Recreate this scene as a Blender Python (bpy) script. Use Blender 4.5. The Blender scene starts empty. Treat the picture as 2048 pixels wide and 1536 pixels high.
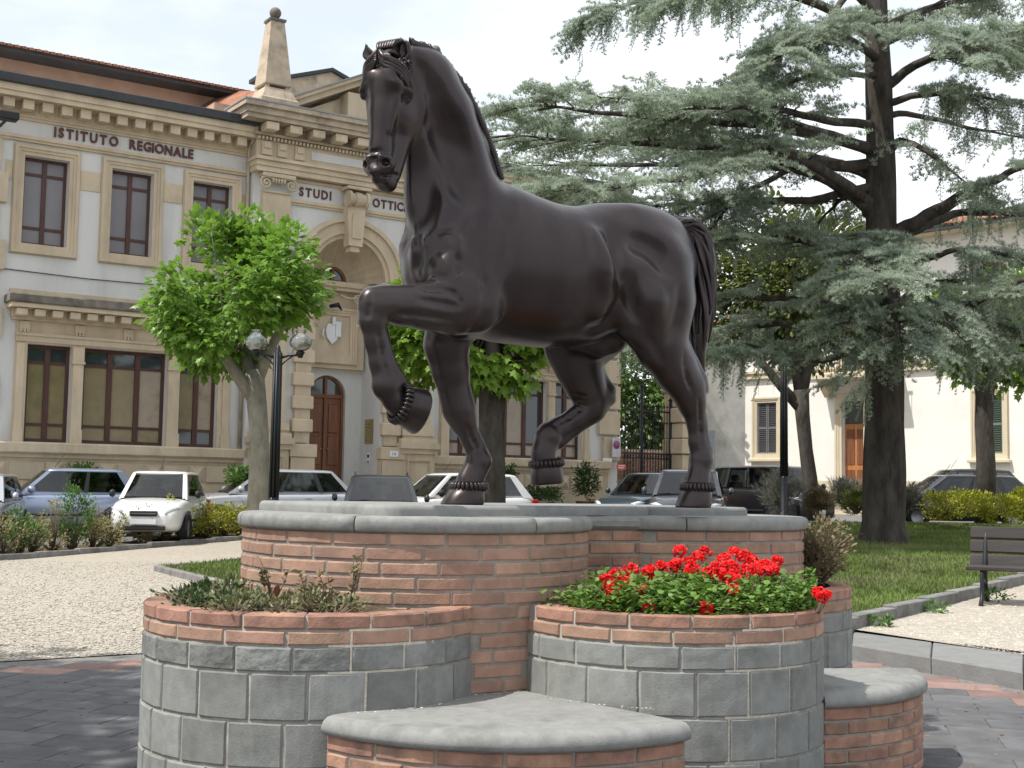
import bpy, math, random
import numpy as np
from mathutils import Vector, Matrix, noise
R = math.radians
scene = bpy.context.scene
col = scene.collection
random.seed(7)
rng = np.random.default_rng(11)

# ------------------------------------------------------------------ camera
F_PX, EYE, PITCH, ROLL = 2600.0, 1.35, math.atan(212 / 2600.0), 0.0165
cam_d = bpy.data.cameras.new('camera')
cam_d.sensor_width = 36
cam_d.lens = F_PX / 2048 * 36
cam_d.clip_start = 0.1
cam_d.clip_end = 3000
cam = bpy.data.objects.new('camera', cam_d)
col.objects.link(cam)
_f = Vector((0, math.cos(PITCH), math.sin(PITCH)))
_r = Vector((1, 0, 0))
_u = Vector((0, -math.sin(PITCH), math.cos(PITCH)))
_r2 = _r * math.cos(ROLL) + _u * math.sin(ROLL)
_u2 = _u * math.cos(ROLL) - _r * math.sin(ROLL)
M = Matrix((_r2, _u2, -_f)).transposed().to_4x4()
M.translation = (0, 0, EYE)
cam.matrix_world = M
scene.camera = cam

def ray(px, py):
    return _f + _r2 * ((px - 1024) / F_PX) - _u2 * ((py - 768) / F_PX)
def at_y(px, py, y):
    d = ray(px, py); return Vector((0, 0, EYE)) + d * (y / d.y)
def at_z(px, py, z):
    d = ray(px, py); return Vector((0, 0, EYE)) + d * ((z - EYE) / d.z)

# ------------------------------------------------------------------ light
SUN_EL, SUN_TO = R(60), Vector((-0.91, -0.41, 0)).normalized()
world = bpy.data.worlds.new('World')
scene.world = world
world.use_nodes = True
wt = world.node_tree
wn, wl = wt.nodes, wt.links
for n in list(wn): wn.remove(n)
w_out = wn.new('ShaderNodeOutputWorld')
sky = wn.new('ShaderNodeTexSky')
sky.sky_type = 'NISHITA'
sky.sun_disc = False
sky.sun_elevation = SUN_EL
sky.sun_rotation = math.atan2(SUN_TO.x, SUN_TO.y)
sky.air_density = 1.2
sky.dust_density = 2.5
bg1 = wn.new('ShaderNodeBackground'); bg1.inputs['Strength'].default_value = 0.13
wl.new(sky.outputs[0], bg1.inputs['Color'])
tc = wn.new('ShaderNodeTexCoord')
mp = wn.new('ShaderNodeMapping'); mp.inputs['Scale'].default_value = (1.0, 1.0, 2.6)
mp.inputs['Location'].default_value = (3.1, 0.7, 0.4)
wl.new(tc.outputs['Generated'], mp.inputs['Vector'])
cn = wn.new('ShaderNodeTexNoise'); cn.inputs['Scale'].default_value = 2.1
cn.inputs['Detail'].default_value = 7; cn.inputs['Roughness'].default_value = 0.55
wl.new(mp.outputs[0], cn.inputs['Vector'])
cr = wn.new('ShaderNodeValToRGB')
cr.color_ramp.elements[0].position = 0.38; cr.color_ramp.elements[0].color = (0.52, 0.52, 0.52, 1)
cr.color_ramp.elements[1].position = 0.60; cr.color_ramp.elements[1].color = (1, 1, 1, 1)
wl.new(cn.outputs[0], cr.inputs[0])
bg2 = wn.new('ShaderNodeBackground'); bg2.inputs['Color'].default_value = (0.93, 0.96, 1.0, 1)
bg2.inputs['Strength'].default_value = 1.02
wmix = wn.new('ShaderNodeMixShader')
wl.new(cr.outputs[0], wmix.inputs[0]); wl.new(bg1.outputs[0], wmix.inputs[1]); wl.new(bg2.outputs[0], wmix.inputs[2])
wl.new(wmix.outputs[0], w_out.inputs['Surface'])

sun_d = bpy.data.lights.new('sun', 'SUN')
sun_d.energy = 3.8
sun_d.angle = R(0.8)
sun_d.color = (1.0, 0.965, 0.91)
sun = bpy.data.objects.new('sun', sun_d)
col.objects.link(sun)
to_sun = Vector((SUN_TO.x * math.cos(SUN_EL), SUN_TO.y * math.cos(SUN_EL), math.sin(SUN_EL)))
sun.rotation_mode = 'QUATERNION'
sun.rotation_quaternion = to_sun.to_track_quat('Z', 'Y')
sun.location = (-10, -5, 20)
vs = scene.view_settings
vs.view_transform = 'Standard'
try: vs.look = 'None'
except Exception: pass
vs.gamma = 1
vs.exposure = 0.45
vs.use_curve_mapping = False

# ------------------------------------------------------------------ materials
def _nt(name):
    m = bpy.data.materials.new(name); m.use_nodes = True
    nt = m.node_tree
    return m, nt, nt.nodes['Principled BSDF']
def lk(nt, a, b): nt.links.new(a, b)
def mat(name, base, rough=0.7, var=0.18, scale=6.0, metal=0.0, bump=0.0, bscale=None, spec=0.4,
        objvar=0.0, dark=None, dscale=1.2, damt=0.0, hue=0.0, coord='Object', trans=0.0, stretch=None, detail=5, backlit=0.0):
    """colour noise + optional second darker stain colour + bump + per-object variation"""
    m, nt, p = _nt(name)
    N = nt.nodes
    tcn = N.new('ShaderNodeTexCoord')
    src = tcn.outputs[coord]
    if stretch:
        mpn = N.new('ShaderNodeMapping'); mpn.inputs['Scale'].default_value = stretch
        lk(nt, src, mpn.inputs['Vector']); src = mpn.outputs[0]
    oi = N.new('ShaderNodeObjectInfo')
    if objvar > 0:
        ad = N.new('ShaderNodeVectorMath'); ad.operation = 'ADD'
        ml = N.new('ShaderNodeMath'); ml.operation = 'MULTIPLY'; ml.inputs[1].default_value = 37.0
        lk(nt, oi.outputs['Random'], ml.inputs[0]); lk(nt, src, ad.inputs[0]); lk(nt, ml.outputs[0], ad.inputs[1])
        src = ad.outputs[0]
    nz = N.new('ShaderNodeTexNoise'); nz.inputs['Scale'].default_value = scale; nz.inputs['Detail'].default_value = detail
    nz.inputs['Roughness'].default_value = 0.62
    lk(nt, src, nz.inputs['Vector'])
    mr = N.new('ShaderNodeMapRange'); mr.inputs['From Min'].default_value = 0.3; mr.inputs['From Max'].default_value = 0.7
    mr.inputs['To Min'].default_value = 1 - var; mr.inputs['To Max'].default_value = 1 + var
    lk(nt, nz.outputs[0], mr.inputs[0])
    val = mr.outputs[0]
    if objvar > 0:
        mo = N.new('ShaderNodeMapRange'); mo.inputs['To Min'].default_value = 1 - objvar; mo.inputs['To Max'].default_value = 1 + objvar
        lk(nt, oi.outputs['Random'], mo.inputs[0])
        mm = N.new('ShaderNodeMath'); mm.operation = 'MULTIPLY'
        lk(nt, val, mm.inputs[0]); lk(nt, mo.outputs[0], mm.inputs[1]); val = mm.outputs[0]
    hs = N.new('ShaderNodeHueSaturation'); hs.inputs['Color'].default_value = (*base, 1)
    lk(nt, val, hs.inputs['Value'])
    if hue > 0:
        w2 = N.new('ShaderNodeMath'); w2.operation = 'MULTIPLY'; w2.inputs[1].default_value = 7.31
        lk(nt, oi.outputs['Random'], w2.inputs[0])
        w3 = N.new('ShaderNodeMath'); w3.operation = 'FRACT'; lk(nt, w2.outputs[0], w3.inputs[0])
        hh = N.new('ShaderNodeMapRange'); hh.inputs['To Min'].default_value = 0.5 - hue; hh.inputs['To Max'].default_value = 0.5 + hue
        lk(nt, w3.outputs[0], hh.inputs[0]); lk(nt, hh.outputs[0], hs.inputs['Hue'])
    c = hs.outputs[0]
    if dark is not None:
        n2 = N.new('ShaderNodeTexNoise'); n2.inputs['Scale'].default_value = dscale; n2.inputs['Detail'].default_value = 7
        n2.inputs['Roughness'].default_value = 0.7
        lk(nt, src, n2.inputs['Vector'])
        r2 = N.new('ShaderNodeMapRange'); r2.inputs['From Min'].default_value = 0.5; r2.inputs['From Max'].default_value = 0.68
        r2.inputs['To Max'].default_value = damt
        lk(nt, n2.outputs[0], r2.inputs[0])
        mx = N.new('ShaderNodeMix'); mx.data_type = 'RGBA'
        lk(nt, r2.outputs[0], mx.inputs[0]); lk(nt, c, mx.inputs[6]); mx.inputs[7].default_value = (*dark, 1)
        c = mx.outputs[2]
    lk(nt, c, p.inputs['Base Color'])
    p.inputs['Roughness'].default_value = rough
    p.inputs['Metallic'].default_value = metal
    p.inputs['Specular IOR Level'].default_value = spec
    if trans: p.inputs['Transmission Weight'].default_value = trans
    if bump > 0:
        nb = N.new('ShaderNodeTexNoise'); nb.inputs['Scale'].default_value = bscale or scale * 6; nb.inputs['Detail'].default_value = 6
        lk(nt, src, nb.inputs['Vector'])
        b = N.new('ShaderNodeBump'); b.inputs['Strength'].default_value = 1.0; b.inputs['Distance'].default_value = bump
        lk(nt, nb.outputs[0], b.inputs['Height']); lk(nt, b.outputs[0], p.inputs['Normal'])
    if backlit > 0:
        tr = N.new('ShaderNodeBsdfTranslucent'); lk(nt, c, tr.inputs['Color'])
        ms = N.new('ShaderNodeMixShader'); ms.inputs[0].default_value = backlit
        lk(nt, p.outputs[0], ms.inputs[1]); lk(nt, tr.outputs[0], ms.inputs[2])
        lk(nt, ms.outputs[0], N['Material Output'].inputs['Surface'])
    return m
def glass_mat(name, tint=(0.02, 0.022, 0.024), rough=0.04, spec=0.8):
    m, nt, p = _nt(name)
    p.inputs['Base Color'].default_value = (*tint, 1); p.inputs['Roughness'].default_value = rough
    p.inputs['Specular IOR Level'].default_value = spec; p.inputs['IOR'].default_value = 1.55
    return m
def clear_glass(name, tint=(0.9, 0.95, 0.93), alpha=0.25):
    m, nt, p = _nt(name)
    N = nt.nodes
    tr = N.new('ShaderNodeBsdfTransparent'); tr.inputs[0].default_value = (*tint, 1)
    gl = N.new('ShaderNodeBsdfGlossy'); gl.inputs['Roughness'].default_value = 0.03
    fr = N.new('ShaderNodeFresnel'); fr.inputs[0].default_value = 1.5
    ad = N.new('ShaderNodeMath'); ad.operation = 'ADD'; ad.inputs[1].default_value = alpha; ad.use_clamp = True
    lk(nt, fr.outputs[0], ad.inputs[0])
    mx = N.new('ShaderNodeMixShader')
    lk(nt, ad.outputs[0], mx.inputs[0]); lk(nt, tr.outputs[0], mx.inputs[1]); lk(nt, gl.outputs[0], mx.inputs[2])
    lk(nt, mx.outputs[0], N['Material Output'].inputs['Surface'])
    return m

# ------------------------------------------------------------------ mesh helpers
def mesh_np(name, verts, faces, smooth=False):
    """verts (n,3) array, faces (m,k) int array (all same size)"""
    me = bpy.data.meshes.new(name)
    verts = np.asarray(verts, np.float32); faces = np.asarray(faces, np.int32)
    k = faces.shape[1]
    me.vertices.add(len(verts)); me.vertices.foreach_set('co', verts.ravel())
    me.loops.add(faces.size); me.loops.foreach_set('vertex_index', faces.ravel())
    me.polygons.add(len(faces))
    me.polygons.foreach_set('loop_start', np.arange(0, faces.size, k, dtype=np.int32))
    me.polygons.foreach_set('use_smooth', np.full(len(faces), smooth, bool))
    me.update(calc_edges=True)
    return me

class MB:
    """collects polygons of one part"""
    def __init__(s): s.v = []; s.f = []; s.sm = []
    def add(s, vs_, fs, smooth=False):
        o = len(s.v); s.v += [tuple(v) for v in vs_]
        s.f += [tuple(i + o for i in f) for f in fs]; s.sm += [smooth] * len(fs)
        return s
    def box(s, x0, x1, y0, y1, z0, z1, bev=0.0):
        if bev <= 0:
            s.add([(x0,y0,z0),(x1,y0,z0),(x1,y1,z0),(x0,y1,z0),(x0,y0,z1),(x1,y0,z1),(x1,y1,z1),(x0,y1,z1)],
                  [(3,2,1,0),(4,5,6,7),(0,1,5,4),(1,2,6,5),(2,3,7,6),(3,0,4,7)])
        else:
            b = bev
            x0_, x1_, y0_, y1_ = x0+b, x1-b, y0+b, y1-b
            lo = [(x0_,y0_,z0),(x1_,y0_,z0),(x1_,y1_,z0),(x0_,y1_,z0)]
            m1 = [(x0,y0,z0+b),(x1,y0,z0+b),(x1,y1,z0+b),(x0,y1,z0+b)]
            m2 = [(x0,y0,z1-b),(x1,y0,z1-b),(x1,y1,z1-b),(x0,y1,z1-b)]
            hi = [(x0_,y0_,z1),(x1_,y0_,z1),(x1_,y1_,z1),(x0_,y1_,z1)]
            fs = [(3,2,1,0),(12,13,14,15)]
            for k in range(3):
                for i in range(4):
                    j = (i+1) % 4
                    fs.append((4*k+i, 4*k+j, 4*k+4+j, 4*k+4+i))
            s.add(lo+m1+m2+hi, fs)
        return s
    def quad(s, a, b, c, d): return s.add([a,b,c,d], [(0,1,2,3)])
    def tube(s, pts, rad, n=8, cap=True, smooth=True):
        """pts list of Vector, rad list"""
        pts = [Vector(p) for p in pts]
        if not hasattr(rad, '__len__'): rad = [rad]*len(pts)
        ref = None; rings = []
        for i, p in enumerate(pts):
            t = (pts[min(i+1, len(pts)-1)] - pts[max(i-1, 0)])
            if t.length < 1e-9: t = Vector((0,0,1))
            t.normalize()
            if ref is None:
                ref = t.orthogonal().normalized()
            ref = (ref - t * ref.dot(t))
            ref = ref.normalized() if ref.length > 1e-6 else t.orthogonal().normalized()
            b = t.cross(ref)
            rings.append([p + (ref*math.cos(2*math.pi*k/n) + b*math.sin(2*math.pi*k/n))*rad[i] for k in range(n)])
        vs_ = [v for r_ in rings for v in r_]; fs = []
        for i in range(len(rings)-1):
            for k in range(n):
                j = (k+1) % n
                fs.append((i*n+k, i*n+j, (i+1)*n+j, (i+1)*n+k))
        if cap:
            fs.append(tuple(range(n-1, -1, -1))); fs.append(tuple((len(rings)-1)*n+k for k in range(n)))
        return s.add(vs_, fs, smooth)
    def lathe(s, prof, n=24, c=(0,0,0), a0=0, a1=2*math.pi, smooth=True):
        """prof list of (r,z)"""
        full = abs(a1-a0-2*math.pi) < 1e-6
        m = n if full else n+1
        vs_ = []
        for r_, z in prof:
            for k in range(m):
                a = a0+(a1-a0)*k/n
                vs_.append((c[0]+r_*math.cos(a), c[1]+r_*math.sin(a), c[2]+z))
        fs = []
        for i in range(len(prof)-1):
            for k in range(n):
                j = (k+1) % m if full else k+1
                fs.append((i*m+k, i*m+j, (i+1)*m+j, (i+1)*m+k))
        return s.add(vs_, fs, smooth)
    def prism(s, poly, y0, y1, smooth=False):
        """poly in (x,z) extruded along y"""
        n = len(poly)
        vs_ = [(x,y0,z) for x,z in poly]+[(x,y1,z) for x,z in poly]
        fs = [tuple(range(n)), tuple(range(2*n-1, n-1, -1))]
        for i in range(n):
            j = (i+1) % n
            fs.append((i, i+n, j+n, j))
        return s.add(vs_, fs, smooth)
    def slab(s, poly, z0, z1):
        """poly in (x,y) ccw extruded along z"""
        n = len(poly)
        vs_ = [(x,y,z0) for x,y in poly]+[(x,y,z1) for x,y in poly]
        fs = [tuple(range(n-1,-1,-1)), tuple(range(n, 2*n))]
        for i in range(n):
            j = (i+1) % n
            fs.append((i, j, j+n, i+n))
        return s.add(vs_, fs)
    def mesh(s, name):
        me = bpy.data.meshes.new(name)
        me.from_pydata([tuple(v) for v in s.v], [], s.f)
        me.polygons.foreach_set('use_smooth', s.sm)
        me.update()
        return me
    def build(s, name, material, parent=None, loc=None, rot=None):
        return obj(name, s.mesh(name), material, parent, loc, rot)

def obj(name, me, material=None, parent=None, loc=None, rot=None, kind=None, label=None):
    o = bpy.data.objects.new(name, me); col.objects.link(o)
    if material is not None and me is not None and len(me.materials) == 0:
        for mm in (material if isinstance(material, (list, tuple)) else [material]): me.materials.append(mm)
    if parent is not None: o.parent = parent
    if loc is not None: o.location = loc
    if rot is not None: o.rotation_euler = rot
    if kind: o['kind'] = kind
    if label: o['label'] = label
    return o
def tag(o, label, cat, group=None, kind=None):
    if label: o['label'] = label
    if cat: o['category'] = cat
    if group: o['group'] = group
    if kind: o['kind'] = kind
    return o
def thing(name, label, cat, loc=(0,0,0), rz=0.0, group=None):
    o = bpy.data.objects.new(name, None); col.objects.link(o)
    o.empty_display_size = 0.2
    o.location = loc; o.rotation_euler = (0,0,rz)
    return tag(o, label, cat, group)
def struct(o): o['kind'] = 'structure'; return o
def dup(o, parent=None, loc=None, rz=None):
    c = o.copy(); col.objects.link(c); c.parent = parent
    if loc is not None: c.location = loc
    if rz is not None: c.rotation_euler = (0,0,rz)
    for ch in list(o.children): dup(ch, c)
    return c
def interp(x, xs, ys): return float(np.interp(x, xs, ys))
# ================================================================== the bronze horse (implicit surface -> one mesh)
HO = Vector((0.40, 7.13, 0)); HA = R(32)
HH = Vector((-math.cos(HA), -math.sin(HA), 0)); HL = Vector((math.sin(HA), -math.cos(HA), 0))
SLAB_Z = 1.268; KS = 0.945
M_bronze = mat('bronze', (0.035, 0.0255, 0.0255), rough=0.31, var=0.22, scale=3.5, metal=0.55, bump=0.0012, bscale=22, spec=0.55,
               dark=(0.058, 0.050, 0.046), dscale=1.7, damt=0.5, stretch=(1, 1, .45))
def hl(px, py, lat=0.0):
    """photo landmark on the horse's own plane (lat metres to its left) -> horse coordinates (forward, left, up)"""
    d = ray(px, py); t = (lat + (HO - Vector((0,0,EYE))).dot(HL)) / d.dot(HL)
    p = Vector((0,0,EYE)) + d * t - HO
    return np.array((p.dot(HH), lat, p.z)), t / F_PX

class SDF:
    def __init__(s, lo, hi, h):
        s.lo = np.array(lo, np.float32); s.h = h
        s.n = np.ceil((np.array(hi) - s.lo) / h).astype(int) + 1
        s.g = np.full(tuple(s.n), 0.2, np.float32)
        s.ax = [s.lo[i] + h * np.arange(s.n[i], dtype=np.float32) for i in range(3)]
    def region(s, lo, hi):
        i0 = np.clip(np.floor((np.array(lo) - s.lo) / s.h).astype(int), 0, s.n)
        i1 = np.clip(np.ceil((np.array(hi) - s.lo) / s.h).astype(int) + 1, 0, s.n)
        return i0, i1
    def apply(s, lo, hi, fn, k, sub=False):
        i0, i1 = s.region(lo, hi)
        if (i1 <= i0).any(): return
        X = s.ax[0][i0[0]:i1[0]][:, None, None]; Y = s.ax[1][i0[1]:i1[1]][None, :, None]; Z = s.ax[2][i0[2]:i1[2]][None, None, :]
        d = fn(X, Y, Z).astype(np.float32)
        sl = (slice(i0[0], i1[0]), slice(i0[1], i1[1]), slice(i0[2], i1[2]))
        g = s.g[sl]
        if sub:
            hh = np.maximum(k - np.abs(g + d), 0) / k
            s.g[sl] = np.maximum(g, -d) + hh * hh * k * 0.25
        else:
            hh = np.maximum(k - np.abs(g - d), 0) / k
            s.g[sl] = np.minimum(g, d) - hh * hh * k * 0.25
    def seg(s, a, b, ra, rb, ya=None, yb=None, k=0.04, sub=False, up=(0, 1, 0)):
        a = np.array(a, float); b = np.array(b, float)
        ya = ra if ya is None else ya; yb = rb if yb is None else yb
        up = np.array(up, float); up /= np.linalg.norm(up)
        d = b - a; L2 = max(float(d @ d), 1e-9)
        m = max(ra, rb, ya, yb) + k + 0.01
        lo = np.minimum(a, b) - m; hi = np.maximum(a, b) + m
        def fn(X, Y, Z):
            qx, qy, qz = X - a[0], Y - a[1], Z - a[2]
            t = np.clip((qx * d[0] + qy * d[1] + qz * d[2]) / L2, 0, 1)
            qx = qx - t * d[0]; qy = qy - t * d[1]; qz = qz - t * d[2]
            l = qx * up[0] + qy * up[1] + qz * up[2]
            q2 = qx * qx + qy * qy + qz * qz - l * l
            r_ = ra + (rb - ra) * t; y_ = ya + (yb - ya) * t
            return (np.sqrt(np.maximum(q2, 0) / r_**2 + l * l / y_**2) - 1) * np.minimum(r_, y_)
        s.apply(lo, hi, fn, k, sub)
    def ell(s, c, r, axes=None, k=0.04, sub=False):
        c = np.array(c, float); r = np.array(r, float)
        A = np.eye(3) if axes is None else np.array(axes, float)
        m = r.max() + k + 0.01
        def fn(X, Y, Z):
            qx, qy, qz = X - c[0], Y - c[1], Z - c[2]
            acc = 0; acc2 = 0
            for i in range(3):
                u = (qx * A[i, 0] + qy * A[i, 1] + qz * A[i, 2])
                acc = acc + (u / r[i])**2; acc2 = acc2 + (u / r[i]**2)**2
            n = np.sqrt(acc)
            return n * (n - 1) / np.maximum(np.sqrt(acc2), 1e-6)
        s.apply(c - m, c + m, fn, k, sub)
    def chain(s, pts, k=0.04, up=(0, 1, 0)):
        """pts: (pos, r, ry)"""
        for (a, ra, ya), (b, rb, yb) in zip(pts, pts[1:]):
            s.seg(a, b, ra, rb, ya, yb, k, up=up)
    def mesh(s):
        g = s.g; neg = g < 0
        nx, ny, nz = g.shape
        cells = np.zeros((nx-1, ny-1, nz-1), np.uint8)
        for i in (0,1):
            for j in (0,1):
                for k in (0,1):
                    cells += neg[i:nx-1+i, j:ny-1+j, k:nz-1+k]
        act = (cells > 0) & (cells < 8)
        idx = np.argwhere(act); ids = np.full(act.shape, -1, np.int32); ids[act] = np.arange(len(idx))
        acc = np.zeros((len(idx), 3), np.float64); cnt = np.zeros(len(idx))
        cor = [(i,j,k) for i in (0,1) for j in (0,1) for k in (0,1)]
        gv = {c: g[idx[:,0]+c[0], idx[:,1]+c[1], idx[:,2]+c[2]] for c in cor}
        for c in cor:
            for ax in range(3):
                if c[ax] == 0:
                    c2 = tuple(1 if q == ax else c[q] for q in range(3))
                    a, b = gv[c], gv[c2]; cr_ = (a < 0) != (b < 0)
                    t = np.where(cr_, a / np.where(cr_, a - b, 1), 0)
                    for q in range(3):
                        acc[:, q] += np.where(cr_, c[q] + (t if q == ax else 0), 0)
                    cnt += cr_
        v = (idx + acc / cnt[:, None]) * s.h + s.lo
        quads = []
        for ax in range(3):
            a1, a2 = (ax+1) % 3, (ax+2) % 3
            sl0 = [slice(None)]*3; sl1 = [slice(None)]*3
            sl0[ax] = slice(0, -1); sl1[ax] = slice(1, None)
            A = neg[tuple(sl0)]; Bn = neg[tuple(sl1)]
            e = np.argwhere(A != Bn)
            ok = (e[:, a1] > 0) & (e[:, a2] > 0) & (e[:, a1] < g.shape[a1]-1) & (e[:, a2] < g.shape[a2]-1)
            e = e[ok]
            flip = A[e[:,0], e[:,1], e[:,2]]
            def cid(o1, o2):
                q = e.copy(); q[:, a1] += o1; q[:, a2] += o2
                return ids[q[:,0], q[:,1], q[:,2]]
            Q = np.stack([cid(-1,-1), cid(0,-1), cid(0,0), cid(-1,0)], 1)
            Q[~flip] = Q[~flip][:, ::-1]
            quads.append(Q)
        return v, np.concatenate(quads)

def build_horse():
    root = thing('horse_statue', 'dark bronze horse statue with one foreleg raised, standing on the brick pedestal', 'statue', (HO.x*KS, HO.y*KS, EYE-(EYE-SLAB_Z)*KS))
    root.scale = (KS, KS, KS)
    # the horse's forward axis is local +X of the root
    root.rotation_euler = (0, 0, math.atan2(HH.y, HH.x))
    S = SDF((-1.06, -0.42, 1.255), (1.62, 0.55, 3.95), 0.0075)
    def P(px, py, lat, r, ry=None):
        p, sc = hl(px, py, lat); return (p, r * sc, (ry if ry is not None else r * sc))
    # torso
    T = [P(900,538,0,98,.215), P(950,527,0,140,.255), P(1010,531,0,151,.285), P(1080,549,0,141,.30), P(1150,552,0,133,.30),
         P(1210,533,0,122,.285), P(1265,524,0,108,.27), P(1315,528,0,84,.22)]
    S.chain(T, k=0.05)
    # neck
    NK = [P(935,478,0,108,.20), P(906,398,0.01,98,.17), P(891,306,0.03,82,.14), P(878,225,0.06,65,.118), P(853,158,0.09,54,.10), P(822,128,0.11,36,.085)]
    S.chain(NK, k=0.06)
    # crest ridge
    CR = [P(980,372,0,17,.035), P(955,290,0.02,18,.033), P(922,215,0.05,18,.03), P(885,150,0.08,18,.028), P(848,114,0.1,17,.028)]
    S.chain(CR, k=0.05)
    # breast muscles
    for lat, x in ((.085, 858), (-.085, 836)):
        S.chain([P(x+18,430,lat,38,.085), P(x+4,500,lat,40,.095), P(x+2,548,lat,34,.085)], k=0.03)
    S.chain([P(862,600,.0,40,.13), P(925,630,0,42,.16)], k=0.06)
    # groove between the breast muscles and neck/shoulder groove
    # shoulder blades + upper arm (both sides)
    for sg in (1, -1):
        la = .20*sg
        if sg > 0:
            S.chain([P(985,425,.13,36,.06), P(950,480,.185,44,.07), P(905,545,.20,44,.075)], k=.05)
            S.chain([P(905,545,.20,40,.075), P(925,590,.20,48,.08), P(945,622,.19,40,.075)], k=.035)      # triceps mass
            S.chain([P(1010,470,.17,30,.05), P(965,560,.215,36,.055), P(945,610,.2,34,.06)], k=.035)
        else:
            S.chain([P(960,430,-.13,36,.06), P(905,500,-.19,44,.07), P(880,560,-.2,48,.075)], k=.05)
            S.chain([P(930,540,-.19,60,.08), P(905,640,-.17,50,.085)], k=.05)
    # grooves that draw the shoulder
    def groove(pts, w, dep=.012, k=.022):
        pp = [hl(*q)[0] for q in pts]
        for a_, b_ in zip(pp, pp[1:]): S.seg(a_, b_, w, w, k=k, sub=True)
    def PL(px, py, lat, r, ry):
        p, sc = hl(px, py, lat); return (p, r*sc*1.13, ry*1.18)
    # raised near foreleg
    FL = [PL(950,606,.19,55,.085), PL(905,612,.20,50,.078), PL(850,613,.20,40,.066), PL(800,611,.20,33,.056), PL(768,606,.20,31,.056)]
    S.chain(FL, k=.03)
    S.chain([PL(772,606,.20,30,.056), PL(750,610,.20,31,.055), PL(745,640,.20,25,.048)], k=.02)
    S.ell(P(742,600,.20,1)[0], (.045,.05,.055), k=.02); S.ell(P(738,628,.20,1)[0], (.036,.044,.036), k=.015)
    S.chain([PL(745,640,.20,25,.046), PL(752,680,.20,22,.035), PL(760,725,.20,20,.032), PL(770,760,.20,25,.038)], k=.015)
    S.chain([PL(762,660,.20,13,.022), PL(776,715,.20,12,.022), PL(790,752,.20,14,.026)], k=.012)   # flexor tendon
    S.ell(P(772,770,.20,1)[0], (.068,.052,.062), k=.02)
    S.ell(P(798,762,.20,1)[0], (.035,.036,.05), k=.02)
    S.chain([PL(774,778,.20,24,.045), PL(792,804,.20,21,.042), PL(800,812,.20,24,.048)], k=.02)
    # planted far foreleg
    S.chain([PL(905,640,-.15,52,.085), PL(893,690,-.15,42,.075), PL(901,740,-.155,35,.062), PL(911,790,-.16,29,.052), PL(918,818,-.16,30,.052), PL(926,842,-.16,26,.046)], k=.025)
    S.chain([PL(926,842,-.16,24,.042), PL(943,882,-.16,18,.031), PL(956,915,-.16,19,.033)], k=.015)
    S.chain([PL(938,850,-.16,12,.02), PL(958,890,-.16,11,.02), PL(970,920,-.16,14,.024)], k=.012)
    S.ell(P(958,920,-.16,1)[0], (.066,.055,.062), k=.02)
    S.chain([PL(955,930,-.16,24,.046), PL(938,965,-.16,25,.052)], k=.02)
    # haunches
    for sg in (1, -1):
        if sg > 0:
            S.chain([PL(1262,478,.12,60,.10), PL(1305,545,.17,78,.12), PL(1318,600,.18,66,.11), PL(1318,650,.18,56,.095)], k=.05)
            S.ell(P(1262,575,.19,1)[0], (.16,.085,.24), k=.05)
            S.chain([PL(1345,520,.14,34,.07), PL(1352,600,.16,32,.07), PL(1340,650,.17,38,.07)], k=.04)
        else:
            S.chain([PL(1250,490,-.12,60,.10), PL(1240,570,-.17,80,.11), PL(1190,640,-.17,66,.10)], k=.05)
            S.chain([PL(1300,520,-.12,60,.09), PL(1255,600,-.16,60,.09), PL(1180,680,-.16,50,.08)], k=.05)
    # near hind leg
    S.chain([PL(1300,640,.18,70,.10), PL(1322,690,.18,50,.082), PL(1352,740,.18,41,.068), PL(1375,775,.18,34,.055), PL(1384,805,.18,29,.048)], k=.03)
    S.chain([PL(1398,755,.18,14,.026), PL(1404,775,.18,14,.03)], k=.02)                           # point of hock
    S.chain([PL(1368,690,.18,16,.03), PL(1386,730,.18,14,.025), PL(1400,760,.18,13,.025)], k=.02)  # Achilles
    S.chain([PL(1384,805,.18,28,.046), PL(1393,845,.18,20,.032), PL(1396,885,.18,19,.031), PL(1402,908,.18,23,.036)], k=.015)
    S.chain([PL(1404,830,.18,10,.02), PL(1409,880,.18,10,.02), PL(1416,910,.18,13,.026)], k=.012)
    S.ell(P(1404,918,.18,1)[0], (.062,.052,.055), k=.02)
    S.chain([PL(1402,925,.18,22,.044), PL(1396,958,.18,21,.045), PL(1394,966,.18,24,.05)], k=.02)
    # raised far hind leg
    S.chain([PL(1165,650,-.15,68,.10), PL(1146,690,-.15,56,.085), PL(1158,735,-.15,44,.068), PL(1172,772,-.15,36,.055), PL(1186,800,-.15,31,.05)], k=.03)
    S.chain([PL(1196,742,-.15,12,.025), PL(1218,780,-.15,12,.028), PL(1219,797,-.15,13,.03)], k=.02)
    S.chain([PL(1205,795,-.15,22,.04), PL(1186,815,-.15,26,.044), PL(1150,838,-.15,21,.034), PL(1118,857,-.15,20,.033), PL(1098,868,-.15,23,.036)], k=.015)
    S.chain([PL(1190,836,-.15,9,.018), PL(1150,862,-.15,9,.018), PL(1118,885,-.15,13,.024)], k=.012)
    S.ell(P(1097,872,-.15,1)[0], (.066,.052,.06), k=.02)
    S.chain([PL(1094,878,-.15,24,.045), PL(1087,905,-.15,22,.045), PL(1088,918,-.15,24,.05)], k=.02)
    # sheath
    S.chain([PL(1150,682,-.02,20,.045), PL(1200,688,-.02,24,.05), PL(1222,680,-.01,26,.06)], k=.03)
    S.chain([PL(1232,650,.0,30,.07), PL(1228,682,.01,22,.055)], k=.03)
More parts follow.
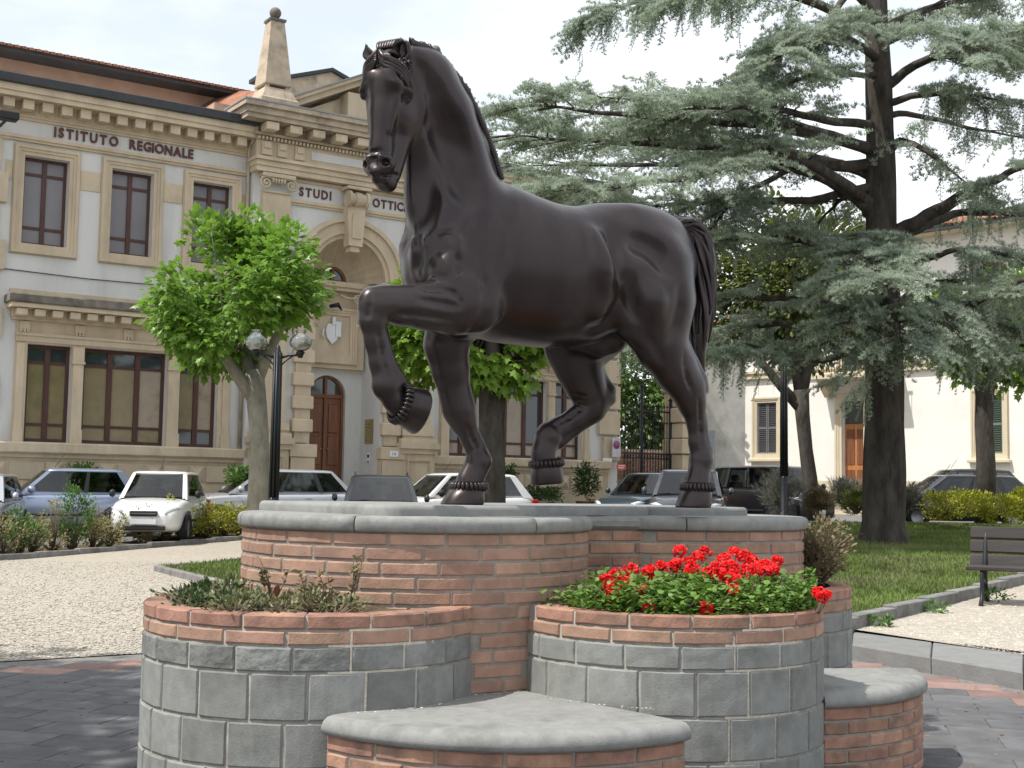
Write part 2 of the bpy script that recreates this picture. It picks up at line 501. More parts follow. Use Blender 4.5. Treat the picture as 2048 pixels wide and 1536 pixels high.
    # withers, loin, croup shaping
    S.chain([P(1000,395,0,22,.05), P(1040,415,0,20,.05)], k=.06)
    S.ell(P(1290,470,0,1)[0], (.26,.20,.15), k=.06)
    S.ell(P(1235,500,.17,1)[0], (.07,.06,.09), k=.05)     # hip bone
    # ---- head
    fh = Vector((-0.46, -0.885, 0)); sl = Vector((-fh.y, fh.x, 0)).normalized(); fh.normalize()
    def to_h(v):
        return np.array((v.dot(HH), v.dot(HL), v.z))
    po = at_y(781, 110, 6.36) - HO
    tl = 0.10
    dn = (Vector((0,0,-1)) + fh * tl).normalized(); fw = (fh + Vector((0,0,1)) * tl).normalized()
    o_, s_, f_, v_ = to_h(po), to_h(sl), to_h(fw), to_h(dn)
    ax = np.array([s_, f_, v_])
    def Q(s, f, v): return o_ + 1.12 * s * s_ + 1.14 * f * f_ + 1.045 * v * v_
    def qs(a, b, ra, rb, ya, yb, k=.03, sub=False): S.seg(Q(*a), Q(*b), ra*1.1, rb*1.1, ya*1.14, yb*1.14, k, sub, up=s_)
    def qe(c, r, k=.025, sub=False): S.ell(Q(*c), np.array(r)*(1.14, 1.12, 1.06), ax, k, sub)
    def both(fn):
        for g in (1, -1): fn(g)
    # cranium to poll and neck joint
    qs((0,-.035,.065), (0,.0,.16), .066, .095, .052, .086, k=.04)
    qs((0,-.055,.30), (0,-.045,.55), .075, .055, .036, .032, k=.03)
    qs((0,0,.16), (0,-.005,.30), .093, .080, .088, .060, k=.04)
    qs((0,.010,.30), (0,.012,.47), .068, .050, .052, .043, k=.03)
    qs((0,.012,.47), (0,-.002,.585), .050, .052, .043, .050, k=.03)
    # nasal bone flat front
    qs((0,.062,.17), (0,.05,.50), .022, .018, .034, .024, k=.03)
    # jaw
    for g in (1, -1):
        qe((.052*g, -.095, .235), (.044, .118, .130), k=.035)
        qs((.045*g, -.13, .30), (.03*g, -.065, .57), .055, .036, .030, .024, k=.03)
        qs((.072*g, .03, .235), (.048*g, .03, .40), .020, .012, .014, .010, k=.025)    # cheek ridge
        qe((.080*g, .050, .178), (.024, .036, .026), k=.035)                            # brow
        if g < 0:
            qe((.104*g, .044, .215), (.020, .030, .022), k=.012, sub=True); qe((.090*g, .042, .215), (.022, .025, .020), k=.004)
            qs((.096*g, .068, .198), (.104*g, .018, .196), .010, .008, .011, .009, k=.008)
        qe((.055*g, .075, .12), (.03, .02, .05), k=.03)                                 # temple
        # nostril
        qe((.048*g, .022, .560), (.030, .036, .036), k=.02)
        qs((.035*g, .058, .535), (.062*g, .03, .535), .012, .012, .012, .012, k=.012)
        qs((.062*g, .03, .535), (.066*g, .004, .565), .012, .011, .012, .010, k=.012)
        qs((.030*g, .058, .55), (.032*g, .04, .585), .010, .010, .010, .010, k=.012)
        qe((.052*g, .044, .563), (.018, .024, .018), k=.008, sub=True)
        # ear: a pointed cup turned forwards
        if g > 0: E4 = ((.055,-.045,.045), (.068,-.020,.0), (.068,-.005,-.038), (.046,.008,-.082))
        else: E4 = ((.062,-.045,.045), (.098,-.022,.004), (.130,-.008,-.030), (.137,.004,-.080))
        e0, e1, e2, e3 = [Q(a_*g, b_, c_) for a_, b_, c_ in E4]
        S.seg(e0, e1, .026, .034, .024, .026, k=.012, up=f_); S.seg(e1, e2, .034, .030, .026, .021, k=.008, up=f_); S.seg(e2, e3, .030, .005, .021, .005, k=.006, up=f_)
        d0, d1, d2 = e1 + f_*.026, e2 + f_*.022, e2*.55 + e3*.45 + f_*.014
        S.seg(d0, d1, .020, .020, .020, .016, k=.006, sub=True, up=f_); S.seg(d1, d2, .020, .010, .016, .010, k=.006, sub=True, up=f_)
    qe((0, .014, .592), (.056, .046, .036), k=.02)        # upper lip
    qe((0, .030, .602), (.034, .034, .022), k=.015)
    qe((0, -.010, .628), (.040, .046, .026), k=.010)      # lower lip / chin
    qe((0, -.050, .636), (.040, .040, .030), k=.02)
    qs((0,-.07,.50), (0,-.055,.62), .05, .036, .04, .038, k=.03)
    for g in (1, -1):
        qs((.052*g, -.055, .585), (.030*g, .045, .622), .006, .006, .012, .012, k=.008, sub=True)
    qs((-.03, .05, .624), (.03, .05, .624), .006, .006, .006, .006, k=.008, sub=True)
    for q, vv in enumerate((.515, .53, .505)):
        qs((-.03, .068-.004*q, vv), (.03, .068-.004*q, vv), .004, .004, .004, .004, k=.012, sub=(q != 1))
    # ---- muscle relief drawn onto the finished surface
    def hit(px, py, exp=0.0):
        d = ray(px, py); c = Vector((0, 0, EYE)) - HO
        dd = np.array((d.dot(HH), d.dot(HL), d.z)); cc = np.array((c.dot(HH), c.dot(HL), c.z))
        t = np.arange(5.6, 8.6, .004); pts = cc + dd * t[:, None]
        ii = np.round((pts - S.lo) / S.h).astype(int)
        ok = ((ii >= 0) & (ii < S.n)).all(1)
        ii = np.clip(ii, 0, S.n - 1); gg = np.where(ok, S.g[ii[:, 0], ii[:, 1], ii[:, 2]], 1)
        w_ = np.argmax(gg < 0)
        return None if not (gg < 0).any() else (pts[w_], -dd / np.linalg.norm(dd))
    def carve(pts, w=.018, dep=.010, k=.03, bulge=False):
        dep *= .62 if w > .009 else .9; k *= 1.25
        cur = []
        for (x0, y0), (x1, y1) in zip(pts, pts[1:]):
            n = max(1, int(math.hypot(x1-x0, y1-y0) / 12))
            cur += [(x0 + (x1-x0)*q/n, y0 + (y1-y0)*q/n) for q in range(n)]
        cur.append(pts[-1])
        hs_ = [hit(*q) for q in cur]
        cs = [None if h_ is None else (h_[0] + h_[1]*((w-dep) if not bulge else (dep-w))) for h_ in hs_]
        nn = len(cs)
        for q in range(nn-1):
            if cs[q] is None or cs[q+1] is None or np.linalg.norm(cs[q]-cs[q+1]) > .12: continue
            dep_ = dep
            e0 = .45 + .55*math.sin(math.pi*(q+.3)/(nn)); e1 = .45 + .55*math.sin(math.pi*min(nn, q+1.3)/(nn))
            S.seg(cs[q], cs[q+1], w*e0, w*e1, k=k, sub=not bulge)
    # the near eye, set into the surface
    hp, hn = hit(811, 197)
    S.ell(hp - hn*.004, (.030, .030, .019), k=.014, sub=True)
    S.ell(hp - hn*.015, (.022, .022, .018), k=.002)
    for arc_, r_, kk in ((((-13,-1),(-8,-7),(0,-10),(8,-8),(13,-2)), .0075, .008), (((-12,3),(-6,7),(1,8),(8,6),(12,1)), .0055, .008), (((-15,-8),(-6,-17),(4,-18),(13,-12)), .012, .02)):
        rr_ = []
        for dx, dy in arc_:
            q_ = hit(811+dx, 197+dy); d_ = float((q_[0]-hp) @ hn); rr_.append(q_[0] + hn*(-d_ - .004))
        for a_, b_ in zip(rr_, rr_[1:]): S.seg(a_, b_, r_, r_, k=kk)
    carve([(1012,450),(1010,485),(1002,530),(985,560),(974,582)], .018, .010)
    carve([(965,430),(953,465),(933,511),(915,535)], .022, .012, .04)
    carve([(992,455),(985,481),(958,524),(940,532)], .016, .009)
    carve([(838,440),(832,478),(836,498),(832,537),(843,566)], .018, .012)
    carve([(905,548),(930,532),(960,546),(974,582),(968,634),(942,662)], .012, .008, .022)
    carve([(842,578),(880,577),(908,586),(922,604)], .010, .006, .02)
    carve([(838,598),(880,606),(917,613)], .010, .006, .02); carve([(800,628),(850,632),(900,640)], .010, .005, .02)
    carve([(840,118),(858,155),(884,207),(910,264),(941,316),(957,372)], .030, .017, .05)
    carve([(889,238),(900,274),(915,320),(941,385)], .045, .008, .09)
    carve([(856,300),(850,350),(850,405),(848,440)], .034, .013, .07)
    carve([(858,165),(862,222),(855,250),(838,272)], .014, .009, .02)
    for q in range(4): carve([(842+q*5,268+q*10),(858+q*5,258+q*11),(872+q*4,240+q*12)], .006, .003, .008)
    carve([(1228,455),(1232,500),(1233,545),(1229,590),(1218,632),(1192,657)], .036, .022, .06)
    carve([(1262,478),(1300,486),(1325,505),(1345,538)], .032, .009, .07)
    carve([(1262,560),(1270,610),(1292,650)], .026, .010, .05)
    carve([(1336,676),(1350,655),(1361,615),(1364,570)], .016, .009, .03)
    carve([(1262,660),(1290,668),(1310,690),(1325,720)], .014, .007, .03)
    carve([(1369,705),(1370,730),(1375,758),(1386,786)], .010, .007, .016)
    carve([(1398,800),(1400,840),(1402,890)], .008, .005, .012)
    carve([(756,660),(764,710),(774,748)], .008, .005, .012); carve([(932,850),(948,885),(958,910)], .008, .005, .012)
    carve([(1170,812),(1140,835),(1110,852)], .008, .005, .012)
    for q in range(5): carve([(1146,786+q*5),(1160,790+q*5),(1172,793+q*5)], .006, .0035, .006)
    carve([(1180,470),(1200,530),(1205,590),(1185,635)], .040, .014, .06, True)
    carve([(1285,575),(1300,600),(1305,625)], .055, .016, .06, True)
    carve([(885,470),(905,490),(915,505)], .04, .012, .04, True)
    carve([(742,592),(740,612),(736,632)], .012, .007, .012)
    # soften the relief (cast bronze): blurred copy blended in away from the head
    g0 = np.clip(S.g, -.06, .06); gb = g0.copy()
    for it in range(14):
        for ax_i in range(3):
            gb = .5*gb + .25*(np.roll(gb, 1, ax_i) + np.roll(gb, -1, ax_i))
    Zg = S.ax[2][None, None, :]; Xg = S.ax[0][:, None, None]
    wz = np.clip((Zg-1.95)/.25, 0.12, 1) * np.clip((1.22-Xg)/.12, 0.06, 1)
    wleg = np.where((Xg > .95) & (Zg < 2.62), .15, 1.0)
    S.g = (g0*(1-wz*wleg) + gb*wz*wleg).astype(np.float32)
    v, fq = S.mesh()
    v[:, 2] = np.maximum(v[:, 2] - SLAB_Z, 0.0)
    # body: root local axes are forward, left, up  (x = HH; y = HL)
    me = mesh_np('horse_body', v, fq, True)
    body = obj('body', me, M_bronze, root)
    sm = body.modifiers.new('smooth', 'SMOOTH'); sm.factor = 0.5; sm.iterations = 3
    def loc(p):  # horse coordinates -> root local
        return Vector((p[0], p[1], p[2] - SLAB_Z))
    # ---- hooves
    def hoof(bot, top, r_top, r_bot, fwd=(1,0,0), name='hoof', flat=False):
        """frustum between coronet centre and sole centre, with a coronet band of small beads"""
        bot, top = loc(bot), loc(top)
        ax_ = (top - bot).normalized(); cdir = ax_.copy()
        if flat:
            bot.z = 0.0; cdir = (top - bot).normalized(); ax_ = Vector((0,0,1))
        fw_ = Vector(fwd); fw_ = (fw_ - ax_*fw_.dot(ax_)).normalized(); sd = ax_.cross(fw_)
        m = MB(); n = 28; prof = [(0, 0, 0.0), (0.97, 1.0, .0), (1.0, 1.0, .10), (0.9, 1, .6), (.80, 1, 1.0), (.6, 1, 1.05)]
        vs_ = []; L = (top-bot).length
        for i, (k_, _, t) in enumerate(prof):
            for j in range(n):
                a = 2*math.pi*j/n
                rr = (r_bot + (r_top/ .8 - r_bot)*t) * k_
                el = 1.0 + 0.16*max(0, math.cos(a))*(1-t*.6)
                vs_.append(bot + cdir*(t*L) + (fw_*math.cos(a)*el + sd*math.sin(a))*rr)
        fs = []
        for i in range(len(prof)-1):
            for j in range(n):
                fs.append((i*n+j, i*n+(j+1) % n, (i+1)*n+(j+1) % n, (i+1)*n+j))
        m.add(vs_, fs, True)
        h = m.build(name, M_bronze, root)
        m = MB(); nb = 26
        for j in range(nb):
            a = 2*math.pi*j/nb
            c = top + (fw_*math.cos(a)*1.05 + sd*math.sin(a))*r_top*1.0
            rad_ = (c-top).normalized()
            m.tube([c-ax_*.026-rad_*.004, c-ax_*.012+rad_*.008, c+ax_*.008+rad_*.006, c+ax_*.024-rad_*.008], [.004,.011,.011,.003], 6)
        m.build('coronet_band', M_bronze, h)
        return h
    hoof(P(926,1004,-.16,1)[0], P(938,972,-.16,1)[0], .086, .110, flat=True)
    hoof(P(1387,1008,.18,1)[0], P(1395,974,.18,1)[0], .082, .096, flat=True)
    hoof(P(1096,968,-.15,1)[0], P(1093,926,-.15,1)[0], .082, .086, fwd=(1,0,-.35))
    hoof(P(842,822,.20,1)[0], P(800,806,.20,1)[0], .088, .106, fwd=(0.2,0,-1))
    # ---- mane: roached crest with rows of short clipped tufts
    m = MB()
    line = [P(858,104,.10,1)[0], P(882,124,.09,1)[0], P(905,150,.08,1)[0], P(930,190,.06,1)[0], P(950,232,.045,1)[0], P(968,275,.03,1)[0], P(984,318,.01,1)[0], P(997,358,.0,1)[0]]
    line = [P(826,93,.11,1)[0]] + line
    line = [q + np.array((-.010 if k_ > 3 else 0, 0, .010 if k_ < 8 else .006)) for k_, q in enumerate(line)]
    cum = [0]
    for a, b in zip(line, line[1:]): cum.append(cum[-1] + float(np.linalg.norm(b-a)))
    nt_ = 64
    for i in range(nt_):
        u = cum[-1]*i/(nt_-1)
        p = Vector([np.interp(u, cum, [q[c] for q in line]) for c in range(3)])
        q = Vector([np.interp(min(u+.02, cum[-1]), cum, [w[c] for w in line]) for c in range(3)]) - p
        if q.length < 1e-5: q = Vector((-.3,0,-1))
        q.normalize(); up = Vector((q.z, 0, -q.x));
        if up.x > 0.0 and i > 6: up = -up
        if up.z < 0 and i <= 6: up = -up
        sz = interp(i, [0, 8, 50, 63], [.022, .020, .017, .008])
        for sd in (-1, 1):
            lat = Vector((0, sd, 0))
            jj = random.uniform(-.006, .006); m.tube([loc(p)-up*.02+lat*.020, loc(p)+up*.002+lat*.018, loc(p)+up*(sz*.8+jj)+lat*.009-q*.012, loc(p)+up*(sz*1.25+jj)+q*random.uniform(-.03, .0)], [.014,.015,.011,.002], 6)
    m.build('mane', M_bronze, root)
    # ---- forelock: locks swept across the forehead with a curl under the near ear
    class Hair(MB):
        def tube(self, pts, rad, n=8, cap=True, smooth=True):
            pts = [Vector(p) for p in pts]
            if not hasattr(rad, '__len__'): rad = [rad]*len(pts)
            P2 = []; R2 = []
            for i in range(len(pts)-1):
                p0, p1, p2, p3 = pts[max(i-1, 0)], pts[i], pts[i+1], pts[min(i+2, len(pts)-1)]
                for q in range(4):
                    t = q/4; P2.append(.5*((2*p1)+(p2-p0)*t+(2*p0-5*p1+4*p2-p3)*t*t+(3*p1-p0-3*p2+p3)*t**3)); R2.append(rad[i]+(rad[i+1]-rad[i])*t)
            P2.append(pts[-1]); R2.append(rad[-1])
            return MB.tube(self, P2, R2, n, cap, smooth)
    m = Hair()
    def H(s, f, v): return loc(Q(s, f, v))
    random.seed(3)
    for k in range(11):      # crown of the topknot: locks fanning from the poll down to the forehead
        w = (k-5)/5; hz = random.uniform(-.005, .005); tip = random.uniform(-.006, .010)
        m.tube([H(w*.016, -.075, -.004), H(w*.034, -.035, -.014+abs(w)*.016), H(w*.046, .020, -.008+abs(w)*.020+hz), H(w*.044, .062, .018+hz), H(w*.026+.004*(k % 3-1), .088, .048+tip)], [.008,.013,.0145,.013,.004], 8)
    for g in (1, -1):       # two scrolls rolling outwards on the forehead
        for k in range(3):
            c0 = Vector((.028*g, .080, .058)); pts = []; rd = []
            for q in range(12):
                a = -1.2+q*.52; rr = (.034-.0022*q)*(1-.22*k)
                pts.append(H(c0.x+g*rr*math.cos(a), c0.y+.008*k+.004, c0.z-rr*math.sin(a)*.9)); rd.append(.0095*(1-q/14))
            m.tube(pts, rd, 7)
    for k in range(9):      # locks sweeping down and sideways to the temples
        g = 1 if k % 2 else -1; o = (k//2)*.011; z = random.uniform(-.006, .006)
        m.tube([H(.006*g, .096, .02+o), H(.034*g, .100-o*.3, .058+o+z), H(.068*g, .080, .072+o*1.2+z), H(.096*g, .045, .085+o*1.6), H(.106*g, .005, .115+o*1.7), H(.100*g, -.010, .148+o*1.2)],
               [.008,.014,.015,.013,.011,.003], 8)
    for k in range(22):     # small curls over the temples
        g = 1 if k % 3 else -1
        c = Vector((random.uniform(.07,.10)*g, random.uniform(-.03,.05), random.uniform(.05,.15)))
        pts = []
        a0 = random.random()*6
        for q in range(7):
            a = a0 + q*.9; rr = .017*(1-q/8)
            pts.append(H(c.x+.006*g*q/6, c.y+rr*math.cos(a), c.z+rr*math.sin(a)))
        m.tube(pts, [.003,.006,.007,.007,.006,.005,.002], 6)
    for k in range(7):
        w = (k-3)/3
        m.tube([H(w*.035,.05,-.01), H(w*.045,.03,-.045), H(w*.05,-.01,-.06), H(w*.04,-.06,-.055), H(w*.03,-.11,-.04)], [.006,.016,.018,.016,.008], 8)
    m.build('forelock', M_bronze, root)
    # ---- tail
    m = MB()
    tpath = [(1335,470,.02,20), (1352,456,.03,24), (1376,452,.04,22), (1396,476,.05,26), (1402,520,.06,28), (1402,570,.06,29), (1400,620,.07,30), (1394,665,.07,26), (1394,705,.07,19), (1402,738,.07,9), (1410,756,.07,2)]
    TP = [P(x, y, la, r_) for x, y, la, r_ in tpath]
    m.tube([loc(t[0]) for t in TP], [t[1]*.95 for t in TP], 16)
    cumt = np.linspace(0, 1, len(TP)); C3 = np.array([t[0] for t in TP]); RR = np.array([t[1] for t in TP])
    for k in range(26):
        ph = 2*math.pi*k/26; tw = random.uniform(.25, .6); u0 = random.uniform(0, .3); u1 = random.uniform(.60, 1.0)
        pts = []; rad = []
        for q in range(16):
            u = u0 + (u1-u0)*q/15
            c = np.array([np.interp(u, cumt, C3[:, i]) for i in range(3)]); r_ = float(np.interp(u, cumt, RR))
            c2 = np.array([np.interp(min(u+.03, 1), cumt, C3[:, i]) for i in range(3)]) - np.array([np.interp(max(u-.03, 0), cumt, C3[:, i]) for i in range(3)])
            c2 /= np.linalg.norm(c2); side = np.array((0, 1, 0)); nn = np.cross(c2, side); nn /= np.linalg.norm(nn)
            a = ph + tw*u*3.0 + .30*math.sin(u*9 + k*1.1)
            pr = r_*(.84 + .16*math.sin(u*11+k))
            pts.append(loc(c + side*math.sin(a)*pr + nn*math.cos(a)*pr))
            rad.append((.006 + .017*math.sin(math.pi*min(1, q/15*1.02)))*(1.0 if u < .8 else .8))
        m.tube(pts, rad, 6)
    m.build('tail', M_bronze, root)
    return root
build_horse()
# ================================================================== ground, paving, kerbs
M_gravel = mat('gravel', (0.36, 0.322, 0.265), rough=.95, var=.24, scale=16, bump=.012, bscale=45, dark=(.24,.225,.20), dscale=.6, damt=.35, spec=.2, detail=9)
M_gravel2 = mat('gravel_stones', (0.42, 0.39, 0.335), rough=.9, var=.35, scale=9, spec=.2)
M_gravel3 = mat('gravel_stones_dark', (0.29, 0.265, 0.225), rough=.9, var=.35, scale=9, spec=.2)
M_asph = mat('asphalt', (0.16, 0.155, 0.15), rough=.95, var=.2, scale=3, bump=.004, bscale=60, spec=.2)
M_soil = mat('soil', (0.10, 0.075, 0.05), rough=1, var=.4, scale=12, bump=.02, bscale=30, spec=.1)
M_lawn = mat('lawn_soil', (0.085, 0.10, 0.035), rough=1, var=.35, scale=5, bump=.01, bscale=60, spec=.1, dark=(.22,.19,.11), dscale=.9, damt=.7)
M_pave = mat('paving_stone', (0.105, 0.105, 0.108), rough=.85, var=.25, scale=5, bump=.003, bscale=70, objvar=.12, spec=.3, dark=(.08,.08,.082), dscale=2, damt=.5)
M_pavered = mat('paving_red', (0.22, 0.145, 0.125), rough=.85, var=.22, scale=5, bump=.003, bscale=70, objvar=.2, spec=.3)
M_joint = mat('paving_joint', (0.17, 0.165, 0.155), rough=.95, var=.3, scale=20, spec=.2)
M_kerb = mat('kerb_stone', (0.20, 0.195, 0.185), rough=.9, var=.3, scale=5, bump=.004, bscale=40, dark=(.10,.095,.085), dscale=3, damt=.7, objvar=.15, spec=.25)
M_kerbl = mat('step_stone', (0.19, 0.19, 0.184), rough=.85, var=.15, scale=5, bump=.003, bscale=50, dark=(.2,.2,.19), dscale=3, damt=.5, objvar=.1, spec=.25)

def sstep(a, b, x):
    t = min(1, max(0, (x-a)/(b-a))); return t*t*(3-2*t)
def gh(x, y):
    """terrain height"""
    left = min(.8, max(0.0, .03*(y-23)))
    right = interp(y, [0, 10.5, 13, 24, 30, 31.5, 34, 45, 60, 200], [.12, .12, .16, .44, .64, .62, .46, .62, .9, 1.2])
    s = sstep(1.0, 3.2, x)
    if 18 < y: s = max(s*sstep(30, 24, y), sstep(2.5, 6.0, x)) if y > 24 else s
    return left*(1-s) + right*s

def sheet(name, xs, ys, dz, material, clip=None):
    v = []; f = []
    nx, ny = len(xs), len(ys)
    for y in ys:
        for x in xs: v.append((x, y, gh(x, y)+dz))
    for j in range(ny-1):
        for i in range(nx-1):
            if clip and not clip((xs[i]+xs[i+1])/2, (ys[j]+ys[j+1])/2): continue
            f.append((j*nx+i, j*nx+i+1, (j+1)*nx+i+1, (j+1)*nx+i))
    m = MB(); m.add(v, f, True)
    return struct(m.build(name, material))

def inpoly(x, y, P):
    c = False; n = len(P)
    for i in range(n):
        x0, y0 = P[i][:2]; x1, y1 = P[(i+1) % n][:2]
        if (y0 > y) != (y1 > y) and x < (x1-x0)*(y-y0)/(y1-y0)+x0: c = not c
    return c
def polysheet(name, P, material, dz, step=.5, flat=None):
    """a terrain-following sheet cut exactly to a polygon (bmesh bisect grid)"""
    import bmesh
    bm = bmesh.new()
    bm.faces.new([bm.verts.new((x, y, 0)) for x, y in P])
    x0, x1 = min(p[0] for p in P), max(p[0] for p in P); y0, y1 = min(p[1] for p in P), max(p[1] for p in P)
    for ax, a, b in ((0, x0, x1), (1, y0, y1)):
        n = int((b-a)/step)
        for i in range(1, n+1):
            c = [0,0,0]; c[ax] = a+i*step; nn = [0,0,0]; nn[ax] = 1
            bmesh.ops.bisect_plane(bm, geom=bm.verts[:]+bm.edges[:]+bm.faces[:], plane_co=c, plane_no=nn)
    bmesh.ops.triangulate(bm, faces=bm.faces[:])
    for v in bm.verts: v.co.z = (gh(v.co.x, v.co.y) if flat is None else flat)+dz
    for f_ in bm.faces:
        if f_.normal.z < 0: f_.normal_flip()
        f_.smooth = True
    me = bpy.data.meshes.new(name); bm.to_mesh(me); bm.free()
    return struct(obj(name, me, material))

STEP_O = [(1.3, 13.7), (2.85, 10.9), (3.66, 9.35), (6.4, 4.1)]      # outer (lower) edge of the stone step
STEP_I = [(1.75, 13.9), (3.12, 11.9), (4.07, 10.38), (7.6, 4.7)]
# far ground
def fargrid():
    xs = [-600,-300,-120,-60,-40,-30]+[x*1.0 for x in range(-24, 30)]+[35,45,60,120,300,600]
    ys = [-60,-20,-5,0]+[y*1.0 for y in range(4, 60)]+[65,75,90,120,200,400,900]
    return xs, ys
xs, ys = fargrid()
def stepside(x, y):
    """>0 right of the step line (upper level)"""
    L = STEP_O
    for (x0, y0), (x1, y1) in zip(L, L[1:]):
        if y1 <= y <= y0: return x - (x0+(x1-x0)*(y-y0)/(y1-y0))
    return x - (L[0][0] if y > L[0][1] else L[-1][0]+(L[-1][1]-y)*.53)
m = MB()
v = []; 
for y in ys:
    for x in xs: v.append((x, y, -.25 if (y < 15 and (stepside(x, y) < 1.0)) else gh(x, y)-.03))
nx = len(xs); f = [(j*nx+i, j*nx+i+1, (j+1)*nx+i+1, (j+1)*nx+i) for j in range(len(ys)-1) for i in range(nx-1)]
m.add(v, f, True); struct(m.build('ground', M_asph))
# gravel on the left / behind (level 0 side) and on the right (upper side)
polysheet('gravel_path', [(-30, 9.0), (-12, 9.0), (-3.83, 9.93), (-2.2, 11.05), (0.5, 13.0), (1.25, 13.65), (1.25, 22), (-3.6, 31), (-4.9, 31), (-8.95, 22.4), (-14.5, 11), (-30, 11)], M_gravel, .0)
polysheet('gravel_path', [(1.28, 13.72), (1.75, 13.9), (3.12, 11.9), (4.07, 10.38), (7.6, 4.7), (30, 4.7), (30, 50), (16, 36), (11, 33.4), (6.5, 31.0), (4, 31), (1.25, 22)], M_gravel, .004)
# loose stones on the gravel, one stuff mesh
def pebbles(name, n, area, mats, size=(.005,.019)):
    v = []; f = []; k = 0
    octf = [(0,1,2),(0,2,3),(0,3,4),(0,4,1),(5,2,1),(5,3,2),(5,4,3),(5,1,4)]
    V = np.zeros((n*6, 3)); Fc = np.zeros((n*8, 3), int)
    i = 0
    while i < n:
        x, y = area()
        if x is None: continue
        s = random.uniform(*size); a = random.random()*3.1; z = gh(x, y)+s*.25
        ca, sa = math.cos(a), math.sin(a); e = random.uniform(.6,1)
        V[i*6:i*6+6] = [(x,y,z+s*.5),(x+s*ca,y+s*sa,z),(x-s*sa*e,y+s*ca*e,z+s*.1),(x-s*ca,y-s*sa,z),(x+s*sa*e,y-s*ca*e,z),(x,y,z-s*.4)]
        Fc[i*8:i*8+8] = np.array(octf)+i*6
        i += 1
    o = obj(name, mesh_np(name, V, Fc), mats); return tag(o, None, None, kind='stuff')
def area_left():
    y = 9.6 + 13*random.random()**1.6; x = random.uniform(-.40, -.12)*y
    return (x, y) if (y > 9.98+(x+3.83)*.62) and not inpoly(x, y, ISL) and x < -1.5 else (None, None)
def area_right():
    y = random.uniform(8, 16.5); x = random.uniform(2.9, y*.42)
    if stepside(x, y) < .95 or (y - 12.0) > (x-3.14)*1.406: return (None, None)
    return x, y
ISL = [(-5.46, 20.46), (-3.79, 17.39), (-.9, 12.75), (1.15, 14.5), (1.15, 21.6), (-4.62, 22.94)]
tag(pebbles('loose_gravel', 9000, area_left, M_gravel2), 'pale gravel stones scattered over the path left of the pedestal', 'gravel')
tag(pebbles('loose_gravel', 4000, area_left, M_gravel3), 'darker gravel stones mixed into the path left of the pedestal', 'gravel')
tag(pebbles('loose_gravel', 3500, area_right, M_gravel2), 'pale gravel stones scattered under the bench side path', 'gravel')

# paving: individual slabs
pv = struct(polysheet('paving', [(-14, 2), (6.9, 2), (6.4, 4.1), (3.66, 9.35), (2.85, 10.9), (1.3, 13.7), (.5, 12.97), (-2.2, 11.0), (-3.83, 9.89), (-12, 8.96), (-14, 8.9)], M_joint, -.004, flat=0.0))
PA = R(-14)
pc, ps = math.cos(PA), math.sin(PA)
variants = []
for k in range(5):
    w, h = .508, .306
    m = MB(); j = lambda: random.uniform(-.004, .004)
    lo = [(-w/2+j(), -h/2+j()), (w/2+j(), -h/2+j()), (w/2+j(), h/2+j()), (-w/2+j(), h/2+j())]
    t = [(x*.982, y*.97) for x, y in lo]
    m.add([(x,y,-.03) for x,y in lo]+[(x,y,.001) for x,y in lo]+[(x,y,.005) for x,y in t],
          [(0,1,5,4),(1,2,6,5),(2,3,7,6),(3,0,4,7),(4,5,9,8),(5,6,10,9),(6,7,11,10),(7,4,8,11),(8,9,10,11)])
    variants.append(m.mesh('paving_slab'))
varr = [me.copy() for me in variants]
for me in variants: me.materials.append(M_pave)
for me in varr: me.materials.append(M_pavered)
slabs = []
for r_ in range(-60, 70):
    for c_ in range(-50, 50):
        u = (c_+(.5 if r_ % 2 else 0))*.515; w_ = r_*.315
        x = u*pc - w_*ps; y = u*ps + w_*pc + 7
        if not (2.6 < y < 13.5) or abs(x) > y*.46: continue
        if stepside(x, y) > -.22: continue
        if (y - 9.75) > (x+3.83)*.63 - .12 and x > -3.83: continue
        if x <= -3.83 and y > 9.72: continue
        if math.hypot(x+.25, y-6.8) < 1.2: continue
        red = (y > 9.15 + (x+3.83)*.6 and x > -3.6 and x < 1.3) or (stepside(x, y) > -.62)
        vis = (x < -.16*y-.1) or (x > .26*y)
        slabs.append((0 if vis else 1, x*x+y*y, x, y, red))
slabs.sort()
far_ = []
for i, (nv, _, x, y, red) in enumerate(slabs):
    me = (varr if red else variants)[(i*7) % 5]
    if i < 300:
        obj('paving_slab', me, None, pv, (x, y, .001), (0, 0, PA))
    else: far_.append((me, x, y, red))
for red in (False, True):
    m = MB()
    for me, x, y, rd in far_:
        if rd == red:
            m.add([(x+v.co.x*pc-v.co.y*ps, y+v.co.x*ps+v.co.y*pc, .001+v.co.z) for v in me.vertices], [tuple(p.vertices) for p in me.polygons])
    if m.v:
        o = m.build('paving_slab_row', M_pavered if red else M_pave, pv); o['kind'] = 'stuff'

